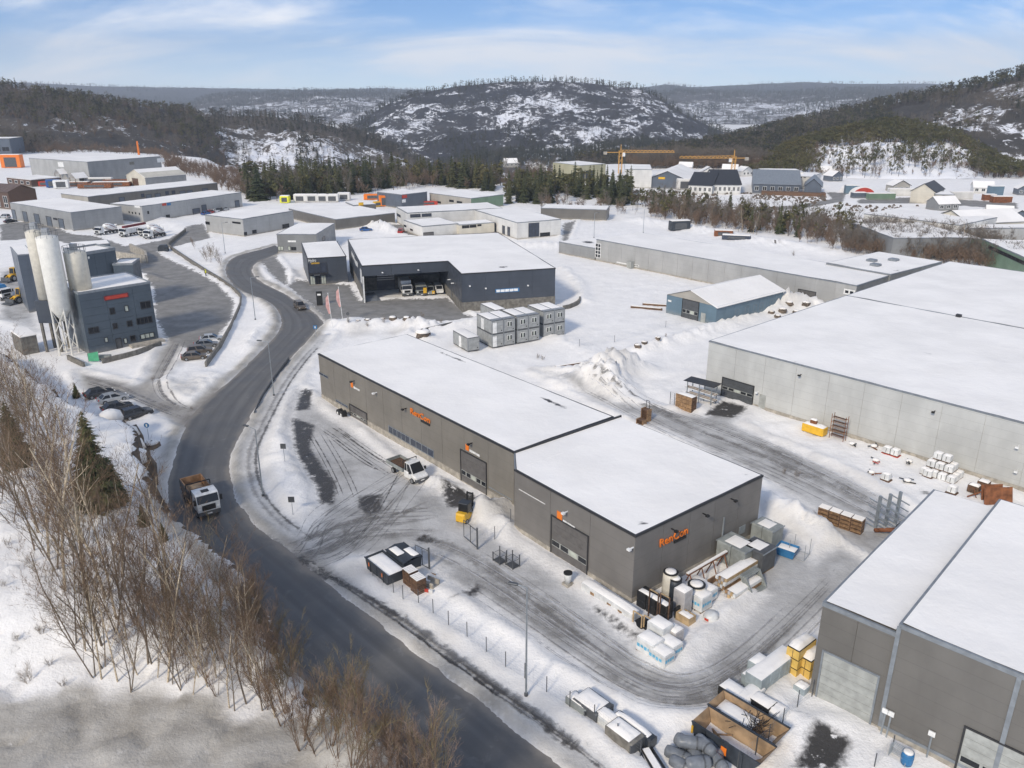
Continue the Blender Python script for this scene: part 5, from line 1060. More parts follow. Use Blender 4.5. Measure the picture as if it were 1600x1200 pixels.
simple('flat white hall with a row of dark windows behind the grey-roofed hall', (1198,273), (1268,276.5), (1275,270), 6., 'white_wall', 6, 1, wins=tuple(('front',(x,275),(x+3,278),1,'glass') for x in range(1202,1262,6)))
simple('long white building below the pine knoll at the end of the road', (1195,268), (1256,268.5), (1262,264), 7., 'white_wall', 4, 1)
h = gable('house', 'cream gable house with a dark roof at the foot of the snowy knoll', (1424,298), (1462,300.5), (1468,294), 5., 8.2, 'cream_wall', 'trim_dark', 'y')
h = simple('flat beige garage with a blue gate beside the cream gable house', (1462,303.5), (1492,304.5), (1496,300), 4.6, 'beige_wall', 2, 1, doors=(('front',(1473,305),(1488,315),'blue_wall'),))
h = T('barrel_shed', 'red round-roofed shed at the foot of the snowy knoll', 'shed', at(1350,306)); MB().xz([(5.0*math.cos(math.pi*i/12), 3.6*math.sin(math.pi*i/12)) for i in range(13)], 0, 16).build('shell', 'red', h); h2 = MB().xz([(5.2*math.cos(math.pi*i/12), 3.8*math.sin(math.pi*i/12)+.01) for i in range(13)], .6, 16.2).build('roof_snow', 'snow', h)
for lab, x, y, m, w, d_ in (('dark blue container below the red barrel shed', 1343, 310, 'slate_wall', 6, 2.4), ('teal containers beside the red barrel shed', 1378, 312, 'green_wall', 12, 2.6), ('rust-red container at the right end of the yard under the knoll', 1566, 317, 'rust', 8, 2.6), ('sky blue container stack near the right edge', 1556, 309, 'blue_wall', 6, 5), ('pale blue shed left of the red barrel shed', 1331, 304, 'blue_wall', 6, 4), ('white container in the yard under the knoll', 1410, 306, 'white_wall', 12, 3), ('grey-white container right of the blue gate', 1503, 312, 'white_wall', 10, 3.2), ('red container left of the sky blue stack', 1547, 314, 'rust', 5, 2.6)):
    o = T('container', lab, 'container', at(x, y), random.uniform(-.1,.1)); B(o, 'box', m, -w/2, w/2, 0, 3, 0, d_); B(o, 'roof_snow', 'snow', -w/2+.05, w/2-.05, .05, 2.95, d_+.003, d_+.25)
    q = MB()
    for i in range(int(w*2)): q.box(-w/2+i*.5+.1, -w/2+i*.5+.3, -.05, -.003, .15, d_-.1)
    q.build('rib', m, o)
simple('big flat snow-covered hall with a row of roof vents, far right', (1330,348), (1396,372), (1500,366), 6., 'mid_wall', 3, 3)
simple('long flat white-roofed factory behind the scrub, far right', (1350,334), (1500,352), (1560,340), 6.5, 'white_wall', 8, 2)
gable('shed', 'wide twin-pitch hall with snowy roof below the quarry bank', (1458,338), (1514,349), (1560,337), 5., 8., 'cream_wall', 'snow', 'y')
simple('long grey concrete shed with roof vents at the right edge', (1497,357.5), (1640,356), (1650,350), 5., 'grey_wall', 6, 1, plinth=.3)
simple('green-fronted factory hall with a flat snowy roof behind the birch scrub', (1396,372), (1535,373.5), (1545,345), 5., 'green_wall', 9, 1)
simple('green metal hall with a dark glazed strip at the right edge', (1535,373.5), (1700,447), (1760,400), 6.5, 'green_wall', 7, 1, wins=(('front',(1545,383),(1600,414),9,'glass'),))
simple('low snow-roofed shed behind the plateau forest', (845,325), (948,328), (955,322), 4., 'dark_wall', 6, 1)
hs = [(1098,276,'white_wall','snow'),(1128,272,'red','snow'),(1160,276,'white_wall','snow'),(1285,276,'white_wall','snow'),(1300,284,'slate_wall','snow'),(1180,262,'white_wall','snow'),(1395,300,'beige_wall','snow'),(1520,302,'white_wall','snow'),(1590,305,'slate_wall','snow'),(1060,268,'white_wall','snow'),(1230,258,'beige_wall','snow'),(1465,330,'mid_wall','snow'),(1575,352,'slate_wall','snow'),(1540,345,'beige_wall','snow'),(830,268,'white_wall','snow'),(790,262,'beige_wall','snow')]
nm = ('left of the cranes wood','with red walls under the wood','right of the second crane','by the road end','dark one by the road end','high under the wood','under the knoll by the barrel shed','under the knoll beside the blue gate','dark one at the right edge','behind the white warehouse','highest by the pine knoll','below the stone bank','dark one at the right edge roofs','beige one near the right edge roofs','white one left of the concrete hall','beige one far left of the concrete hall')
for k, (x, y, w, rf) in enumerate(hs):
    o = at(x, y); rz = random.uniform(-.5,.5); O = Vector((o.x, o.y, 0)); u = Vector((math.cos(rz), math.sin(rz), 0)); v = Vector((-math.sin(rz), math.cos(rz), 0)); L, D = random.uniform(7,10), random.uniform(6,7)
    gable('small_house', 'small snow-roofed house in the far settlement, '+nm[k], O, O+u*L, O+u*L+v*D, 3.0, 5.2, w, rf, 'x' if k % 2 else 'y', wins=3)
# ================================================================ trees near enough to tell apart
def tree_proto(name, mbs, ms):
    r = bpy.data.objects.new(name, None); out = []
    for nm, mb, m in zip(('trunk', 'crown'), mbs, ms):
        me = bpy.data.meshes.new(nm); me.from_pydata(mb.v, [], mb.f); me.materials.append(MATS[m]); out.append((nm, me))
    bpy.data.objects.remove(r); return name, out
def plant(pr, x, y, sc_, label, cat, group, z=None, lean=0, sxy=1.):
    name, parts = pr; o = T(name, label, cat, (x, y, (gz(x, y) if z is None else z)), random.uniform(0, 6.28), group); o.scale = (sc_*sxy, sc_*sxy, sc_)
    if lean: o.rotation_euler[0] = random.gauss(0, lean); o.rotation_euler[1] = random.gauss(0, lean)
    for nm, me in parts: link(nm, me, o)
    return o
BIRCH = [tree_proto('birch_tree', bare_mesh(20+k, 14, 3, .55, .6, .013, 1 if k % 3 else 2, .0085, .75, 11, .85), ('bark_birch' if k % 2 else 'bark_grey', 'twig_brown')) for k in range(6)]
ALDER = [tree_proto('bare_tree', bare_mesh(40+k, 12, 3, .5, .65, .013, 2, .0085, .8, 9, .8), ('bark_grey', ('twig_olive', 'twig_brown')[k % 2])) for k in range(4)]
SHRUB = [tree_proto('bare_shrub', bare_mesh(60+k, 6, 2, .42, 1.05, .009, 5, .008, .95, 7, 1.0), ('twig_brown', ('twig_red', 'twig_olive', 'twig_brown', 'twig_red')[k % 4])) for k in range(5)]
BUSH = [tree_proto('bare_bush', bare_mesh(80+k, 2, 1, .5, 1.4, .008, 9, .007, .9, 5, .9), ('bark_grey', 'bark_grey')) for k in range(2)]
SPRN = [tree_proto('spruce_tree', spruce_mesh(90+k, 12, 2.4, 26, 14, 2), ('bark_dark', 'spruce_near')) for k in range(2)]
SPRF = [tree_proto('spruce_tree', spruce_mesh(95+k, 14, 2.5, 15, 10, 1), ('bark_dark', 'spruce')) for k in range(4)]
PINF = [tree_proto('pine_tree', pine_mesh(100+k, 11, 170, 2.3), ('bark_dark', 'pine')) for k in range(3)]
def inpoly(poly, n, zp=0., mind=0.):
    W = np.array(wp(poly, zp)); lo, hi = W.min(0), W.max(0); out = []
    for _ in range(n*60):
        p = rng.uniform(lo, hi)
        if polysd(W, p[:1], p[1:])[0] > 0 and all((p[0]-q[0])**2+(p[1]-q[1])**2 > mind*mind for q in out): out.append(p)
        if len(out) >= n: break
    return out
# tall birches of the wood, front row first
for px, py, h in ((150,1066,11.5),(160,1068,9),(185,1072,8),(203,1082,10),(232,1040,10),(238,1042,8.5),(262,1072,11),(268,1074,8),(325,1082,8.5),(312,1060,9),(358,1106,7.5),(366,1108,6.5),(120,1012,12),(132,1018,10),(85,885,16.5),(75,870,14),(100,920,14.5),(60,830,15),(140,960,13),(180,985,13),(210,970,12.5),(165,930,14),(250,1000,11),(290,1020,10),(130,880,14),(190,900,12.5),(40,800,13),(110,850,14),(285,1078,9.5),(300,1090,8),(340,1070,9),(345,1040,10),(385,1100,8.5),(395,1075,9.5),(372,1050,9),(320,1020,11),(270,985,12),(225,940,12.5),(300,970,11),(345,1000,10.5),(255,930,11.5),(410,1110,8),(430,1120,8),(200,1010,11),(160,1010,12),(218,1060,9),(246,1068,8)):
    p = at(px, py, 4.); z = gz(p.x, p.y); p = at(px, py, z); plant(random.choice(BIRCH), p.x, p.y, h/14*random.uniform(.95,1.08), 'tall slender leafless birch on the snowy slope left of the road', 'tree', 'birches on the left slope', lean=.03)
for p in inpoly([(-40,745),(60,760),(110,810),(150,870),(215,935),(320,990),(400,1040),(385,1080),(300,1068),(160,1040),(70,900),(-40,860)], 26, 4.2, 1.3):
    plant(random.choice(BIRCH+ALDER), p[0], p[1], random.uniform(.55,.95), 'thin brown leafless tree in the thicket on the left slope', 'tree', 'thicket on the left slope', lean=.06)
for p in inpoly([(-120,640),(0,610),(50,640),(82,690),(90,760),(60,775),(-120,770)], 38, 4.2, 1.0):
    plant(random.choice(ALDER+BIRCH[:2]), p[0], p[1], random.uniform(.62,.92), 'reddish brown leafless tree of the dense wood at the left edge', 'tree', 'dense wood at the left edge', lean=.05)
for p in inpoly([(360,925),(400,955),(470,1060),(560,1120),(650,1200),(700,1290),(560,1290),(520,1190),(440,1120),(380,1020)], 56, 4., .7):
    plant(random.choice(SHRUB), p[0], p[1], random.uniform(.6,1.15), 'brown many-stemmed leafless shrub along the road bank', 'shrub', 'shrubs on the road bank', lean=.08)
for p in inpoly([(170,890),(270,930),(380,1020),(450,1090),(380,1110),(300,1060),(200,990)], 22, 4., .7):
    plant(random.choice(SHRUB+ALDER), p[0], p[1], random.uniform(.45,.75), 'low leafless sapling among the birches', 'shrub', 'saplings among the birches', lean=.08)
for px, py, s_ in ((18,880,.5),(40,1045,1.0),(65,990,.6),(25,1000,.5),(75,1030,.5),(130,985,.7),(95,1055,.5),(50,905,.5),(12,940,.45),(240,600,.6),(545,512,.8),(575,515,.7),(600,512,.9),(660,512,.8),(690,508,.7),(300,640,.4),(1225,740,.5),(1245,745,.6),(840,560,.6),(848,563,.6),(1040,530,.5),(1240,400,.9)):
    p = at(px, py, 4. if px < 250 and py > 700 else 0.); plant(random.choice(BUSH), p.x, p.y, s_, 'small bare bush poking out of the snow', 'bush', 'small bushes in the snow')
for px, py, h, lab in ((160,812,10.5,'large green spruce among bare birches by the rock cut'), (34,752,7.5,'smaller spruce at the left edge among brown trees'), (188,806,5,'young spruce tucked against the large green spruce'), (228,838,2.6,'tiny spruce on the bank beside the truck'), (258,858,2.0,'tiniest spruce on the bank in front of the truck'), (118,612,2.6,'bushy green spruce below the concrete plant')):
    p = at(px, py, 4. if py > 700 else 1.); plant(random.choice(SPRN), p.x, p.y, h/12, lab, 'tree', None, sxy=1.15)
# spruce belt behind the middle halls, conifers on the right
for p in inpoly([(384,314),(470,312),(560,303),(600,296),(690,290),(775,300),(785,286),(690,276),(560,284),(384,292)], 210, 0., 2.6):
    plant(random.choice(SPRF+SPRF+PINF), p[0], p[1], random.choice((.5,.7,.8,.9,1.0,1.1))*random.uniform(.85,1.15), 'dark green spruce in the belt behind the middle halls', 'tree', 'spruce belt', sxy=random.uniform(1.2,1.7))
for p in inpoly([(785,318),(850,320),(900,316),(985,322),(985,300),(900,296),(800,296)], 95, 0., 2.6):
    plant(random.choice(SPRF+PINF), p[0], p[1], random.uniform(.65,1.), 'green conifer in the wood beside the snowy field', 'tree', 'conifer wood beside the field', sxy=random.uniform(1.1,1.6))
for p in inpoly([(985,330),(1080,345),(1200,362),(1330,375),(1330,362),(1200,345),(1060,322),(985,315)], 34, 0., 4.):
    plant(random.choice(SPRF+PINF+PINF), p[0], p[1], random.uniform(.45,.75), 'scattered conifer along the far side of the field', 'tree', 'scattered conifers')
for p in inpoly([(985,335),(1080,352),(1200,370),(1330,385),(1480,398),(1590,420),(1590,405),(1480,380),(1330,366),(1060,328)], 46, 0., 3.):
    plant(random.choice(BIRCH+ALDER), p[0], p[1], random.uniform(.45,.75), 'bare birch in the scrub along the far side of the field', 'tree', 'birches along the field')
for px, py, h, lab in ((1217,366,11.5,'tallest dark spruce standing alone in the scrub across the field'), (1173,362,9,'dark spruce left of the tallest lone spruce'), (1246,371,8,'shorter spruce right of the tallest lone spruce'), (1185,360,6.5,'small spruce between two larger lone spruces')):
    p = at(px, py); plant(SPRF[0], p.x, p.y, h/14, lab, 'tree', None)
for p in inpoly([(300,385),(345,400),(348,420),(320,410)], 9, 0., 2.): plant(random.choice(SHRUB), p[0], p[1], random.uniform(.4,.7), 'brown shrub on the snowy bank by the road bend', 'shrub', 'shrubs by the road bend')
# ================================================================ vehicles
def paneq(root, name, q, m, k=.88, off=.012):
    q = [Vector(p) for p in q]; c = sum(q, Vector())/len(q); n = (q[1]-q[0]).cross(q[2]-q[0]).normalized()
    a = [c+(p-c)*k+n*off for p in q]; MB().add(a, [tuple(range(len(a)))]).build(name, m, root)
def wheel(root, x, y, r, w, side):
    o = MB().lathe([(r*.6,-w/2),(r*.93,-w/2),(r,-w*.3),(r,w*.3),(r*.93,w/2),(r*.6,w/2)], 14).build('wheel', 'rubber', root); o.location = (x, y, r); o.rotation_euler = (math.pi/2, 0, 0)
    MB().lathe([(r*.62,-w*.4),(r*.62,w*.52),(r*.2,w*.54)], 10).build('rim', 'steel', o).rotation_euler = (0 if side < 0 else math.pi, 0, 0)
def loft(st, m, name, root, ring):
    v, f = [], []; n = len(ring(*st[0][1:]))
    for x, *a in st: v += [(x, y, z) for y, z in ring(*a)]
    for i in range(len(st)-1): f += [(i*n+j, i*n+(j+1) % n, (i+1)*n+(j+1) % n, (i+1)*n+j) for j in range(n)]
    f += [tuple(range(n-1,-1,-1)), tuple(range((len(st)-1)*n, len(st)*n))]
    return MB().add(v, f).build(name, m, root)
bodyring = lambda w, zb, zm, zt: [(-w*.96,zb),(w*.96,zb),(w,zm),(w*.9,zt),(-w*.9,zt),(-w,zm)]
def cabin(root, b, t, m, z0, z1, wb, wt, split=.5):
    """glasshouse: base from x=b0..b1, roof from t0..t1"""
    P = [(b[0],-wb,z0),(b[1],-wb,z0),(b[1],wb,z0),(b[0],wb,z0),(t[0],-wt,z1),(t[1],-wt,z1),(t[1],wt,z1),(t[0],wt,z1)]
    MB().add(P, [(4,5,6,7),(0,1,5,4),(1,2,6,5),(2,3,7,6),(3,0,4,7)]).build('roof', m, root)
    paneq(root, 'windscreen', [P[1],P[2],P[6],P[5]], 'glass', .9); paneq(root, 'rear_window', [P[3],P[0],P[4],P[7]], 'glass', .86)
    L = lambda a, c, k: tuple(a[i]*(1-k)+c[i]*k for i in range(3))
    for lo, hi in ((0, split), (split, 1)):
        paneq(root, 'side_window', [L(P[0],P[1],lo), L(P[0],P[1],hi), L(P[4],P[5],hi), L(P[4],P[5],lo)], 'glass', .84); paneq(root, 'side_window', [L(P[2],P[3],1-hi) if False else L(P[3],P[2],hi), L(P[3],P[2],lo), L(P[7],P[6],lo), L(P[7],P[6],hi)], 'glass', .84)
def car(label, loc, rz, m, kind='suv', group=None, snow=False, name='parked_car'):
    r = T(name, label, 'car', loc, rz, group)
    if kind == 'suv': st = [(-2.2,.78,.45,.7,.85),(-2.1,.86,.3,.75,1.02),(-1.2,.92,.25,.75,1.02),(.6,.92,.25,.75,1.0),(1.2,.9,.25,.72,.98),(2.0,.86,.28,.66,.82),(2.2,.7,.4,.6,.7)]; cb, ct, z1 = (-2.12,1.15), (-1.85,.35), 1.62
    else: st = [(-2.2,.76,.42,.62,.8),(-2.1,.84,.28,.66,.92),(-1.2,.9,.22,.68,.93),(.6,.9,.22,.68,.9),(1.2,.88,.22,.66,.86),(2.0,.83,.26,.6,.72),(2.2,.68,.36,.54,.62)]; cb, ct, z1 = (-1.9,1.15), (-1.2,.25), 1.42
    loft(st, m, 'body', r, bodyring); cabin(r, cb, ct, m, .93 if kind == 'suv' else .84, z1, .82, .64)
    for x in (-1.35, 1.38):
        for s_ in (-1, 1): wheel(r, x, s_*.82, .34, .22, s_)
    for s_ in (-1, 1):
        B(r, 'headlight', 'lamp_white', 2.02, 2.2, s_*.62-.14, s_*.62+.14, .58, .72); B(r, 'tail_light', 'tail_red', -2.23, -2.1, s_*.68-.1, s_*.68+.1, .7, .95); B(r, 'mirror', 'black', .62, .78, s_*.98-.09, s_*.98+.09, .95, 1.1)
    if snow: B(r, 'roof_snow', 'snow', ct[0]+.1, ct[1]-.05, -.55, .55, z1+.003, z1+.08)
    return r
def heading(a, b): p, q = at(*a), at(*b); return math.atan2(q.y-p.y, q.x-p.x)
def cargroup(spec, hd, group):
    for lab, px, py, m, k in spec: car(lab, at(px, py), hd+random.uniform(-.04,.04), m, k, group)
cargroup((('silver hatchback, farthest of four cars parked in a row by the kerb wall',331,533,'car_silver','car'), ('grey car, second from the far end of the row by the kerb wall',323,542,'car_grey','car'), ('dark bronze car, second from the near end of the row by the kerb wall',313,552,'car_bronze','suv'), ('bronze-grey hatchback, nearest of four cars parked by the kerb wall',304,561,'car_bronze','car')), heading((285,566),(323,562)), 'cars parked by the kerb wall')
cargroup((('black SUV nearest the road, parked by the snow-capped rock',215,651,'car_black','suv'), ('black estate car behind the black SUV by the rock',184,641,'car_black','car'), ('silver-grey car, third in the row by the rock',177,627,'car_silver','car'), ('dark car farthest in the row behind the snow-capped rock',156,619,'car_black','car')), heading((197,658),(236,648)), 'cars parked by the rock')
car('brown car driving on the road past the black pillar sign', at(469,482), heading((462,476),(481,490)), 'car_bronze', 'suv', name='car')
cargroup(tuple((l, x, y, m, 'car') for l, x, y, m in (('dark car, leftmost in the lot before the office complex',663,349,'car_black'),('grey car, second in the lot before the office complex',670,347.5,'car_grey'),('black car, third in the lot before the office complex',677,346.5,'car_black'),('dark car beside the white van in the lot',683,345.5,'car_bronze'))), 1.35, 'cars before the office complex')
car('white van in the lot before the office complex', at(591+100,345), 1.2, 'car_white', 'suv'); car('small blue van right of the white van', at(697,341), 1.2, 'car_blue', 'suv'); car('blue car by the snow heap in the middle lot', at(572,361), .2, 'car_blue', 'car'); car('red car at the corner of the low pale block', at(627,364), 1.5, 'car_red', 'suv')
car('black car parked at the left edge by the grey hall', at(17,348), heading((5,350),(30,347)), 'car_black', 'car'); car('silver car behind the black car at the left edge', at(8,341), 2.8, 'car_silver', 'suv')
cargroup(tuple((l, x, y, m, 'car') for l, x, y, m in (('blue car in the row before the long grey hall',322,335.5,'car_blue'),('red car in the row before the long grey hall',329,333.5,'car_red'),('white car in the row before the long grey hall',336,332,'car_white'),('dark car in the row before the long grey hall',343,330.5,'car_black'),('silver car at the right end of the row before the long grey hall',351,329,'car_silver'))), 1.2, 'cars before the long grey hall')
def cab(root, x0, x1, w, z0, z1, m='car_white', slope=.25):
    """truck cab: x1 is the front"""
    zm = z0+(z1-z0)*.48
    P = [(x0,z0),(x1,z0),(x1+.02,zm),(x1-slope,z1-.12),(x1-slope-.25,z1),(x0,z1)]
    MB().xz([(a,b) for a,b in P], -w/2, w/2).build('cab', m, root)
    paneq(root, 'windscreen', [(x1+.02,-w/2,zm),(x1+.02,w/2,zm),(x1-slope,w/2,z1-.12),(x1-slope,-w/2,z1-.12)], 'glass', .93)
    for s_ in (-1, 1):
        q = [(x1-.75,s_*w/2,zm),(x1-.1,s_*w/2,zm),(x1-slope-.05,s_*w/2,z1-.25),(x1-.75,s_*w/2,z1-.25)]
        paneq(root, 'side_window', q if s_ < 0 else q[::-1], 'glass', .92); B(root, 'mirror', 'black', x1-.1, x1+.1, s_*(w/2+.2)-.12, s_*(w/2+.2)+.12, zm+.05, zm+.7); B(root, 'headlight', 'lamp_white', x1-.02, x1+.06, s_*w*.39-.16, s_*w*.39+.16, z0+.25, z0+.45)
    B(root, 'grille', 'black', x1+.0, x1+.05, -w*.3, w*.3, z0+.15, zm-.2); B(root, 'bumper', 'steel_dark', x1-.3, x1+.1, -w/2+.02, w/2-.02, z0-.45, z0+.02); B(root, 'number_plate', 'white_paint', x1+.101, x1+.13, -.26, .26, z0-.3, z0-.16)
# dump truck on the road
i = int(np.argmin(np.hypot((LE+RE)[:,0]/2-at(318,795).x, (LE+RE)[:,1]/2-at(318,795).y))); tv = (LE+RE)[i-2]-(LE+RE)[i+2]; hd = heading((300,772),(331,815))
r = T('dump_truck', 'white dump truck with a rust-coloured open tipper body driving down the road', 'truck', at(315,790), hd)
cab(r, 1.55, 3.55, 2.45, .95, 3.0); B(r, 'roof_hatch', 'black', 2.2, 2.9, -.4, .4, 3.001, 3.05); B(r, 'chassis', 'black', -3.4, 1.55, -.5, .5, .6, 1.0)
bd = MB(); bd.box(-3.6,.9,-1.22,-1.12,1.05,2.35).box(-3.6,.9,1.12,1.22,1.05,2.35).box(.8,.9,-1.119,1.119,1.05,2.75).box(-3.6,-3.5,-1.119,1.119,1.05,2.35).box(-3.499,.799,-1.119,1.119,1.05,1.15); bd.build('tipper_body', 'rustbed', r)
MB().box(-3.62,.92,-1.3,-1.221,1.0,2.3).box(-3.62,.92,1.221,1.3,1.0,2.3).box(.901,1.0,-1.2,1.2,1.0,2.7).build('tipper_side', 'bin_dark', r)
MB().tube((-.3,-1.35,2.35),(-.3,-1.35,2.9),.06).tube((-.3,-1.35,2.9),(-.3,1.35,2.9),.07).tube((-.3,1.35,2.9),(-.3,1.35,2.35),.06).build('cover_bar', 'black', r); B(r, 'headboard', 'black', 1.05, 1.5, -1.15, 1.15, 1.0, 2.5)
MB().add([(-3.3,-1.0,1.4),(.6,-1.0,1.4),(.6,1.0,1.4),(-3.3,1.0,1.4),(-1.4,-.3,2.1),(-.4,.4,2.0)], [(0,1,4),(1,5,4),(1,2,5),(2,3,5),(3,4,5),(3,0,4)]).build('load', 'skip_inside', r)
for x in (-2.7, -1.5, 2.7):
    for s_ in (-1, 1): wheel(r, x, s_*1.05, .5, .34 if x > 0 else .5, s_)
# flatbed van by the long hall
r = T('flatbed_truck', 'white flatbed pickup truck parked along the long warehouse', 'truck', at(638,743), LONG.rz+math.radians(2))
st = [(.55,1.0,.45,1.1,1.3),(2.1,1.0,.45,1.1,1.28),(2.75,.95,.45,.95,1.12),(3.0,.8,.5,.85,.95)]; loft(st, 'car_white', 'body', r, bodyring); cabin(r, (.55,2.35), (.6,1.5), 'car_white', 1.25, 2.35, .95, .82, .35)
B(r, 'bumper', 'steel_dark', 2.75, 3.06, -.95, .95, .4, .75); B(r, 'number_plate', 'lamp_white', 3.06, 3.08, -.26, .26, .5, .62)
for s_ in (-1, 1): B(r, 'headlight', 'lamp_white', 2.8, 2.98, s_*.72-.15, s_*.72+.15, .85, 1.02); B(r, 'mirror', 'black', 1.95, 2.12, s_*1.15-.12, s_*1.15+.12, 1.35, 1.7)
B(r, 'bed_floor', 'wood_dark', -3.2, .35, -1.05, 1.05, .95, 1.05)
for q in ((-3.2,.35,-1.1,-1.051), (-3.2,.35,1.051,1.1), (-3.25,-3.2,-1.05,1.05), (.35,.42,-1.05,1.05)): B(r, 'bed_side', 'duct_grey', *q, .95, 1.45)
MB().tube((.45,-1.0,1.45),(.45,-1.0,2.5),.05).tube((.45,1.0,1.45),(.45,1.0,2.5),.05).tube((.45,-1.0,2.5),(.45,1.0,2.5),.05).build('headboard', 'black', r); B(r, 'chassis', 'black', -3.0, .6, -.4, .4, .5, .95)
for x in (-1.9, 2.2):
    for s_ in (-1, 1): wheel(r, x, s_*.88, .38, .3, s_)
# forklift
r = T('forklift', 'orange-yellow forklift with dark cab facing the warehouse gate', 'forklift', at(727,812), heading((716,817),(741,793)))
loft([(-1.25,.5,.35,.7,1.1),(-1.1,.62,.28,.7,1.3),(-.5,.64,.28,.7,1.25)], 'yellow', 'counterweight', r, bodyring); MB().xz([(-.5,.35),(1.1,.35),(1.1,.6),(.6,.75),(.2,.75),(-.1,1.1),(-.5,1.1)], -.58, .58).build('body', 'yellow', r)
q = MB()
for s_ in (-.55, .55): q.tube((-.5,s_,1.1),(-.4,s_,2.2),.05).tube((.75,s_,.7),(.45,s_,2.2),.05)
q.build('cab_frame', 'black', r); B(r, 'cab_roof', 'bin_dark', -.55, .55, -.62, .62, 2.2, 2.28, .05)
for s_ in (-1, 1): paneq(r, 'side_window', [(-.48,s_*.56,1.15),(.55,s_*.56,1.15),(.42,s_*.56,2.15),(-.4,s_*.56,2.15)][::s_ if s_ < 0 else 1], 'glass', .95, 0)
paneq(r, 'rear_window', [(-.5,.52,1.15),(-.5,-.52,1.15),(-.4,-.52,2.15),(-.4,.52,2.15)], 'glass', .95, 0); B(r, 'seat', 'black', -.2, .3, -.25, .25, .8, 1.3)
for s_ in (-.35, .35): B(r, 'mast_rail', 'black', 1.12, 1.28, s_-.07, s_+.07, .1, 2.9); B(r, 'fork', 'steel_dark', 1.3, 2.4, s_-.06, s_+.06, .08, .14)
MB().box(1.13,1.27,-.27,.27,2.7,2.85).box(1.13,1.27,-.27,.27,1.4,1.5).box(1.13,1.27,-.27,.27,.5,.6).build('mast_crossbar', 'black', r); B(r, 'fork_carriage', 'steel_dark', 1.29, 1.36, -.5, .5, .2, .9)
for x, rr in ((-.75,.3), (.8,.36)):
    for s_ in (-1, 1): wheel(r, x, s_*.52, rr, .26, s_)
for z in (.62, .78): B(r, 'decal', 'black', -1.24, -1.2, -.25, .25, z+.15, z+.2)
# vehicles inside the loading bay: fronts to the yard
def van(name, label, loc, rz, m, m2, L=5.5, w=2.0, h=2.3):
    r = T(name, label, 'van', loc, rz); loft([(-L/2,w/2,.35,1.2,h),(L*.18,w/2,.35,1.2,h),(L*.33,w/2*.97,.35,1.1,h*.60),(L/2-.15,w/2*.9,.4,.9,h*.45),(L/2,w/2*.8,.45,.75,h*.38)], m, 'body', r, bodyring)
    paneq(r, 'windscreen', [(L*.33,-w*.42,h*.61),(L*.33,w*.42,h*.61),(L*.19,w*.42,h*.98),(L*.19,-w*.42,h*.98)], 'glass', .9)
    for s_ in (-1, 1):
        B(r, 'side_panel', m2, -L/2+.3, L*.1, s_*(w/2+.001)-.01, s_*(w/2+.001)+.01, .5, h*.9); B(r, 'headlight', 'lamp_white', L/2-.12, L/2+.02, s_*w*.33-.13, s_*w*.33+.13, .62, .8); B(r, 'mirror', 'black', L*.24, L*.28, s_*(w/2+.12)-.08, s_*(w/2+.12)+.08, h*.55, h*.72)
        for x in (-L*.3, L*.3): wheel(r, x, s_*(w/2-.14), .34, .22, s_)
    return r
bz = BAY.rz-math.pi/2
r = T('box_truck', 'white box truck standing in the open loading bay', 'truck', at(634,459), bz); cab(r, 1.2, 3.0, 2.3, .8, 2.7); B(r, 'box', 'white_paint', -3.5, 1.1, -1.2, 1.2, .9, 3.4)
for x in (-2.3, 2.2):
    for s_ in (-1, 1): wheel(r, x, s_*1.0, .45, .3, s_)
r = T('tool_truck', 'grey truck with a bright yellow door in the loading bay', 'truck', at(656,459), bz); cab(r, 1.2, 3.0, 2.4, .8, 2.5, 'duct_grey'); B(r, 'box', 'steel_dark', -3.4, 1.1, -1.2, 1.2, .9, 2.9); B(r, 'yellow_panel', 'yellow', 3.03, 3.1, .35, 1.15, .7, 2.1)
for x in (-2.3, 2.2):
    for s_ in (-1, 1): wheel(r, x, s_*1.0, .45, .3, s_)
r = van('van', 'small grey van with a yellow flank in the loading bay', at(671,459), bz, 'duct_grey', 'yellow', 4.8, 1.9, 2.0); B(r, 'yellow_panel', 'yellow', 2.2, 2.42, .25, .85, .5, 1.2)
van('van', 'white van farthest right in the loading bay', at(685,457), bz, 'car_white', 'car_white', 4.8, 1.9, 1.9)
r = T('covered_load', 'grey tarpaulin-covered heap at the left corner of the loading bay', 'heap', at(579,468), bz); MB().add([(-1.6,-1.8,0),(1.6,-2.,0),(1.7,2.2,0),(-1.6,1.9,0),(-.9,-1.1,1.3),(.8,-1.2,1.1),(.7,1.2,.9),(-.8,1.0,1.5)], [(4,5,6,7),(0,1,5,4),(1,2,6,5),(2,3,7,6),(3,0,4,7)]).build('tarpaulin', 'grey_sack', r, True)
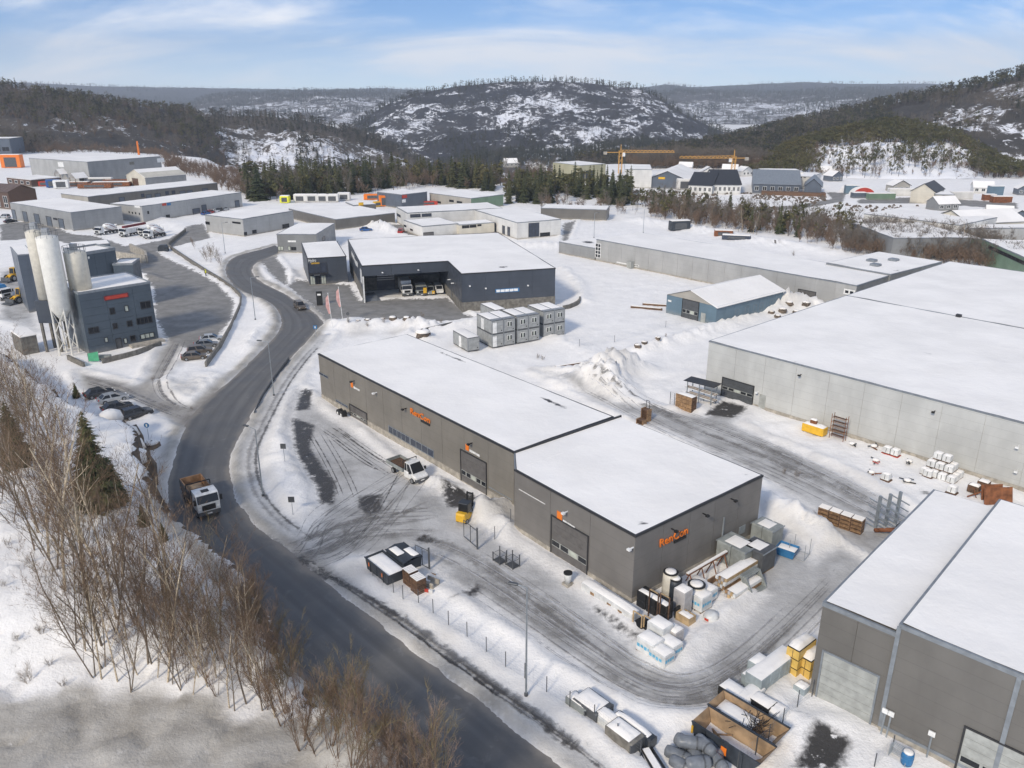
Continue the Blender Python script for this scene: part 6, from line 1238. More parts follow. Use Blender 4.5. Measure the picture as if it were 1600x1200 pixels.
# concrete mixers
def mixer(label, px, py, hd, drum=True):
    r = T('concrete_mixer', label, 'truck', at(px, py), hd); cab(r, 2.1, 4.0, 2.45, .95, 2.9); B(r, 'chassis', 'steel_dark', -4.2, 2.1, -.5, .5, .7, 1.1)
    if drum:
        prof = [(.35,-2.9),(1.0,-1.8),(1.2,-.4),(1.15,.9),(.7,2.0),(.3,2.1)]; d = MB().lathe(prof, 18).build('drum', 'white_paint', r, True); d.location = (-1.0, 0, 2.35); d.rotation_euler = (0, math.radians(76), 0)
        for k in range(5):
            q = MB(); t0 = k*2*math.pi/5
            for i in range(12):
                pr = lambda i_: (np.interp(i_/12*4.6-2.7, [p[1] for p in prof], [p[0] for p in prof])+.015, i_/12*4.6-2.7)
                (r0, z0), (r1, z1) = pr(i), pr(i+1); a, b = t0+i*.09, t0+(i+1)*.09; w = .2
                q.add([(r0*math.cos(a),r0*math.sin(a),z0),(r0*math.cos(a+w),r0*math.sin(a+w),z0),(r1*math.cos(b+w),r1*math.sin(b+w),z1),(r1*math.cos(b),r1*math.sin(b),z1)], [(0,1,2,3)])
            q.build('stripe', 'darkred', d)
        MB().add([(-4.0,-.6,2.9),(-4.0,.6,2.9),(-3.4,.4,2.2),(-3.4,-.4,2.2)], [(0,1,2,3)]).build('hopper', 'white_paint', r); MB().tube((-3.6,-.7,1.0),(-3.4,-.7,3.0),.06).tube((-3.6,.7,1.0),(-3.4,.7,3.0),.06).build('rear_frame', 'steel', r)
    for x in (-3.3, -2.0, 1.2, 3.1):
        for s_ in (-1, 1): wheel(r, x, s_*1.02, .5, .36, s_)
    return r
hm = heading((190,362),(150,369.5))
mixer('white concrete mixer with maroon drum stripes, left one by the grey hall', 168, 366, hm); mixer('white concrete mixer with maroon drum stripes, nearest right one', 243, 371, heading((270,363),(230,372))); mixer('white concrete truck half hidden behind the right mixer', 236, 367, heading((270,360),(226,368)))
r = mixer('white concrete pump truck carrying a maroon conveyor boom', 206, 368, heading((240,360),(195,369)), False); MB().obox((-1.6,0,3.2), (9.5,.8,.7)).build('boom', 'darkred', r); B(r, 'pump_body', 'white_paint', -4.0, 1.8, -1.0, 1.0, 1.1, 2.3)
# wheel loaders and a blue-tarped lorry at the left edge
def loader(label, px, py, hd):
    r = T('wheel_loader', label, 'wheel loader', at(px, py), hd); loft([(-2.8,.9,.9,1.4,2.0),(-1.0,1.0,.9,1.5,2.2),(-.6,.9,.9,1.5,2.0)], 'yellow', 'engine_cover', r, bodyring); B(r, 'front_frame', 'yellow', -.5, 1.2, -.5, .5, .8, 1.6); cabin(r, (-1.2,.3), (-1.1,.1), 'yellow', 1.7, 3.2, .75, .65)
    MB().tube((.6,-.5,1.6),(2.4,-.5,.8),.14).tube((.6,.5,1.6),(2.4,.5,.8),.14).build('lift_arm', 'yellow', r); MB().xz([(2.3,.2),(3.6,.15),(3.5,.25),(2.6,.4),(2.5,1.2),(2.3,1.2)], -1.4, 1.4).build('bucket', 'steel_dark', r)
    for x in (-1.8, 1.0):
        for s_ in (-1, 1): wheel(r, x, s_*1.0, .8, .6, s_)
    return r
loader('yellow wheel loader, rear one beside the blue aggregate house', 22, 438, heading((30,436),(8,442))); loader('yellow wheel loader, front one beside the blue-tarped lorry', 32, 472, heading((40,470),(15,476)))
r = T('tarped_lorry', 'lorry with a bright blue tarpaulin at the left edge', 'truck', at(-2,466), heading((-10,462),(18,468))); MB().xz([(-4,1.1),(2.2,1.1),(2.2,2.8),(1.6,3.3),(-3.4,3.3),(-4,2.8)], -1.2, 1.2).build('tarpaulin', 'blue', r); cab(r, 2.4, 4.0, 2.4, .9, 2.7); B(r, 'chassis', 'steel_dark', -4, 2.4, -.6, .6, .6, 1.09)
for x in (-2.5, 3.0):
    for s_ in (-1, 1): wheel(r, x, s_*1.0, .5, .36, s_)
# machines and vehicles of the far yards
def block(name, label, cat, px, py, w, d, h, m, rz=0, snow=True, cabm=None):
    o = T(name, label, cat, at(px, py), rz); B(o, 'body', m, -w/2, w/2, -d/2, d/2, .25, h, min(.25, h*.1)); 
    if snow: B(o, 'snow_cap', 'snow', -w/2+.15, w/2-.15, -d/2+.15, d/2-.15, h+.003, h+.2, .1)
    B(o, 'door_panel', cabm or 'steel_dark', -w*.3, w*.3, -d/2-.04, -d/2-.003, .6, h*.8); MB().box(-w*.35,-w*.25,-d*.4,d*.4,0,.25).box(w*.25,w*.35,-d*.4,d*.4,0,.25).build('skid', 'steel_dark', o); return o
block('site_hut', 'bright orange site hut on the far left lot', 'hut', 21, 262, 12, 5, 8, 'orange', .1); block('container', 'yellow and red container on the ridge at far left', 'container', 34, 233, 14, 5, 5, 'yellow', .0, True, 'red')
block('tank', 'orange tank by the slate-blue hall', 'tank', 602, 322, 5, 4, 4.5, 'orange', .2, False); block('machine', 'yellow digger machine left of the orange tank', 'machine', 590, 323, 3.5, 2, 2.2, 'yellow', .5, False); block('machine', 'red-orange lift platform base behind the flat hall', 'machine', 583, 312, 8, 3, 2.5, 'orange', .1, False); block('machine', 'red trailer in front of the slate-blue hall', 'trailer', 664, 321, 13, 2.5, 1.8, 'red', .1, False)
for x, lab in ((470,'leftmost'), (488,'second from left'), (505,'third from left'), (520,'fourth from left'), (538,'rightmost')): block('site_cabin', 'white site cabin with snowy roof before the spruces, %s' % lab, 'cabin', x, 315.5 if x < 530 else 313, 5.5, 3, 3.2, 'white_wall', random.uniform(-.1,.1))
block('container', 'yellow-green container left of the site cabins', 'container', 446, 317, 4, 3, 3, 'hivis', 0); block('lorry', 'blue lorry in the yard of the large pale warehouse', 'truck', 84, 293, 6, 3, 4, 'car_blue', .3, False); block('lorry', 'white and blue lorry beside the blue lorry', 'truck', 97, 294, 7, 3, 4, 'white_paint', .3, False)
block('machine', 'red machine among the trucks in the left yard', 'machine', 70, 291, 5, 3, 2.5, 'red', .2, False); block('trailer', 'white bus-shaped trailer in front of the large pale warehouse', 'trailer', 152, 287, 16, 3, 3, 'white_wall', .1)
for i, (x, y, w) in enumerate(((118,291,14), (150,294,16), (176,291,18), (185,287,14))): block('steel_stack', 'long stack of rusty steel beams, %s in the yard of the pale warehouse' % ('leftmost','second','third','rearmost')[i], 'steel', x, y, w, 4, 2.2, 'rust', .1, i % 2 == 0)
block('lorry', 'red lorry before the grey gable hall', 'truck', 1022, 291, 8, 3, 4, 'red', 0, False); block('lorry', 'brown-red trailer beside the red lorry', 'truck', 1048, 293, 8, 3, 3.4, 'rust', 0, True); block('hut', 'white cube hut below the grey gable hall', 'hut', 1068, 296, 7, 4, 5, 'white_wall', 0); block('boat', 'covered boat hull in the snow across the field', 'boat', 1150, 375, 9, 2.6, 1.6, 'pane_blue', -.25); block('machine', 'dark snow-covered machine across the field', 'machine', 1130, 370, 6, 2.6, 2.2, 'rust', -.2); block('container', 'dark lorry wreck at the edge of the field scrub', 'truck', 1061, 360, 7, 3, 3.4, 'bin_dark', .2)
# ================================================================ things in the yards
AX = LONG.rz; AY = AX+math.pi/2
def I(name, label, cat, px, py, rz=AX, z=None, group=None):
    p = at(px, py); zz_ = max(gz(p.x, p.y), 0) if z is None else z; return T(name, label, cat, (p.x, p.y, zz_-.02), rz, group)
def cap(r, x0, x1, y0, y1, z, h=.14):
    """lumpy snow lying on a flat top"""
    nx, ny = 7, 6; X, Y = np.meshgrid(np.linspace(x0, x1, nx), np.linspace(y0, y1, ny)); e = np.minimum(np.minimum(X-x0, x1-X)/(x1-x0), np.minimum(Y-y0, y1-Y)/(y1-y0))
    Z = z+.004+h*np.clip(e*6, 0, 1)**.5*(.75+.5*rng.random(X.shape)); v = [tuple(p) for p in np.c_[X.ravel(), Y.ravel(), Z.ravel()]]
    f = [(j*nx+i, j*nx+i+1, (j+1)*nx+i+1, (j+1)*nx+i) for j in range(ny-1) for i in range(nx-1)]; return MB().add(v, f).build('snow_cap', 'snow', r, True)
def pallet(r, w, d, m='wood_dark'):
    for i in range(5): B(r, 'pallet_board', m, -w/2, w/2, -d/2+d*i/5+.02, -d/2+d*(i+1)/5-.02, .11, .14)
    for x in (-w/2+.05, 0, w/2-.15): B(r, 'pallet_bearer', m, x, x+.1, -d/2, d/2, 0, .108)
# shrink-wrapped pallets with blue print
pal = (('white wrapped pallet with blue print, left one of the front group',1015,1018,1.9,1.5,1.5), ('white wrapped pallet with blue print, nearest to the camera',1033,1032,1.8,1.4,1.2), ('white wrapped pallet with blue print, right one of the front group',1046,1018,1.8,1.4,1.2), ('white wrapped pallet with blue print raised behind the front group',1030,1000,1.8,1.5,1.9), ('white wrapped pallet with blue print beside the round white tanks',1093,948,1.6,1.6,1.6), ('white wrapped pallet with blue print farthest back by the tanks',1102,933,1.8,1.4,1.3))
for lab, px, py, w, d, h in pal:
    r = I('wrapped_pallet', lab, 'pallet', px, py, AX+random.uniform(-.05,.05), 0., 'wrapped pallets with blue print'); pallet(r, w, d); B(r, 'wrapped_load', 'pack_wrap', -w/2, w/2, -d/2, d/2, .145, h, .08); cap(r, -w/2+.08, w/2-.08, -d/2+.08, d/2-.08, h)
    for k in range(4): B(r, 'print_block', 'cyan_print', -w/2+.15+k*w*.2, -w/2+.15+k*w*.2+w*.15, -d/2-.012, -d/2-.002, h*.40+(k % 2)*.06, h*.40+.32); B(r, 'print_block', 'cyan_print', w/2+.002, w/2+.012, -d/2+.15+k*d*.2, -d/2+.15+k*d*.2+d*.15, h*.40+(k % 2)*.05, h*.40+.32)
for lab, px, py, w, d, h, m in (('tall clear-wrapped pallet load under snow by the round tanks',1065,955,1.3,1.3,2.5,'wrap_clear'), ('low clear-wrapped bundle behind the front pallets',1052,1000,1.3,1.3,1.3,'wrap_clear'), ('grey wrapped flat bundle along the near warehouse gable',1078,925,1.4,3.6,.9,'pack_wrap'), ('white wrapped bundle beside the tall white sack',1040,1000,1.4,1.4,1.0,'pack_wrap')):
    r = I('wrapped_load', lab, 'pallet', px, py, AX, 0.); pallet(r, w, d); B(r, 'load', m, -w/2, w/2, -d/2, d/2, .145, h, .1); cap(r, -w/2+.06, w/2-.06, -d/2+.06, d/2-.06, h, .2)
# tall sacks and round tanks
for lab, px, py, rr, h, m, top in (('tall cream sack with black top against the near warehouse gable',1045,935,.72,2.9,'silo_cream','black'), ('black bulging sack beside the tall cream sack',1053,940,.6,2.5,'bin_dark','black'), ('round white tank with black rim under snow',1086,940,.85,1.9,'silo_cream','black'), ('slim black post sack between wrapped load and white tank',1075,948,.3,1.6,'black','black')):
    r = I('sack_tank', lab, 'sack', px, py, AX, 0.); MB().lathe([(rr*.85,0),(rr*1.02,h*.25),(rr,h*.8),(rr*.95,h)], 18).build('body', m, r, True); MB().lathe([(rr*.99,h),(rr*.99,h+.08),(rr*.6,h+.09)], 18).build('rim', top, r)
    MB().lathe([(rr*.75,h+.07),(rr*.7,h+.18),(rr*.2,h+.2)], 12).build('snow_cap', 'snow', r, True)
r = I('round_bale', 'small pink-labelled white sack lying near the wrapped pallets', 'sack', 1111, 968, AX, 0.); MB().lathe([(.5,0),(.75,.3),(.6,.7),(.2,.85)], 12).build('body', 'pack_wrap', r, True); B(r, 'label_patch', 'red', -.2, .2, -.76, -.7, .25, .45)
# black crates and timber frames at the corner
r = I('black_crates', 'row of stacked black plastic crates at the warehouse corner', 'crates', 1022, 955, AX, 0.)
for i in range(3):
    for j in range(2): B(r, 'crate', 'black', -1.7+i*1.15, -.62+i*1.15, -.6, .6, .02+j*.85, .83+j*.85, .06)
cap(r, -1.6, 1.7, -.5, .1, 1.68, .15)
for k, (px, py) in enumerate(((1001,978), (1018,985))):
    r = I('post_rack', 'pale timber post frame, %s of two at the warehouse corner' % ('left','right')[k], 'frame', px, py, AX, 0.)
    for x, y in ((-.5,-.5), (.5,-.5), (-.5,1.6), (.5,1.6)): MB().box(x-.05,x+.05,y-.05,y+.05,0,1.6 if y < 0 else 3.0).build('post', 'wood_pale' if y < 0 else 'wood_dark', r)
    for y, z in ((-.5,1.55), (1.6,2.9)): B(r, 'crossbar', 'wood_pale', -.5, .5, y-.04, y+.04, z, z+.1)
    B(r, 'base_tray', 'black', -.6, .6, -.6, .9, .02, .35)
r = I('wooden_box', 'open wooden box full of snow with a black stand beside it', 'box', 1071, 970, AX, 0.)
for q in ((-.75,.75,-.5,-.45), (-.75,.75,.45,.5), (-.75,-.7,-.449,.449), (.7,.75,-.449,.449)): B(r, 'side_board', 'wood_pale', *q, 0, .8)
cap(r, -.68, .68, -.43, .43, .65, .2); B(r, 'stand', 'black', -1.0, -.8, -.4, .3, 0, 1.1)
# long wrapped bundle along the front of the near hall
r = I('long_bundle', 'long snow-covered grey bundle lying along the near warehouse front', 'bundle', 952, 944, NEAR.rz, 0.); B(r, 'bundle', 'pack_wrap', -3.3, 3.3, -.55, .55, .15, .95, .08); cap(r, -3.25, 3.25, -.5, .5, .95, .16)
for x in (-2.8, -1., 1., 2.8): B(r, 'bearer', 'wood_dark', x-.06, x+.06, -.5, .5, 0, .148)
for x in (-2., .2, 1.6): B(r, 'label_patch', 'wood', x, x+.5, -.57, -.552, .3, .6)
r = I('litter_bin', 'white topped waste bin on a stand near the warehouse gate', 'bin', 887, 914, NEAR.rz, 0.); MB().lathe([(.28,.3),(.42,1.3),(.4,1.35)], 12).build('drum', 'pack_wrap', r, True); MB().lathe([(.45,1.35),(.45,1.45),(.3,1.47)], 12).build('rim', 'black', r); B(r, 'base', 'concrete', -.4, .4, -.4, .4, 0, .3)
# grey duct boxes, plank stacks and trestles beyond the gable wall
for lab, px, py, w, d, h, m in (('largest grey ventilation duct box beside the near warehouse',1150,880,3.4,2.6,2.5,'duct_grey'), ('dark grey duct box right of the largest one',1182,885,2.6,2.4,2.5,'steel_dark'), ('grey duct box on supports at the far end of the row',1196,848,2.6,2.2,2.3,'duct_grey')):
    r = I('duct_box', lab, 'duct', px, py, AX, 0.)
    for j in range(2): B(r, 'duct_half', m, -w/2+j*w/2+.02, -w/2+(j+1)*w/2-.02, -d/2, d/2, .25, h, .1)
    MB().box(-w/2+.1,-w/2+.3,-d/2,d/2,0,.25).box(w/2-.3,w/2-.1,-d/2,d/2,0,.25).build('bearer', 'wood', r); cap(r, -w*.3, w*.25, -d*.35, d*.35, h, .07)
    MB().box(-w/2-.04,-w/2+.02,-d/2-.04,d/2+.04,h-.14,h-.02).box(w/2-.02,w/2+.04,-d/2-.04,d/2+.04,h-.14,h-.02).build('flange', 'galv', r)
for k, (px, py, w) in enumerate(((1150,908,5.2), (1163,922,4.6))):
    r = I('plank_stack', ('tall stack of wrapped planks under snow beside the grey ducts', 'lower stack of planks and boards in front of the wrapped stack')[k], 'planks', px, py, AY, 0.)
    for j in range(4 if k == 0 else 2):
        for i in range(4): B(r, 'plank', ('wrap_clear','wood','pack_wrap','wood_pale')[(i+j+k) % 4], -w/2+random.uniform(-.2,.1), w/2+random.uniform(-.1,.2), -.6+i*.3, -.6+i*.3+.27, .12+j*.38, .12+j*.38+.33)
    MB().box(-w*.35,-w*.35+.12,-.7,.7,0,.118).box(w*.3,w*.3+.12,-.7,.7,0,.118).build('bearer', 'wood_dark', r); cap(r, -w/2+.1, w/2-.1, -.55, .5, .12+.38*(4 if k == 0 else 2)-.05, .14)
r = I('frame_stack', 'leaning stack of grey metal window frames at the end of the planks', 'frames', 1187, 925, AY, 0.)
for i in range(4):
    q = MB(); w, h = 2.4, 1.9
    for a in ((-w/2,w/2,0,.16), (-w/2,w/2,h-.16,h), (-w/2,-w/2+.16,.161,h-.161), (w/2-.16,w/2,.161,h-.161)): q.box(a[0],a[1],-.06,.06,a[2],a[3])
    o = q.build('frame', 'duct_grey', r); o.location = (0, i*.2, .03); o.rotation_euler[0] = math.radians(-32)
r = I('steel_trestle', 'rusty A-frame trestle rack with snowy beam along the gable wall', 'rack', 1102, 905, AY, 0.)
for x in (-2.6, -.8, 1., 2.8):
    for s_ in (-1, 1): MB().tube((x,s_*.7,0),(x,0,1.7),.06,n=5).build('leg', 'rust', r)
MB().box(-3.,3.2,-.12,.12,1.7,1.9).build('beam', 'rust', r); MB().box(-3.,3.2,-.14,.14,1.903,2.0).build('snow_cap', 'snow', r); MB().box(-3.,3.2,-.95,-.85,.1,.8).build('side_beam', 'rustbed', r)
r = I('blue_bin', 'blue open bin full of snow behind the duct boxes', 'bin', 1229, 868, AX+.2, 0.); q = MB()
q.add([(-.8,-.55,.1),(.8,-.55,.1),(.8,.55,.1),(-.8,.55,.1),(-1.,-.75,1.1),(1.,-.75,1.1),(1.,.75,1.1),(-1.,.75,1.1)], [(3,2,1,0),(0,1,5,4),(1,2,6,5),(2,3,7,6),(3,0,4,7)]).build('tub', 'blue', r); cap(r, -.88, .88, -.62, .62, .9, .12)
r = I('post_stand', 'galvanised post frame standing beside the blue bin', 'frame', 1248, 868, AX+.2, 0.)
for x in (-.8, .8):
    for y in (-.8, .8): MB().tube((x,y,0),(x,y,1.9),.03,n=5).build('post', 'galv', r)
MB().tube((-.8,-.8,.08),(.8,-.8,.08),.03).tube((.8,-.8,.08),(.8,.8,.08),.03).tube((.8,.8,.08),(-.8,.8,.08),.03).tube((-.8,.8,.08),(-.8,-.8,.08),.03).build('base_rail', 'galv', r)
# dumpsters by the gate
def skip(label, px, py, rz, w, d, h, m, lid):
    r = I('dumpster', label, 'dumpster', px, py, rz, 0.); k = .35
    q = MB(); A = [(-w/2+k,-d/2,0),(w/2-k,-d/2,0),(w/2-k,d/2,0),(-w/2+k,d/2,0),(-w/2,-d/2,h),(w/2,-d/2,h),(w/2,d/2,h),(-w/2,d/2,h)]; q.add(A, [(3,2,1,0),(0,1,5,4),(1,2,6,5),(2,3,7,6),(3,0,4,7)]).build('hull', m, r)
    for x in (-w*.28, 0, w*.28): MB().box(x-.06,x+.06,-d/2-.07,-d/2-.003,.1,h-.1).build('rib', m, r)
    MB().box(-w/2-.05,w/2+.05,-d/2-.06,-d/2+.02,h-.1,h+.03).box(-w/2-.05,w/2+.05,d/2-.02,d/2+.06,h-.1,h+.03).build('rim', m, r)
    if lid == 'lid':
        for s_ in (-1, 1): MB().add([(-w/2,s_*d/2,h),(w/2,s_*d/2,h),(w/2,0,h+.22),(-w/2,0,h+.22)], [(0,1,2,3) if s_ < 0 else (3,2,1,0)]).build('lid', m, r)
        cap(r, -w*.4, w*.1, -d*.45, -.05, h+.16, .16); cap(r, -w*.1, w*.42, .1, d*.45, h+.16, .14)
    else: cap(r, -w/2+.1, w/2-.1, -d/2+.06, d/2-.06, h-.2, .3)
    for x in (-w*.36, w*.2): B(r, 'sticker', 'orange', x, x+.35, -d/2-.02, -d/2-.004, h*.45, h*.75)
    return r
skip('dark steel dumpster with open snow-filled top by the gate', 603, 897, AX, 4.4, 2.0, 1.35, 'bin_dark', 'open'); skip('dark steel dumpster with closed lids by the gate', 632, 884, AX, 3.4, 2.1, 1.55, 'bin_dark', 'lid')
# crates behind dumpsters
for k, (px, py, h) in enumerate(((642,912,1.6), (654,924,1.6))):
    r = I('wooden_crate', ('slatted wooden crate stack behind the dumpsters', 'slatted wooden crate stack nearest the fence')[k], 'crate', px, py, AX, 0.)
    for j in range(8): 
        for q in ((-.6,.6,-.52,-.48), (-.6,.6,.48,.52), (-.6,-.56,-.479,.479), (.56,.6,-.479,.479)): B(r, 'slat', 'wood_dark', *q, .05+j*.2, .2+j*.2)
    for i in range(5): B(r, 'top_slat', 'snow', -.6+i*.25, -.42+i*.25, -.52, .52, 1.652, 1.70)
r = I('red_barrier', 'red and white traffic barrier parts beside the wooden crates', 'barrier', 664, 926, AX+.6, 0.)
for i in range(4): B(r, 'stripe_block', 'red' if i % 2 == 0 else 'white_paint', -.8+i*.4, -.42+i*.4, -.08, .08, .15, .45)
r = I('concrete_chute', 'grey concrete half-pipe piece beside the crates', 'concrete', 673, 915, AX+.3, 0.); MB().yz([(-.5,0),(.5,0),(.6,.6),(.45,.7),(.35,.25),(-.35,.25),(-.45,.7),(-.6,.6)], -.7, .7).build('body', 'concrete', r)
r = I('plank_pile', 'pile of snowy boards behind the dumpsters', 'boards', 661, 899, AX+.4, 0.)
for i in range(6): B(r, 'board', 'wood' if i % 3 else 'red', -1.2+random.uniform(-.2,.2), 1.2, -.5+i*.17, -.36+i*.17, .02+(i % 3)*.08, .09+(i % 3)*.08)
# gate leaves, fence
def meshpanel(r, name, a, b, h, m='galv', n=None, diag=True):
    a, b = Vector(a), Vector(b); L = (b-a).length; d = (b-a)/L; q = MB(); n = n or max(2, int(L/.30))
    for i in range(n+1): p = a+d*(L*i/n); q.tube(p+Vector((0,0,.05)), p+Vector((0,0,h)), .0045, n=3, caps=False)
    for j in range(6): q.tube(a+Vector((0,0,.08+j*(h-.1)/5)), b+Vector((0,0,.08+j*(h-.1)/5)), .0045, n=3, caps=False)
    return q.build(name, m, r)
for lab, p0, p1 in (('left leaf of the open yard gate with a dark post', (650,880), (671,890)), ('right leaf of the open yard gate in front of the forklift', (746,858), (725,840))):
    A, C = at(*p0), at(*p1); r = T('gate_leaf', lab, 'gate', A); v = C-A
    if p0[0] == 650: A, C = C, A; r.location = A; v = C-A
    MB().box(-.09,.09,-.09,.09,0,2.5).build('post', 'steel_dark', r); q = MB()
    for z in (.15, 2.15): q.tube((0,0,z), (v.x,v.y,z), .04)
    for f in (.03, .5, 1.): q.tube((v.x*f,v.y*f,.15), (v.x*f,v.y*f,2.15), .04)
    q.build('frame', 'steel_dark', r); meshpanel(r, 'wire_mesh', (0,0,.1), (v.x,v.y,.1), 2.0)
def fence(label, pts, h=1.5):
    W = [at(*p) for p in pts]; r = T('wire_fence', label, 'fence', (W[0].x, W[0].y, gz(W[0].x, W[0].y))); b = Vector(r.location)
    L = [Vector((w.x-b.x, w.y-b.y, max(gz(w.x, w.y), 0)-b.z)) for w in W]
    for p in L: MB().tube(p+Vector((0,0,-.3)), p+Vector((0,0,h)), .04, n=6).build('post', 'steel_dark', r)
    for p, q in zip(L[:-1], L[1:]): meshpanel(r, 'wire_mesh', p, q, h-.1, n=int((q-p).length/.45))
fence('low wire fence between the yard and the footway', [(583,903),(615,928),(630,939),(654,944),(677,961),(701,980),(730,1000),(760,1022),(790,1045),(820,1062),(854,1083),(890,1107),(928,1130),(964,1158),(1000,1185)])
fence('wire fence from the gate to the near warehouse corner', [(746,858),(773,843),(798,826)], 1.6); fence('wire fence from the rusty skips to the dark hall', [(1152,1200),(1180,1180),(1200,1160),(1222,1135),(1245,1108),(1268,1090)], 1.6)
fence('wire fence along the field behind the snow heap', [(905,545),(960,535),(1040,512),(1119,494)], 1.4)
fence('short wire fence beside the blue drum', [(1366,1198),(1394,1170)], 1.2)
# wire cages
for k, (px, py) in enumerate(((781,877), (801,884))):
    r = I('wire_cage', ('left of two grey wire stillage cages', 'right of two grey wire stillage cages')[k], 'cage', px, py, AX, 0.)
    for x in (-.55, .55):
        for y in (-.45, .45): MB().box(x-.04,x+.04,y-.04,y+.04,0,1.4 if y > 0 else 1.1).build('post', 'steel_dark', r)
    for a, b in (((-.55,-.45,0),(.55,-.45,0)), ((.55,-.45,0),(.55,.45,0)), ((-.55,-.45,0),(-.55,.45,0)), ((-.55,.45,0),(.55,.45,0))): meshpanel(r, 'wire_mesh', a, b, .9, 'steel_dark', 8); MB().tube((a[0],a[1],.95),(b[0],b[1],.95),.025).tube((a[0],a[1],.12),(b[0],b[1],.12),.03).build('rail', 'steel_dark', r)
    B(r, 'floor', 'steel_dark', -.5, .5, -.4, .4, .1, .14)
# bottom: grey covered boxes, beams, sack pile, rusty skips
for k, (lab, px, py, w, d, h) in enumerate((('dark grey box with snow on top, first of the row by the footway fence',925,1110,2.6,1.9,1.0), ('pale snow-covered crate, second of the row by the footway fence',951,1133,2.2,1.3,.9), ('olive grey container with snow on top, third of the row by the fence',975,1160,2.6,1.6,1.2), ('long dark box behind the olive container',990,1148,3.6,.8,1.0), ('snow-covered pallet beside the first dark grey box',906,1106,2.2,1.2,.8))):
    r = I('storage_box', lab, 'box', px, py, AX+.02, 0.); B(r, 'box', ('steel_dark','pack_wrap','concrete_dark','bin_dark','duct_grey')[k], -w/2, w/2, -d/2, d/2, .08, h, .1); cap(r, -w/2+.12, w/2-.3, -d/2+.1, d/2-.15, h, .2); MB().box(-w*.4,-w*.3,-d/2,d/2,-.02,.08).box(w*.3,w*.4,-d/2,d/2,-.02,.08).build('skid', 'wood_dark', r); MB().box(w/2-.1,w/2+.03,-d/2-.03,d/2+.03,h*.2,h*.9).build('end_panel', 'steel_dark', r)
r = I('beam_pile', 'pile of black steel beams dusted with snow beside the sack heap', 'beams', 1018, 1192, AX-.4, 0.)
for i in range(6): MB().obox((0, -.5+i*.2, .12+(i % 2)*.18), (3.6-i*.2, .13, .16), random.uniform(-.12,.12)).build('beam', 'black' if i % 2 else 'bin_dark', r)
MB().obox((.2,0,.42), (2.4,.5,.06)).build('snow_cap', 'snow', r)
sacks = [(1072,1170,.1,0),(1096,1172,.9,0),(1088,1192,-.5,0),(1060,1188,.3,0),(1108,1188,1.2,0),(1120,1172,.4,0),(1078,1180,.7,.75),(1100,1184,-.2,.75),(1064,1202,.2,.0),(1090,1205,1.0,.3),(1120,1198,-.3,.1)]
for k, (px, py, a, z) in enumerate(sacks):
    r = I('grey_sack', 'grey plastic-wrapped insulation roll in the heap at the bottom edge', 'roll', px, py, AX+a, z, 'heap of grey rolls'); L = random.uniform(1.5,2.1); rr = random.uniform(.42,.52)
    o = MB().lathe([(rr*.35,-L/2-.08),(rr*.85,-L/2),(rr,-L/2+.2),(rr*1.05,0),(rr,L/2-.2),(rr*.85,L/2),(rr*.35,L/2+.08)], 14).build('wrap', 'grey_sack', r, True); o.location = (0, 0, rr); o.rotation_euler = (0, math.pi/2, 0)
    o2 = MB().lathe([(rr*1.06,-.06),(rr*1.07,0),(rr*1.06,.06)], 14).build('band', 'steel_dark', r); o2.location = (L*.2, 0, rr); o2.rotation_euler = (0, math.pi/2, 0)
def bigskip(label, px, py, rz, L, w, h, full):
    r = I('rusty_skip', label, 'skip', px, py, rz, 0.); t = .06; k = .9
    prof = [(-L/2+k*.4,0),(L/2-k,0),(L/2,h),(-L/2,h)]
    for s_ in (-1, 1): MB().xz(prof, s_*w/2-t/2, s_*w/2+t/2).build('side_wall', 'bin_dark', r); MB().xz([(a*.985, b*.97+.03) for a, b in prof], s_*(w/2-t/2-.006)-.004, s_*(w/2-t/2-.006)+.004).build('inner_side', 'skip_inside', r)
    MB().add([(-L/2+k*.4,-w/2+.03,.03),(L/2-k,-w/2+.03,.03),(L/2-k,w/2-.03,.03),(-L/2+k*.4,w/2-.03,.03),(L/2,-w/2+.03,h),(L/2,w/2-.03,h),(-L/2,-w/2+.03,h),(-L/2,w/2-.03,h)], [(0,1,2,3),(1,4,5,2),(3,7,6,0)]).build('floor', 'skip_inside', r)
    for x in (-L*.3, -.1, L*.25): MB().box(x,x+.1,-w/2-.12,-w/2-.032,.1,h-.05).build('rib', 'bin_dark', r)
    MB().box(-L/2,L/2,-w/2-.08,-w/2+.02,h,h+.08).box(-L/2,L/2,w/2-.02,w/2+.08,h,h+.08).build('rim', 'bin_dark', r); B(r, 'sticker', 'orange', -.2, .25, -w/2-.14, -w/2-.121, h*.3, h*.75)
    B(r, 'warning_mark', 'yellow', -L/2+.05, -L/2+.2, -w/2-.1, -w/2-.04, h*.35, h*.8)
    if full:
        cap(r, -L/2+.3, L*.1, -w/2+.1, w/2-.1, h*.55, .3); q = MB()
        for i in range(60): a = Vector((.6+random.gauss(0,.5), random.gauss(0,.45), h*.5+random.random()*.3)); q.tube(a, a+Vector((random.gauss(0,.6), random.gauss(0,.6), random.uniform(.1,.8))), .025, n=3)
        q.build('scrap', 'black', r)
    else:
        for i in range(4): MB().obox((-L*.25+i*.1, -.3+i*.2, .25+i*.08), (1.6,.14,.05), random.uniform(-.8,.8)).build('scrap_board', 'wood', r)
    return r
bigskip('large rust-brown open skip, empty one at the bottom', 1143, 1172, AX+.06, 5.6, 2.2, 1.5, False); bigskip('large open skip holding snow and black scrap behind the empty one', 1166, 1142, AX+.06, 5.6, 2.2, 1.4, True)
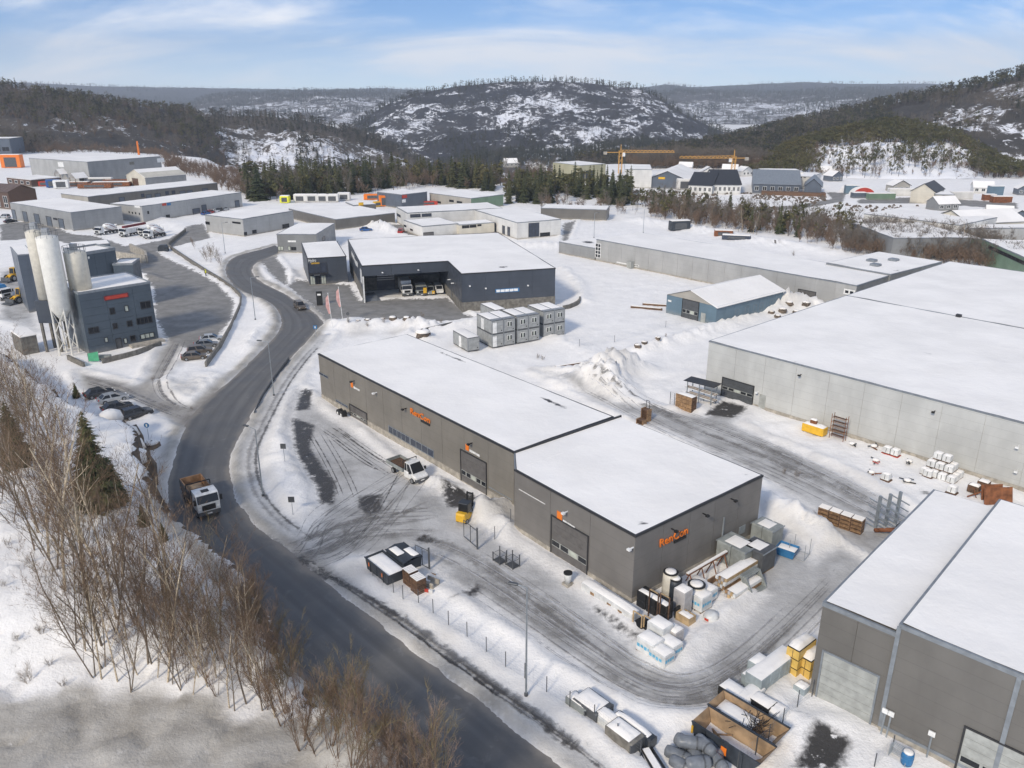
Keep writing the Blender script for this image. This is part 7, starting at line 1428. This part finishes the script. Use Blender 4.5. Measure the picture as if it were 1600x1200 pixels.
for k, (lab, px, py, w, d, h, m, z) in enumerate((('longest blue-grey insulation box stack by the yellow formwork',1203,1062,1.5,5.2,1.7,'box_bluegrey',0), ('blue-grey box stack beside the longest one',1187,1058,1.6,1.6,1.6,'box_bluegrey',0), ('low blue-grey box in front of the stacks',1178,1072,1.8,1.2,1.0,'box_bluegrey',0), ('flat snow-covered black pallet load by the stacks',1148,1090,2.3,1.4,.8,'black',0), ('snow-covered bundle beside the black pallet load',1168,1096,1.2,3.0,.8,'pack_wrap',0), ('snow-covered dark machine behind the skips',1190,1108,1.8,1.3,.9,'black',0), ('snow-covered box by the wire fence behind the skips',1212,1118,1.2,1.5,.7,'pack_wrap',0), ('blue-grey crate near the corner of the dark hall',1252,1080,1.0,1.0,.6,'box_bluegrey',0))):
    r = I('box_stack', lab, 'boxes', px, py, AX, z); n = 2 if h > 1.4 else 1
    for j in range(n):
        for i in range(max(1, int(d/1.3))): dd = d/max(1, int(d/1.3)); B(r, 'box', m, -w/2, w/2, -d/2+i*dd+.01, -d/2+(i+1)*dd-.01, .06+j*h/n, .06+(j+1)*h/n-.015, .04)
    cap(r, -w/2+.05, w/2-.05, -d/2+.05, d/2-.05, .05+h, .16); MB().box(-w/2,w/2,-d/2+.1,-d/2+.25,-.02,.059).box(-w/2,w/2,d/2-.25,d/2-.1,-.02,.059).build('bearer', 'wood_dark', r)
for k, (lab, px, py, z, w, d, n) in enumerate((('yellow formwork panel stack with snow cap, tall one by the dark hall',1247,1046,0,1.1,2.6,3), ('yellow and black formwork pile, lower one against the dark hall',1266,1050,0,1.0,2.2,2))):
    r = I('formwork_stack', lab, 'formwork', px, py, AX, z)
    for j in range(n): B(r, 'panel_pack', 'form_yellow', -w/2, w/2, -d/2, d/2, .1+j*.9, .1+j*.9+.78); B(r, 'spacer', 'black', -w/2+.02, w/2-.02, -d/2+.05, d/2-.05, .1+j*.9+.78, .1+(j+1)*.9-.001)
    for j in range(n): B(r, 'joint', 'wood_dark', -.02, .02, -d/2-.02, -d/2-.003, .12+j*.9, .86+j*.9)
    cap(r, -w/2+.05, w/2-.05, -d/2+.05, d/2-.05, .1+n*.9, .35); MB().box(-w/2,w/2,-d/2+.2,-d/2+.4,-.02,.098).box(-w/2,w/2,d/2-.4,d/2-.2,-.02,.098).build('bearer', 'wood_dark', r)
r = I('blue_drum', 'blue plastic drum full of snow by the dark hall', 'drum', 1416, 1192, 0, 0.); MB().lathe([(.38,0),(.42,.3),(.42,.8),(.4,1.0)], 16).build('body', 'blue', r, True); MB().lathe([(.43,.55),(.44,.6),(.43,.65)], 16).build('hoop', 'blue', r); MB().lathe([(.36,1.0),(.3,1.1),(.1,1.12)], 12).build('snow_cap', 'snow', r, True)
r = I('scaffold_pile', 'folded grey scaffold frames leaning beside the blue drum', 'frame', 1400, 1190, AX, 0.)
for i in range(4): q = MB().tube((-.6,i*.15,0),(-.6,i*.15+.2,1.0),.03).tube((.6,i*.15,0),(.6,i*.15+.2,1.0),.03).tube((-.6,i*.15+.2,1.0),(.6,i*.15+.2,1.0),.03).tube((-.6,i*.15+.1,.5),(.6,i*.15+.1,.5),.025).build('frame', 'galv', r)
# lamp posts
def lamp_post(label, px, py, h, arm=1.2, rz=0., z=None):
    r = I('street_lamp', label, 'street lamp', px, py, rz, z); MB().tube((0,0,-.3),(0,0,h*.5),.09,.075,8).tube((0,0,h*.5),(0,0,h),.075,.05,8).build('pole', 'galv', r); MB().tube((0,0,h),(arm,0,h+.15),.04,n=6).build('arm', 'galv', r); B(r, 'lamp_head', 'steel_dark', arm-.2, arm+.6, -.15, .15, h+.08, h+.22, .04); MB().lathe([(.16,-.2),(.16,.25),(.1,.3)], 8).build('base', 'steel_dark', r); return r
lamp_post('street lamp beside the footway in front of the near warehouse', 822, 1088, 10., .9, 2.8); lamp_post('street lamp on the verge inside the road bend', 411, 775, 8.6, 1.3, 2.6); lamp_post('street lamp on the verge beside the upper road', 428, 618, 8.8, 1.3, 2.9); lamp_post('street lamp by the bend near the retaining wall', 352, 396, 9, 1.2, 0.); lamp_post('tall lamp post on the bank above the parked cars', 399, 500, 9, 1.2, 0.); lamp_post('lone lamp post in the snow field behind the office complex', 1005, 364, 8, 1., 0.); lamp_post('lamp post by the snowy lot near the low grey wing', 928, 372, 8, 1., 0.)
# flags, pillar sign, road signs
for k, (px, py) in enumerate(((520,515), (546-10,505))):
    r = I('flagpole', ('left white flagpole with a limp pale red flag', 'right white flagpole with a limp pale red flag')[k], 'flagpole', px, py, 0); h = 7.; MB().tube((0,0,-.3),(-.4,0,h),.06,.04,8).build('pole', 'white_paint', r)
    MB().add([(-.38,0,h-.2),(-.95,.12,h-.9),(-1.0,-.1,h-2.6),(-.55,.1,h-4.2),(-.2,-.05,h-4.0),(-.3,0,h-2.)], [(0,1,2,5),(5,2,3,4)]).build('flag', 'flag_red', r); MB().lathe([(.08,0),(.08,.12),(.02,.16)], 8).build('finial', 'white_paint', r).location = (-.4, 0, h)
r = I('pillar_sign', 'black pillar sign with a small white mark at the yard entrance', 'sign', 500, 477, .1, 0.); B(r, 'pillar', 'black', -.65, .65, -.15, .15, 0, 3.2); B(r, 'mark', 'white_paint', -.4, .4, -.17, -.152, 2.3, 2.7)
def road_sign(label, px, py, m='blue', h=2.4, shape='round', z=None):
    r = I('road_sign', label, 'road sign', px, py, 0, z); MB().tube((0,0,-.3),(0,0,h),.035,n=6).build('post', 'galv', r)
    o = (MB().lathe([(.36,0),(.36,.03)], 20) if shape == 'round' else MB().box(-.35,.35,-.35,.35,0,.03)).build('plate', m, r); o.location = (0, -.05, h); o.rotation_euler = (math.pi/2, 0, 0); m == 'steel_dark' or MB().box(-.1,.1,-.2,.2,.031,.04).build('symbol', 'white_paint', o)
road_sign('blue round road sign on the snow by the rock cut', 233, 687, 'blue', 2.2); road_sign('blue road sign on the verge by the yard entrance', 494, 529, 'blue', 2.2, 'square'); road_sign('dark-backed road sign near the gate bend', 458, 806, 'steel_dark', 2.0, 'square'); road_sign('dark-backed road sign on the verge above the gate bend', 446, 730, 'steel_dark', 2.2, 'square'); road_sign('orange and white warning sign before the first warehouse door', 561, 652, 'orange', 1.9, 'square'); road_sign('small sign by the black cars road corner', 545, 512, 'steel_dark', 1.8)
r = I('gas_bottles', 'pair of black round bales by the first warehouse door', 'bales', 537, 650, AX, 0.); 
for x in (-.5, .5): o = MB().lathe([(.25,-.4),(.55,-.35),(.55,.35),(.25,.4)], 14).build('bale', 'black', r); o.location = (x, -.3, .55); o.rotation_euler = (math.pi/2, 0, 0); MB().lathe([(.2,-.42),(.2,.42)], 10).build('hub', 'white_paint', o)
# yard behind: crates, rack, pallets, ladder rack, white boxes
r = I('wooden_crates', 'block of stacked orange-brown wooden crates beside the big hall door', 'crates', 1071, 640, BIG.rz, 0.)
for i in range(3):
    for j in range(4): 
        for y in (-.62, .6): B(r, 'crate_side', 'wood', -1.5+i*1.0, -.54+i*1.0, y, y+.04, .05+j*.6, .6+j*.6)
        B(r, 'crate_core', 'wood_dark', -1.48+i*1.0, -.56+i*1.0, -.57, .59, .05+j*.6, .58+j*.6)
cap(r, -1.4, 1.4, -.55, .55, 2.42, .12)
r = I('lumber_rack', 'timber rack under a dark sheet roof at the corner of the big hall', 'rack', 1095, 628, BIG.rz, 0.)
for x in (-2.2, 0, 2.2):
    for y in (-.7, .7): MB().box(x-.06,x+.06,y-.06,y+.06,0,3.0).build('post', 'galv', r)
for z in (.9, 1.8): 
    for i in range(5): B(r, 'board', 'wood' if i % 2 else 'pack_wrap', -2.6+random.uniform(-.3,.3), 2.6, -.6+i*.25, -.4+i*.25, z, z+.12)
MB().add([(-2.8,-1.0,3.0),(2.8,-1.0,3.3),(2.8,1.0,3.5),(-2.8,1.0,3.2),(-2.8,-1.0,3.06),(2.8,-1.0,3.36),(2.8,1.0,3.56),(-2.8,1.0,3.26)], [(3,2,1,0),(4,5,6,7),(0,1,5,4),(1,2,6,5),(2,3,7,6),(3,0,4,7)]).build('roof_sheet', 'trim_dark', r)
r = I('cage_trolley', 'tall black cage trolley left of the orange-brown crates', 'cage', 1050, 632, BIG.rz, 0.); meshpanel(r, 'wire_mesh', (-.4,0,0), (.4,0,0), 2., 'black', 5)
for x in (-.4, .4): MB().box(x-.03,x+.03,-.03,.03,0,2.).build('post', 'black', r)
for k, (px, py, n) in enumerate(((1002,664,3), (1009,657,6))):
    r = I('pallet_stack', ('lower stack of brown pallets behind the near warehouse', 'higher stack of brown pallets behind the near warehouse')[k], 'pallets', px, py, AX, 0.)
    for j in range(n*2):
        B(r, 'pallet', 'wood_dark', -.6, .6, -.5, .5, .02+j*.16, .05+j*.16); MB().box(-.6,-.5,-.48,.48,.051+j*.16,.155+j*.16).box(.5,.6,-.48,.48,.051+j*.16,.155+j*.16).build('pallet_bearer', 'wood', r)
    if k: MB().tube((-.4,.4,0),(-.4,.4,3.0),.04).tube((.2,.4,0),(.2,.4,3.0),.04).tube((-.4,.4,3.0),(.2,.4,3.0),.04).build('upright', 'black', r)
r = I('yellow_tank', 'yellow steel tank box under snow against the big hall', 'tank', 1272, 676, BIG.rz, 0.); B(r, 'tank', 'yellow', -1.6, 1.6, -.7, .7, .1, 1.2, .08); cap(r, -1.5, 1.5, -.6, .6, 1.2, .2); B(r, 'pump', 'rust', -.7, .2, -.3, .3, 1.2, 1.9, .1); cap(r, -.7, .2, -.3, .3, 1.9, .15); MB().box(-1.4,-1.2,-.7,.7,-.02,.1).box(1.2,1.4,-.7,.7,-.02,.1).build('skid', 'black', r)
r = I('scaffold_tower', 'rusty scaffold tower with ladder rungs against the big hall', 'scaffold', 1308, 686, BIG.rz, 0.)
for x in (-1.0, 1.0):
    for y in (-.35, .35): MB().tube((x,y,-.1),(x,y,3.6),.045,n=6).build('upright', 'rust', r)
for j in range(5):
    z = .5+j*.65; MB().tube((-1.,-.35,z),(1.,-.35,z),.035).tube((-1.,.35,z),(1.,.35,z),.035).build('rung', 'rust', r); B(r, 'deck', 'wood_dark', -.95, .95, -.2, .2, z+.04, z+.08)
def whitebox(r, x, y, z, w=.95, d=.95, h=.85):
    B(r, 'tote', 'pack_wrap', x-w/2, x+w/2, y-d/2, y+d/2, z+.12, z+h, .05); B(r, 'pallet_base', 'wood_dark', x-w/2, x+w/2, y-d/2, y+d/2, z+.02, z+.117); B(r, 'strap', 'black', x-.03, x+.03, y-d/2-.012, y-d/2-.002, z+.2, z+h-.1); cap(r, x-w/2+.05, x+w/2-.05, y-d/2+.05, y+d/2-.05, z+h, .12)
r = I('tote_stack', 'pyramid of white totes on pallets against the big hall', 'totes', 1474, 742, BIG.rz, 0.)
for j in range(3):
    for i in range(4-j):
        for k in range(3-j): whitebox(r, -1.7+i*1.05+j*.4, -1.4+k*1.05+j*.6, j*1.0)
for lab, px, py, n in (('two white totes on a red pallet against the big hall',1386,708,2), ('single white tote beside the wheel track',1384,750,1), ('white snowy tote in front of the tote pyramid',1487,770,1), ('single low white tote left of the tote pyramid',1450,745,1)):
    r = I('white_tote', lab, 'tote', px, py, BIG.rz, 0.)
    for i in range(n): whitebox(r, i*1.05, 0, .1)
    B(r, 'pallet', 'red' if n == 2 else 'wood_dark', -.6, n*1.05-.45, -.55, .55, 0, .1)
for lab, px, py, m in (('reddish pallet scrap under snow left of the totes',1368,722,'red'), ('black hose coil in the snow by the wheel track',1417,755,'black'), ('black pipe scrap in the snow before the big hall',1420,725,'black'), ('flat brown board by the wheel track',1361,741,'rust'), ('dark bar lying in the snow by the big hall',1331,696,'black'), ('short red beam in the snow by the big hall',1365,700,'rust')):
    r = I('scrap_piece', lab, 'scrap', px, py, random.uniform(0,3), None)
    for i in range(4): MB().obox((random.gauss(0,.35), random.gauss(0,.3), .15+i*.09), (random.uniform(.5,1.3), .14, .1), random.uniform(-1,1), random.uniform(-.3,.3)).build('piece', m if i % 2 == 0 else 'steel_dark', r)
    MB().lathe([(.45,.3),(.4,.48),(.15,.55)], 9).build('snow_cap', 'snow', r, True)
for lab, px, py in (('brown wooden box with snow, left of two by the rusty plates',1521,768), ('brown wooden box with snow, right of two by the rusty plates',1536,762)):
    r = I('wooden_box', lab, 'box', px, py, BIG.rz, 0.); 
    for j in range(3): B(r, 'board', 'wood_dark', -.6, .6, -.5, .5, .03+j*.3, .31+j*.3)
    cap(r, -.55, .55, -.45, .45, .91, .2)
r = I('rusty_plates', 'leaning rusty steel plates at the far corner of the big hall', 'steel plates', 1560, 788, BIG.rz+.9, 0.)
for i, (w, h) in enumerate(((3.4,2.0), (2.6,1.8))): o = B(r, 'plate', 'rust', -w/2, w/2, -.04, .04, 0, h); o.location = (0, i*1.2, 0); o.rotation_euler[0] = math.radians(-18)
MB().tube((-2.6,1.9,.1),(1.4,1.9,1.5),.09).tube((-1.6,1.7,0),(-1.6,2.5,.9),.06).tube((-.4,1.7,0),(-.4,2.5,1.3),.06).build('prop', 'rust', r)
r = I('pallet_row', 'long row of stacked brown pallets dusted with snow in the back yard', 'pallets', 1312, 822, BIG.rz+.1, 0.)
for i in range(4):
    for j in range(11): B(r, 'pallet', 'wood' if (i+j) % 3 else 'wood_dark', -2.4+i*1.22, -1.25+i*1.22, -.5, .5, .06+j*.15, .12+j*.15); B(r, 'pallet_bearer', 'wood_dark', -2.4+i*1.22, -2.28+i*1.22, -.48, .48, .121+j*.15, .209+j*.15); B(r, 'pallet_bearer', 'wood_dark', -1.37+i*1.22, -1.25+i*1.22, -.48, .48, .121+j*.15, .209+j*.15)
    for k in range(5): B(r, 'snow_slat', 'snow', -2.38+i*1.22, -1.27+i*1.22, -.5+k*.21, -.36+k*.21, 1.72, 1.79)
r = I('cantilever_rack', 'grey steel cantilever rack with long arms in the back yard', 'rack', 1383, 822, BIG.rz+1.2, 0.)
for x in (-1.4, 0, 1.4):
    B(r, 'column', 'galv', x-.12, x+.12, -.15, .15, 0, 4.0)
    for z in (.6, 1.4, 2.2, 3.0): MB().box(x-.05,x+.05,.151,1.4,z,z+.1).box(x-.05,x+.05,-1.4,-.151,z,z+.1).build('arm', 'galv', r)
    B(r, 'foot', 'galv', x-.1, x+.1, -1.2, 1.2, -.02, .12)
r = I('scrap_crates', 'black crates and rusty channel scrap beside the cantilever rack', 'scrap', 1402, 838, BIG.rz, 0.); B(r, 'crate', 'black', -.2, 1.2, -.5, .5, 0, 1.5, .05); B(r, 'crate', 'bin_dark', 1.3, 2.2, -.4, .4, 0, .9, .05); MB().obox((-.9,-.2,.5), (3.2,.35,.3), .9, .3).build('channel', 'rust', r); MB().obox((-.3,-.8,.9), (2.8,.25,.2), .7, .3).build('channel', 'rust', r); B(r, 'wood_box', 'wood_pale', 2.4, 3.2, .2, 1., 0, .8)
# timbers in the field, boulders
for lab, px, py, L, a in (('dark timber beam lying in the snowy field, left one',1010,483,7,-.35), ('dark timber beam in the snowy field, right one by the blue hall',1025,478,6,-.3), ('snowy log beam beside the big snow heap',889,573,5.5,.45)):
    r = I('timber_beam', lab, 'beam', px, py, a, None); B(r, 'beam', 'wood_dark', -L/2, L/2, -.2, .2, 0, .45); B(r, 'snow_cap', 'snow', -L/2+.1, L/2-.3, -.18, .15, .453, .55, .05)
def rock(name, label, px, py, s_, m='rock', z=None, cat='rock', group=None, snow=True):
    r = I(name, label, cat, px, py, random.uniform(0,6), z, group); R2 = random.Random(px*7+py); v, f = [], []; n, k = 9, 5
    for j in range(k+1):
        for i in range(n): t = 2*math.pi*i/n; p = math.pi*j/k; q = 1+R2.uniform(-.22,.22); v.append((s_[0]*math.cos(t)*math.sin(p)*q, s_[1]*math.sin(t)*math.sin(p)*q, s_[2]*(.35-math.cos(p))*.8*q))
    f = [(j*n+i, j*n+(i+1) % n, (j+1)*n+(i+1) % n, (j+1)*n+i) for j in range(k) for i in range(n)]; MB().add(v, f).build('stone', m, r)
    if snow: MB().lathe([(s_[0]*.75,s_[2]*.82),(s_[0]*.6,s_[2]*1.08),(s_[0]*.2,s_[2]*1.18)], 9).build('snow_cap', 'snow', r, True)
rock('boulder', 'large brown boulder behind the long warehouse', 661, 528, (2.0,1.3,1.5), z=0.)
for k, (px, py, q) in enumerate(((614,507,1.0),(598,504,.8),(636,512,.9),(1222,490,1.2),(1232,484,1.0),(1244,490,.9),(1215,496,.8),(1258,486,1.1),(1205,492,.8),(996,549,.8),(1006,546,.7),(1027,540,.7),(560,508,.6),(575,506,.7))): rock('rubble_stone', 'rough stone sticking out of a ploughed snow ridge', px, py, (q,q*.8,q*.7), group='stones in the snow ridges')
for px, py, q, lab in ((224,762,(1.7,1.5,4.4),'tall reddish rock face of the cut beside the road'), (216,738,(1.9,1.4,4.0),'dark upright rock beside the tall reddish rock face'), (234,788,(1.3,1.2,2.8),'brown broken rock at the foot of the road cut'), (206,712,(2.0,1.5,3.6),'snow-capped rock outcrop in front of the parked black cars'), (238,700,(1.2,.8,.9),'small flat rock on the snow beside the road'), (180,690,(2.2,1.6,4.0),'dark rock outcrop under the snow beside the wood')): rock('rock_outcrop', lab, px, py, q, snow=True, z=0.)
# kerb wall of the plant yard, low walls
def wall_run(name, label, pts, h, t, m, cat='wall', seg=2.):
    P = resample(np.array(wp(pts)), max(2, int(np.hypot(*np.diff(np.array(wp(pts)), axis=0).T).sum()/seg)+1)); r = T(name, label, cat, (P[0][0], P[0][1], 0))
    for a, b in zip(P[:-1], P[1:]):
        d = b-a; L = float(np.hypot(*d)); c = (a+b)/2-P[0]; MB().obox((c[0], c[1], h/2-.15), (L-.03, t, h+.3), math.atan2(d[1], d[0])).build('wall_block', m, r)
    return r
wall_run('retaining_kerb', 'dark retaining kerb along the edge of the plant yard above the road', [(345,440),(366,455),(377,466),(376,480),(362,512),(345,542),(322,574)], 1.0, .3, 'concrete_dark')
wall_run('retaining_wall', 'dark low wall in the snow before the concrete plant', [(160,568),(210,556),(252,540)], .9, .4, 'concrete_dark'); wall_run('retaining_wall', 'short dark wall stub left of the plant entrance', [(107,562),(132,574)], .9, .4, 'concrete_dark')
wall_run('aggregate_wall', 'brown block wall of the aggregate bays behind the plant', [(180,404),(205,408),(230,412),(229,404),(205,392)], 2.2, .6, 'concrete'); wall_run('retaining_kerb', 'snowy stone kerb between the truck yard and the road bank', [(290,362),(270,378),(262,386),(285,402),(320,425),(345,440)], 1.0, .4, 'concrete_dark')
wall_run('guard_rail', 'steel guard rail along the outer edge of the road bend', [(452,563),(430,592),(408,626),(398,650)], .7, .12, 'steel_dark', 'guard rail'); wall_run('timber_rail', 'dark railing behind the long warehouse by the site cabins', [(665,520),(690,514),(708,510)], 1.0, .08, 'steel_dark', 'railing')
wall_run('concrete_edge', 'low concrete edge beside the dark hall with the loading bay', [(880,484),(893,481),(906,474),(906,469)], .9, .4, 'concrete_dark')
r = I('notice_board', 'green banner and grey sign frame in the snow before the plant', 'banner', 150, 566, .1, 0.); MB().add([(-1.2,0,.2),(.6,.1,.2),(.5,.3,1.9),(-1.3,.2,1.6)], [(0,1,2,3)]).build('banner', 'green', r); MB().tube((.6,.1,0),(.5,.3,2.),.04).tube((-1.2,0,0),(-1.3,.2,1.7),.04).build('post', 'galv', r)
r = I('salt_box', 'grey plank bench box in front of the plant', 'bench', 163, 562, .1, 0.); B(r, 'box', 'duct_grey', -1.2, 1.2, -.4, .4, .3, .9); MB().box(-1.1,-.9,-.3,.3,0,.3).box(.9,1.1,-.3,.3,0,.3).build('leg', 'steel_dark', r)
r = I('grit_box', 'dark rounded grit container by the plant yard', 'grit box', 256, 393, .2, 0.); MB().xz([(-1.4,0),(1.4,0),(1.3,1.5),(.8,2.0),(-.9,2.0),(-1.4,1.4)], -1, 1).build('body', 'bin_dark', r); B(r, 'lid', 'steel_dark', -.8, .8, -.9, .9, 2.001, 2.08)
# person in a yellow jacket at the plant yard edge
def person(label, px, py, jacket, trousers):
    p = at(px, py); r = T('person', label, 'person', (p.x, p.y, max(gz(p.x, p.y), 0)), 1.2)
    J = [(0,0,.95),(0,0,1.15),(0,0,1.42),(0,0,1.52),(0,0,1.62),(0,.01,1.74),(.10,0,.9),(.12,.05,.5),(.12,0,.08),(.12,.14,.03),(-.10,0,.9),(-.12,-.04,.5),(-.12,-.08,.08),(-.12,.06,.03),(.2,0,1.42),(.27,.02,1.15),(.25,.16,.95),(.24,.22,.88),(-.2,0,1.42),(-.27,0,1.15),(-.26,.1,.92),(-.25,.14,.84)]
    Ed = [(0,1),(1,2),(2,3),(3,4),(4,5),(0,6),(6,7),(7,8),(8,9),(0,10),(10,11),(11,12),(12,13),(2,14),(14,15),(15,16),(16,17),(2,18),(18,19),(19,20),(20,21)]
    Rr = [.15,.16,.17,.07,.1,.09,.11,.08,.06,.05,.11,.08,.06,.05,.08,.06,.05,.04,.08,.06,.05,.04]
    me = bpy.data.meshes.new('body'); me.from_pydata(J, Ed, []); o = link('body', me, r); me.materials.append(MATS[trousers]); 
    o.modifiers.new('skin', 'SKIN'); o.modifiers.new('sub', 'SUBSURF').levels = 1
    for v, q in zip(me.skin_vertices[0].data, Rr): v.radius = (q, q)
    me.skin_vertices[0].data[0].use_root = True
    MB().lathe([(.2,.82),(.22,1.1),(.23,1.38),(.12,1.52),(.09,1.55)], 12).build('jacket', jacket, r, True); MB().lathe([(.11,1.70),(.125,1.78),(.06,1.87)], 10).build('helmet', 'hivis', r, True)
person('person in a yellow high-visibility jacket at the edge of the plant yard', 322, 432, 'hivis', 'trouser')
# site cabins
def cabin_module(label, o, rz, z, doorside=None, doorend=False, window=True):
    r = T('site_cabin', label, 'cabin', (o[0], o[1], z), rz, 'stacked site cabins'); L, W, H = 6.0, 2.45, 2.6   # end face at y=0, long side along +y
    B(r, 'shell', 'cabin_side', .03, W-.03, .03, L-.03, .1, H-.1)
    for x in (0, W-.12):
        for y in (0, L-.12): B(r, 'corner_post', 'cabin_grey', x, x+.12, y, y+.12, 0, H)
    for a in ((.121,W-.121,0,.1), (.121,W-.121,L-.1,L), (0,.1,.121,L-.121), (W-.1,W,.121,L-.121)): B(r, 'base_frame', 'steel_dark', *a, 0, .14); B(r, 'roof_frame', 'steel_dark', *a, H-.13, H-.004)
    B(r, 'roof', 'cabin_grey', .02, W-.02, .02, L-.02, H-.1, H)
    if window:
        w = MB().box(.75,1.75,-.03,.029,1.0,2.0).build('window', 'white_paint', r)
        for i in range(3): B(w, 'pane', 'glass' if i != 1 else 'pane_light', .8+i*.31, 1.08+i*.31, -.045, -.031, 1.08, 1.92)
    if doorend: B(r, 'door', 'white_paint', .15, 1.0, -.04, .029, .15, 2.15)
    if doorside is not None: B(r, 'door', 'white_paint', -.04, .029, doorside, doorside+.95, .15, 2.2)
    B(r, 'vent', 'black', W-.5, W-.3, .005, .028, .4, .6); return r
cz = heading((769,552),(803,546)); uX = Vector((math.cos(cz), math.sin(cz), 0)); uY = Vector((-math.sin(cz), math.cos(cz), 0))
for sname, p, extra in (('left', (769,545), 0), ('middle', (808,538), 0), ('right', (849,529), 0)):
    o = at(*p)
    for c in range(2):
        for l in range(2):
            q = o+uX*(c*2.5); r = cabin_module('grey site cabin, %s row %s column of the %s stack' % (('lower','upper')[l], ('left','right')[c], sname), q, cz, .15+l*2.62, 3.2 if (sname == 'left' and c == 0 and l == 1) else None, sname == 'left' and c == 0, not (sname == 'left' and c == 0))
            if l == 1: cap(r, .1, 2.35, 1.2 if sname != 'x' else .2, 5.9, 2.6, .08)
o = at(808,538)+uY*6.4-uX*1.2
r = cabin_module('grey site cabin under snow standing behind the middle stack', o, cz, 2.75); cap(r, .1, 2.35, .1, 5.9, 2.6, .1); cabin_module('grey site cabin at ground level behind the middle stack', o, cz, .13)
o = at(731,551); r = cabin_module('single grey site cabin with a white side door left of the stacks', o, cz, .15, 2.6, False, False); cap(r, .08, 2.38, .05, 5.95, 2.6, .12)
# tower cranes
def crane(label, px, py, d_, back, front, hd):
    b = far(px, py, d_); b.z = gz(b.x, b.y); top = far(px, py, d_).z
    r = T('tower_crane', label, 'crane', b, hd); hh = top-b.z; q = MB(); w = .9
    for x in (-w, w):
        for y in (-w, w): q.tube((x,y,0),(x,y,hh+1),.16,n=4)
    n = int(hh/2.5)
    for i in range(n):
        z0, z1 = hh*i/n, hh*(i+1)/n
        for a, c in (((-w,-w),(w,-w)), ((w,-w),(w,w)), ((w,w),(-w,w)), ((-w,w),(-w,-w))): q.tube((*a,z0),(*c,z1),.09,n=3)
    q.build('mast', 'crane_yellow', r); q = MB(); L = front
    for y, z in ((-.6,0), (.6,0), (0,1.3)): q.tube((0,y,hh+z),(L,y*.6,hh+z*.6),.13,n=4)
    m = int(L/2.2)
    for i in range(m):
        x0, x1 = L*i/m, L*(i+1)/m; q.tube((x0,-.6,hh),((x0+x1)/2,0,hh+1.25),.08,n=3).tube(((x0+x1)/2,0,hh+1.25),(x1,-.6,hh),.08,n=3).tube((x0,.6,hh),((x0+x1)/2,0,hh+1.25),.08,n=3).tube(((x0+x1)/2,0,hh+1.25),(x1,.6,hh),.08,n=3)
    q.build('jib', 'crane_yellow', r); q = MB().tube((0,-.6,hh),(-back,-.6,hh),.16,n=4).tube((0,.6,hh),(-back,.6,hh),.16,n=4)
    for i in range(6): q.tube((-back*i/6,-.6,hh),(-back*(i+1)/6,.6,hh),.09,n=3)
    q.build('counter_jib', 'crane_yellow', r); B(r, 'counterweight', 'concrete', -back-.5, -back+1.5, -.8, .8, hh-1.2, hh+.4); MB().tube((0,-.8,hh),(0,0,hh+4.5),.16,n=4).tube((0,.8,hh),(0,0,hh+4.5),.16,n=4).build('tower_peak', 'crane_yellow', r); MB().tube((0,0,hh+4.5),(L*.6,0,hh+1),.07,n=3).tube((0,0,hh+4.5),(-back+1,0,hh+.5),.07,n=3).build('tie_bar', 'steel_dark', r); B(r, 'operator_cab', 'white_paint', .9, 2.4, -1.6, -.3, hh-2.2, hh-.1); return r
crane('yellow tower crane with its long jib pointing right', 970, 238, 482., 9.5, 31, .0); crane('yellow tower crane with its long jib pointing left', 1147, 247, 456., 7.5, 30, math.pi+.0)
r = I('orange_mast', 'slim orange mast rising behind the large pale warehouse', 'mast', 221, 266, 0, 0.); MB().tube((0,0,0),(0,0,17),1.0,.5,4).build('mast', 'orange', r); B(r, 'base', 'concrete', -1.2, 1.2, -1.2, 1.2, 0, .6)
# ================================================================ the air
s = N('haze'); s.t.nodes.remove(s.b); v = s.n('ShaderNodeVolumePrincipled'); v.inputs['Color'].default_value = (.80, .88, 1, 1); v.inputs['Density'].default_value = HAZE; v.inputs['Anisotropy'].default_value = .0
s.l(v.outputs[0], s.o.inputs['Volume'])
o = MB().box(-9100, 9100, -60, 7600, -75, 460).build('haze', 'haze'); tag(o, 'thin blue winter haze filling the valley air', 'haze', kind='stuff')
